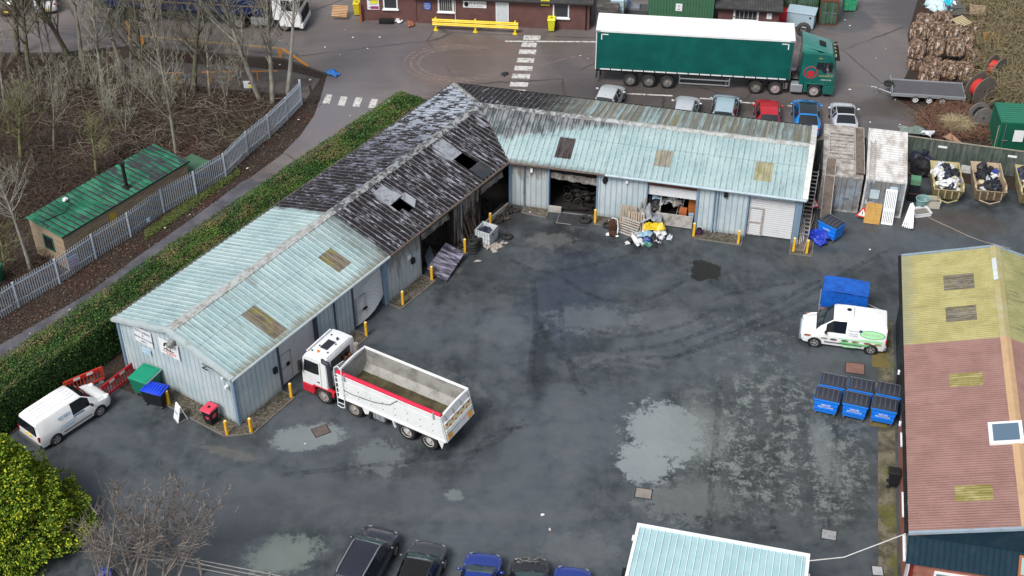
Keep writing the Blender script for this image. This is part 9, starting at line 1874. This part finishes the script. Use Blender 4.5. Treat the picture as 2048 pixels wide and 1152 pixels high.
STK = barkm('dead_stems', (.035, .024, .02), (.115, .085, .068), .0); STK2 = barkm('dead_stems_tan', (.12, .095, .055), (.28, .23, .145), .3)
brambles('tangle of dead bramble stems and sticks over the woodland floor', 'brambles', WOODP, 9000, STK, .7, 1.2, .013)
brambles('paler broken branches strewn between the trees', 'fallen_branches', [(150, 170), (560, 200), (520, 270), (430, 340), (330, 300), (140, 330), (60, 220)], 700, barkm('pale_sticks', (.13, .11, .09), (.30, .26, .21), .2), .5, 1.8, .018, .7, 3)
RP = [(1905, -10), (2120, -40), (2130, 240), (1990, 205), (1975, 150), (1950, 120), (1945, 60), (1915, 30)]
rr = random.Random(9)
brambles('dense mass of tan brambles sprawling over the right top corner', 'bramble_bank', RP, 7500, STK2, 1.5, 2.6, .022, .9, 4)
brambles('reddish dead stems behind the timber fence', 'dead_undergrowth', [(1825, 262), (1840, 225), (1900, 205), (1975, 225), (1985, 285), (1900, 278)], 1300, barkm('reddish_stems', (.10, .05, .035), (.22, .13, .09), 0), .5, 1.1, .014, .8, 6)
# pampas-like dead grass tussock
mb = MB(); b = G(1912, 255); rr = random.Random(3)
for k in range(900):
    a = rr.uniform(0, 2*PI); L = rr.uniform(.7, 1.5); q = b+Vector((rr.gauss(0, .25), rr.gauss(0, .2), 0)); pts = [q+Vector((math.cos(a)*L*t*.8, math.sin(a)*L*t*.8, 1.2*L*(t-.75*t*t))) for t in (0, .25, .5, .75, 1)]; twig(mb, pts, .014, .005, 3)
mb.build('grass_tussock', barkm('dry_grass', (.26, .21, .12), (.42, .36, .23), 0), label='pale dry grass tussock behind the timber fence', cat='grass')
# leaf litter
LF1 = N('dead_leaves'); ob = LF1.nd('NewGeometry'); cr_ = LF1.nd('ValToRGB'); LF1.ln(ob.outputs['Random Per Island'], cr_.inputs[0]); e = cr_.color_ramp.elements; e[0].color = (.024, .015, .012, 1); e[1].color = (.15, .11, .085, 1); x_ = cr_.color_ramp.elements.new(.55); x_.color = (.065, .032, .026, 1); LF1.base(cr_.outputs[0]); LF1.rough(.85)
def leaves(mb, p, n, s, rr, flat=True):
    a = rr.uniform(0, 6.3); t = Vector((math.cos(a), math.sin(a), rr.uniform(-.4, .4)))*s; q = Vector((-math.sin(a), math.cos(a), rr.uniform(-.4, .4)))*s*.6; o = len(mb.v); mb.v += [p-t, p+q, p+t, p-q]; mb.f.append((o, o+1, o+2, o+3))
mb = MB(); rr = random.Random(8); VP = [(604, 212), (645, 205), (600, 270), (560, 312), (486, 362), (380, 440), (280, 510), (174, 588), (100, 632), (0, 690), (-80, 740), (-60, 680), (38, 616), (192, 519), (328, 427), (452, 356), (539, 277)]
k = 0
while k < 13000:
    u, v = rr.uniform(-60, 650), rr.uniform(110, 720)
    if inpoly(u, v, WOODP) or (inpoly(u, v, VP)): k += 1; leaves(mb, G(u, v, .03), 1, rr.uniform(.05, .10), rr)
mb.build('leaf_litter', LF1.m, label='reddish brown fallen leaves over the woodland floor and verge', cat='leaves', kind='stuff')
# moss / weeds strip along the verge
WG = N('verge_weeds'); ob = WG.nd('NewGeometry'); WG.base(WG.mix(ob.outputs['Random Per Island'], (.035, .055, .014), (.11, .13, .04))); WG.rough(.9)
mb = MB(); k = 0
while k < 5000:
    t = rr.random(); u = 290+t*190; v = 470-t*130+rr.gauss(0, 5)
    if t > .55 and rr.random() < .5: u, v = rr.gauss(478, 28), rr.gauss(262, 16)
    k += 1; leaves(mb, G(u, v, rr.uniform(.02, .12)), 1, rr.uniform(.04, .09), rr)
mb.build('weeds', WG.m, label='low green weeds along the fence foot', cat='weeds', kind='stuff')
# clipped hedge
HG = N('hedge_leaves'); ob = HG.nd('NewGeometry'); v = HG.co(); cr_ = HG.nd('ValToRGB'); HG.ln(ob.outputs['Random Per Island'], cr_.inputs[0]); e = cr_.color_ramp.elements; e[0].color = (.012, .040, .012, 1); e[1].color = (.10, .185, .035, 1); x_ = e.new(.6); x_.color = (.032, .085, .020, 1)
dead = HG.mr(HG.noise(HG.co(scale=(.6, 1.6, 1)), .9, 5, .65), .47, .60); zz = HG.mr(HG.sep(v)[2], 2.25, 2.55); lg = HG.mr(HG.noise(v, .55, 4), .45, .62, 0, .55); HG.base(HG.mix(HG.mth('MULTIPLY', HG.mth('MULTIPLY', dead, zz), .6), HG.mix(HG.mth('MULTIPLY', lg, zz), cr_.outputs[0], (.12, .19, .04)), HG.mix(ob.outputs['Random Per Island'], (.10, .075, .035), (.27, .20, .11)))); HG.rough(.75); HGM = HG.m  # top light put into the leaf colour as yellower patches, besides the dead brown
T = thing('hedge', 'long clipped conifer hedge with brown dead patches behind the unit', 'hedge', FA(0, 9.5), THA)
x0, x1, W6, Hh = -16.0, 28.3, 2.25, 2.55; rr = random.Random(21); mb = MB(); nx = 120
def hz(x, y): return Hh+.10*noise.noise(Vector((x*.5, y, 1)))+.06*noise.noise(Vector((x*2, y*2, 4)))
prof = [(0.12, .1), (.02, .7), (-.02, 1.5), (.05, 2.1), (.25, 2.42), (W6*.5, 2.48), (W6-.25, 2.42), (W6-.05, 2.1), (W6, 1.2), (W6-.1, .1)]
for i in range(nx+1):
    x = x0+.1+(x1-x0-.2)*i/nx
    for y, z in prof: mb.v.append(Vector((x, y+.10*noise.noise(Vector((x*1.3, z, 0))), (z*hz(x, y)/Hh)-.08)))
k = len(prof)
for i in range(nx):
    for j in range(k-1): mb.f.append((i*k+j, (i+1)*k+j, (i+1)*k+j+1, i*k+j+1))
mb.f += [tuple(range(k)), tuple(range((nx)*k+k-1, nx*k-1, -1))]
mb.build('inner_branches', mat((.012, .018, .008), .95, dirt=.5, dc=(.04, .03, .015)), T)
mb = MB()
def hleaf(p, nrm, s):
    up = (nrm*.8+rvec(rr)*.75).normalized(); a = up.orthogonal().normalized(); a = (a*math.cos(q_ := rr.uniform(0, 6.3))+up.cross(a)*math.sin(q_)); b = up.cross(a); o = len(mb.v)
    mb.v += [p-a*s*.5, p+b*s*.22+up*s*.2, p+a*s*.75+up*s*.45, p-b*s*.22]; mb.f.append((o, o+1, o+2, o+3))
for k in range(105000):
    x = rr.uniform(x0, x1); f = rr.random()
    if f < .46: y = rr.uniform(-.02, W6+.05); z = hz(x, y)-.04-.10*(abs(y-W6/2)/(W6/2))**4+rr.gauss(0, .05); nrm = Vector((0, 0, 1))
    elif f < .90: z = rr.uniform(.08, Hh); y = -.03+.09*noise.noise(Vector((x*1.3, z, 0)))+(.22*max(0, z-2.1)**1.0)+rr.gauss(0, .04); nrm = Vector((0, -1, .25))
    elif f < .96: z = rr.uniform(1.2, Hh); y = W6+rr.gauss(0, .05); nrm = Vector((0, 1, .2))
    else: x = x1+rr.gauss(0, .05); y = rr.uniform(0, W6); z = rr.uniform(.08, Hh); nrm = Vector((1, 0, .2))
    hleaf(Vector((x, y, z)), nrm, rr.uniform(.07, .14))
mb.build('foliage', HGM, T)
for k in range(3): mb2 = MB(); mb2.tube([(-1.6-.5*k, .35, 0), (-1.6-.5*k, .3, 1.4)], .05, 6); mb2.build('stem', BK2, T)
# yellow-green conifer bottom left
CG = N('golden_conifer_leaves'); ob = CG.nd('NewGeometry'); cr_ = CG.nd('ValToRGB'); CG.ln(ob.outputs['Random Per Island'], cr_.inputs[0]); e = cr_.color_ramp.elements; e[0].color = (.03, .07, .006, 1); e[1].color = (.48, .50, .04, 1); x_ = e.new(.55); x_.color = (.12, .22, .014, 1); CG.base(cr_.outputs[0]); CG.rough(.7)
cb = G(-28, 905, 5.4); cb.z = 0; T = thing('golden_conifer', 'bushy yellow-green conifer filling the bottom left corner', 'tree', cb, 0)
mb = MB(); mb.cyl((0, 0, 0), (0, 0, 5.2), .2, 10, .05); mb.build('trunk', BK2, T, smooth=50); rr = random.Random(31); mb = MB(); Hc = 5.7
def crad(z): t = z/Hc; return 3.5*(1-t)**.7
lobes = []
for k in range(230):
    z = Hc*rr.random()**1.15; a = rr.uniform(0, 2*PI); r_ = crad(z)*rr.uniform(.72, 1.02); lobes.append((Vector((r_*math.cos(a), r_*math.sin(a), z)), rr.uniform(.4, .8)))
core = MB()
for z in range(7): pass
rings = [(crad(Hc*i/9)*.78, Hc*i/9) for i in range(10)]
for r_, z in rings:
    for j in range(20): a = 2*PI*j/20; q = r_*(1+.12*noise.noise(Vector((math.cos(a)*2, math.sin(a)*2, z)))); core.v.append(Vector((q*math.cos(a), q*math.sin(a), z)))
for i in range(9):
    for j in range(20): core.f.append((i*20+j, i*20+(j+1) % 20, (i+1)*20+(j+1) % 20, (i+1)*20+j))
core.build('inner_branches', mat((.02, .04, .008), .95, dirt=.4, dc=(.05, .06, .01)), T)
for c, s in lobes:
    out = Vector((c.x, c.y, .8)).normalized()
    for k in range(270):
        d = rvec(rr); p = c+Vector((d.x*s, d.y*s, d.z*s*.6)); dd = (out+rvec(rr)*.8).normalized(); a = dd.orthogonal().normalized(); L = rr.uniform(.09, .20); o = len(mb.v); w9 = L*.24
        mb.v += [p, p+dd*L*.5+a*w9, p+dd*L, p+dd*L*.5-a*w9]; mb.f.append((o, o+1, o+2, o+3))
mb.build('crown', CG.m, T)
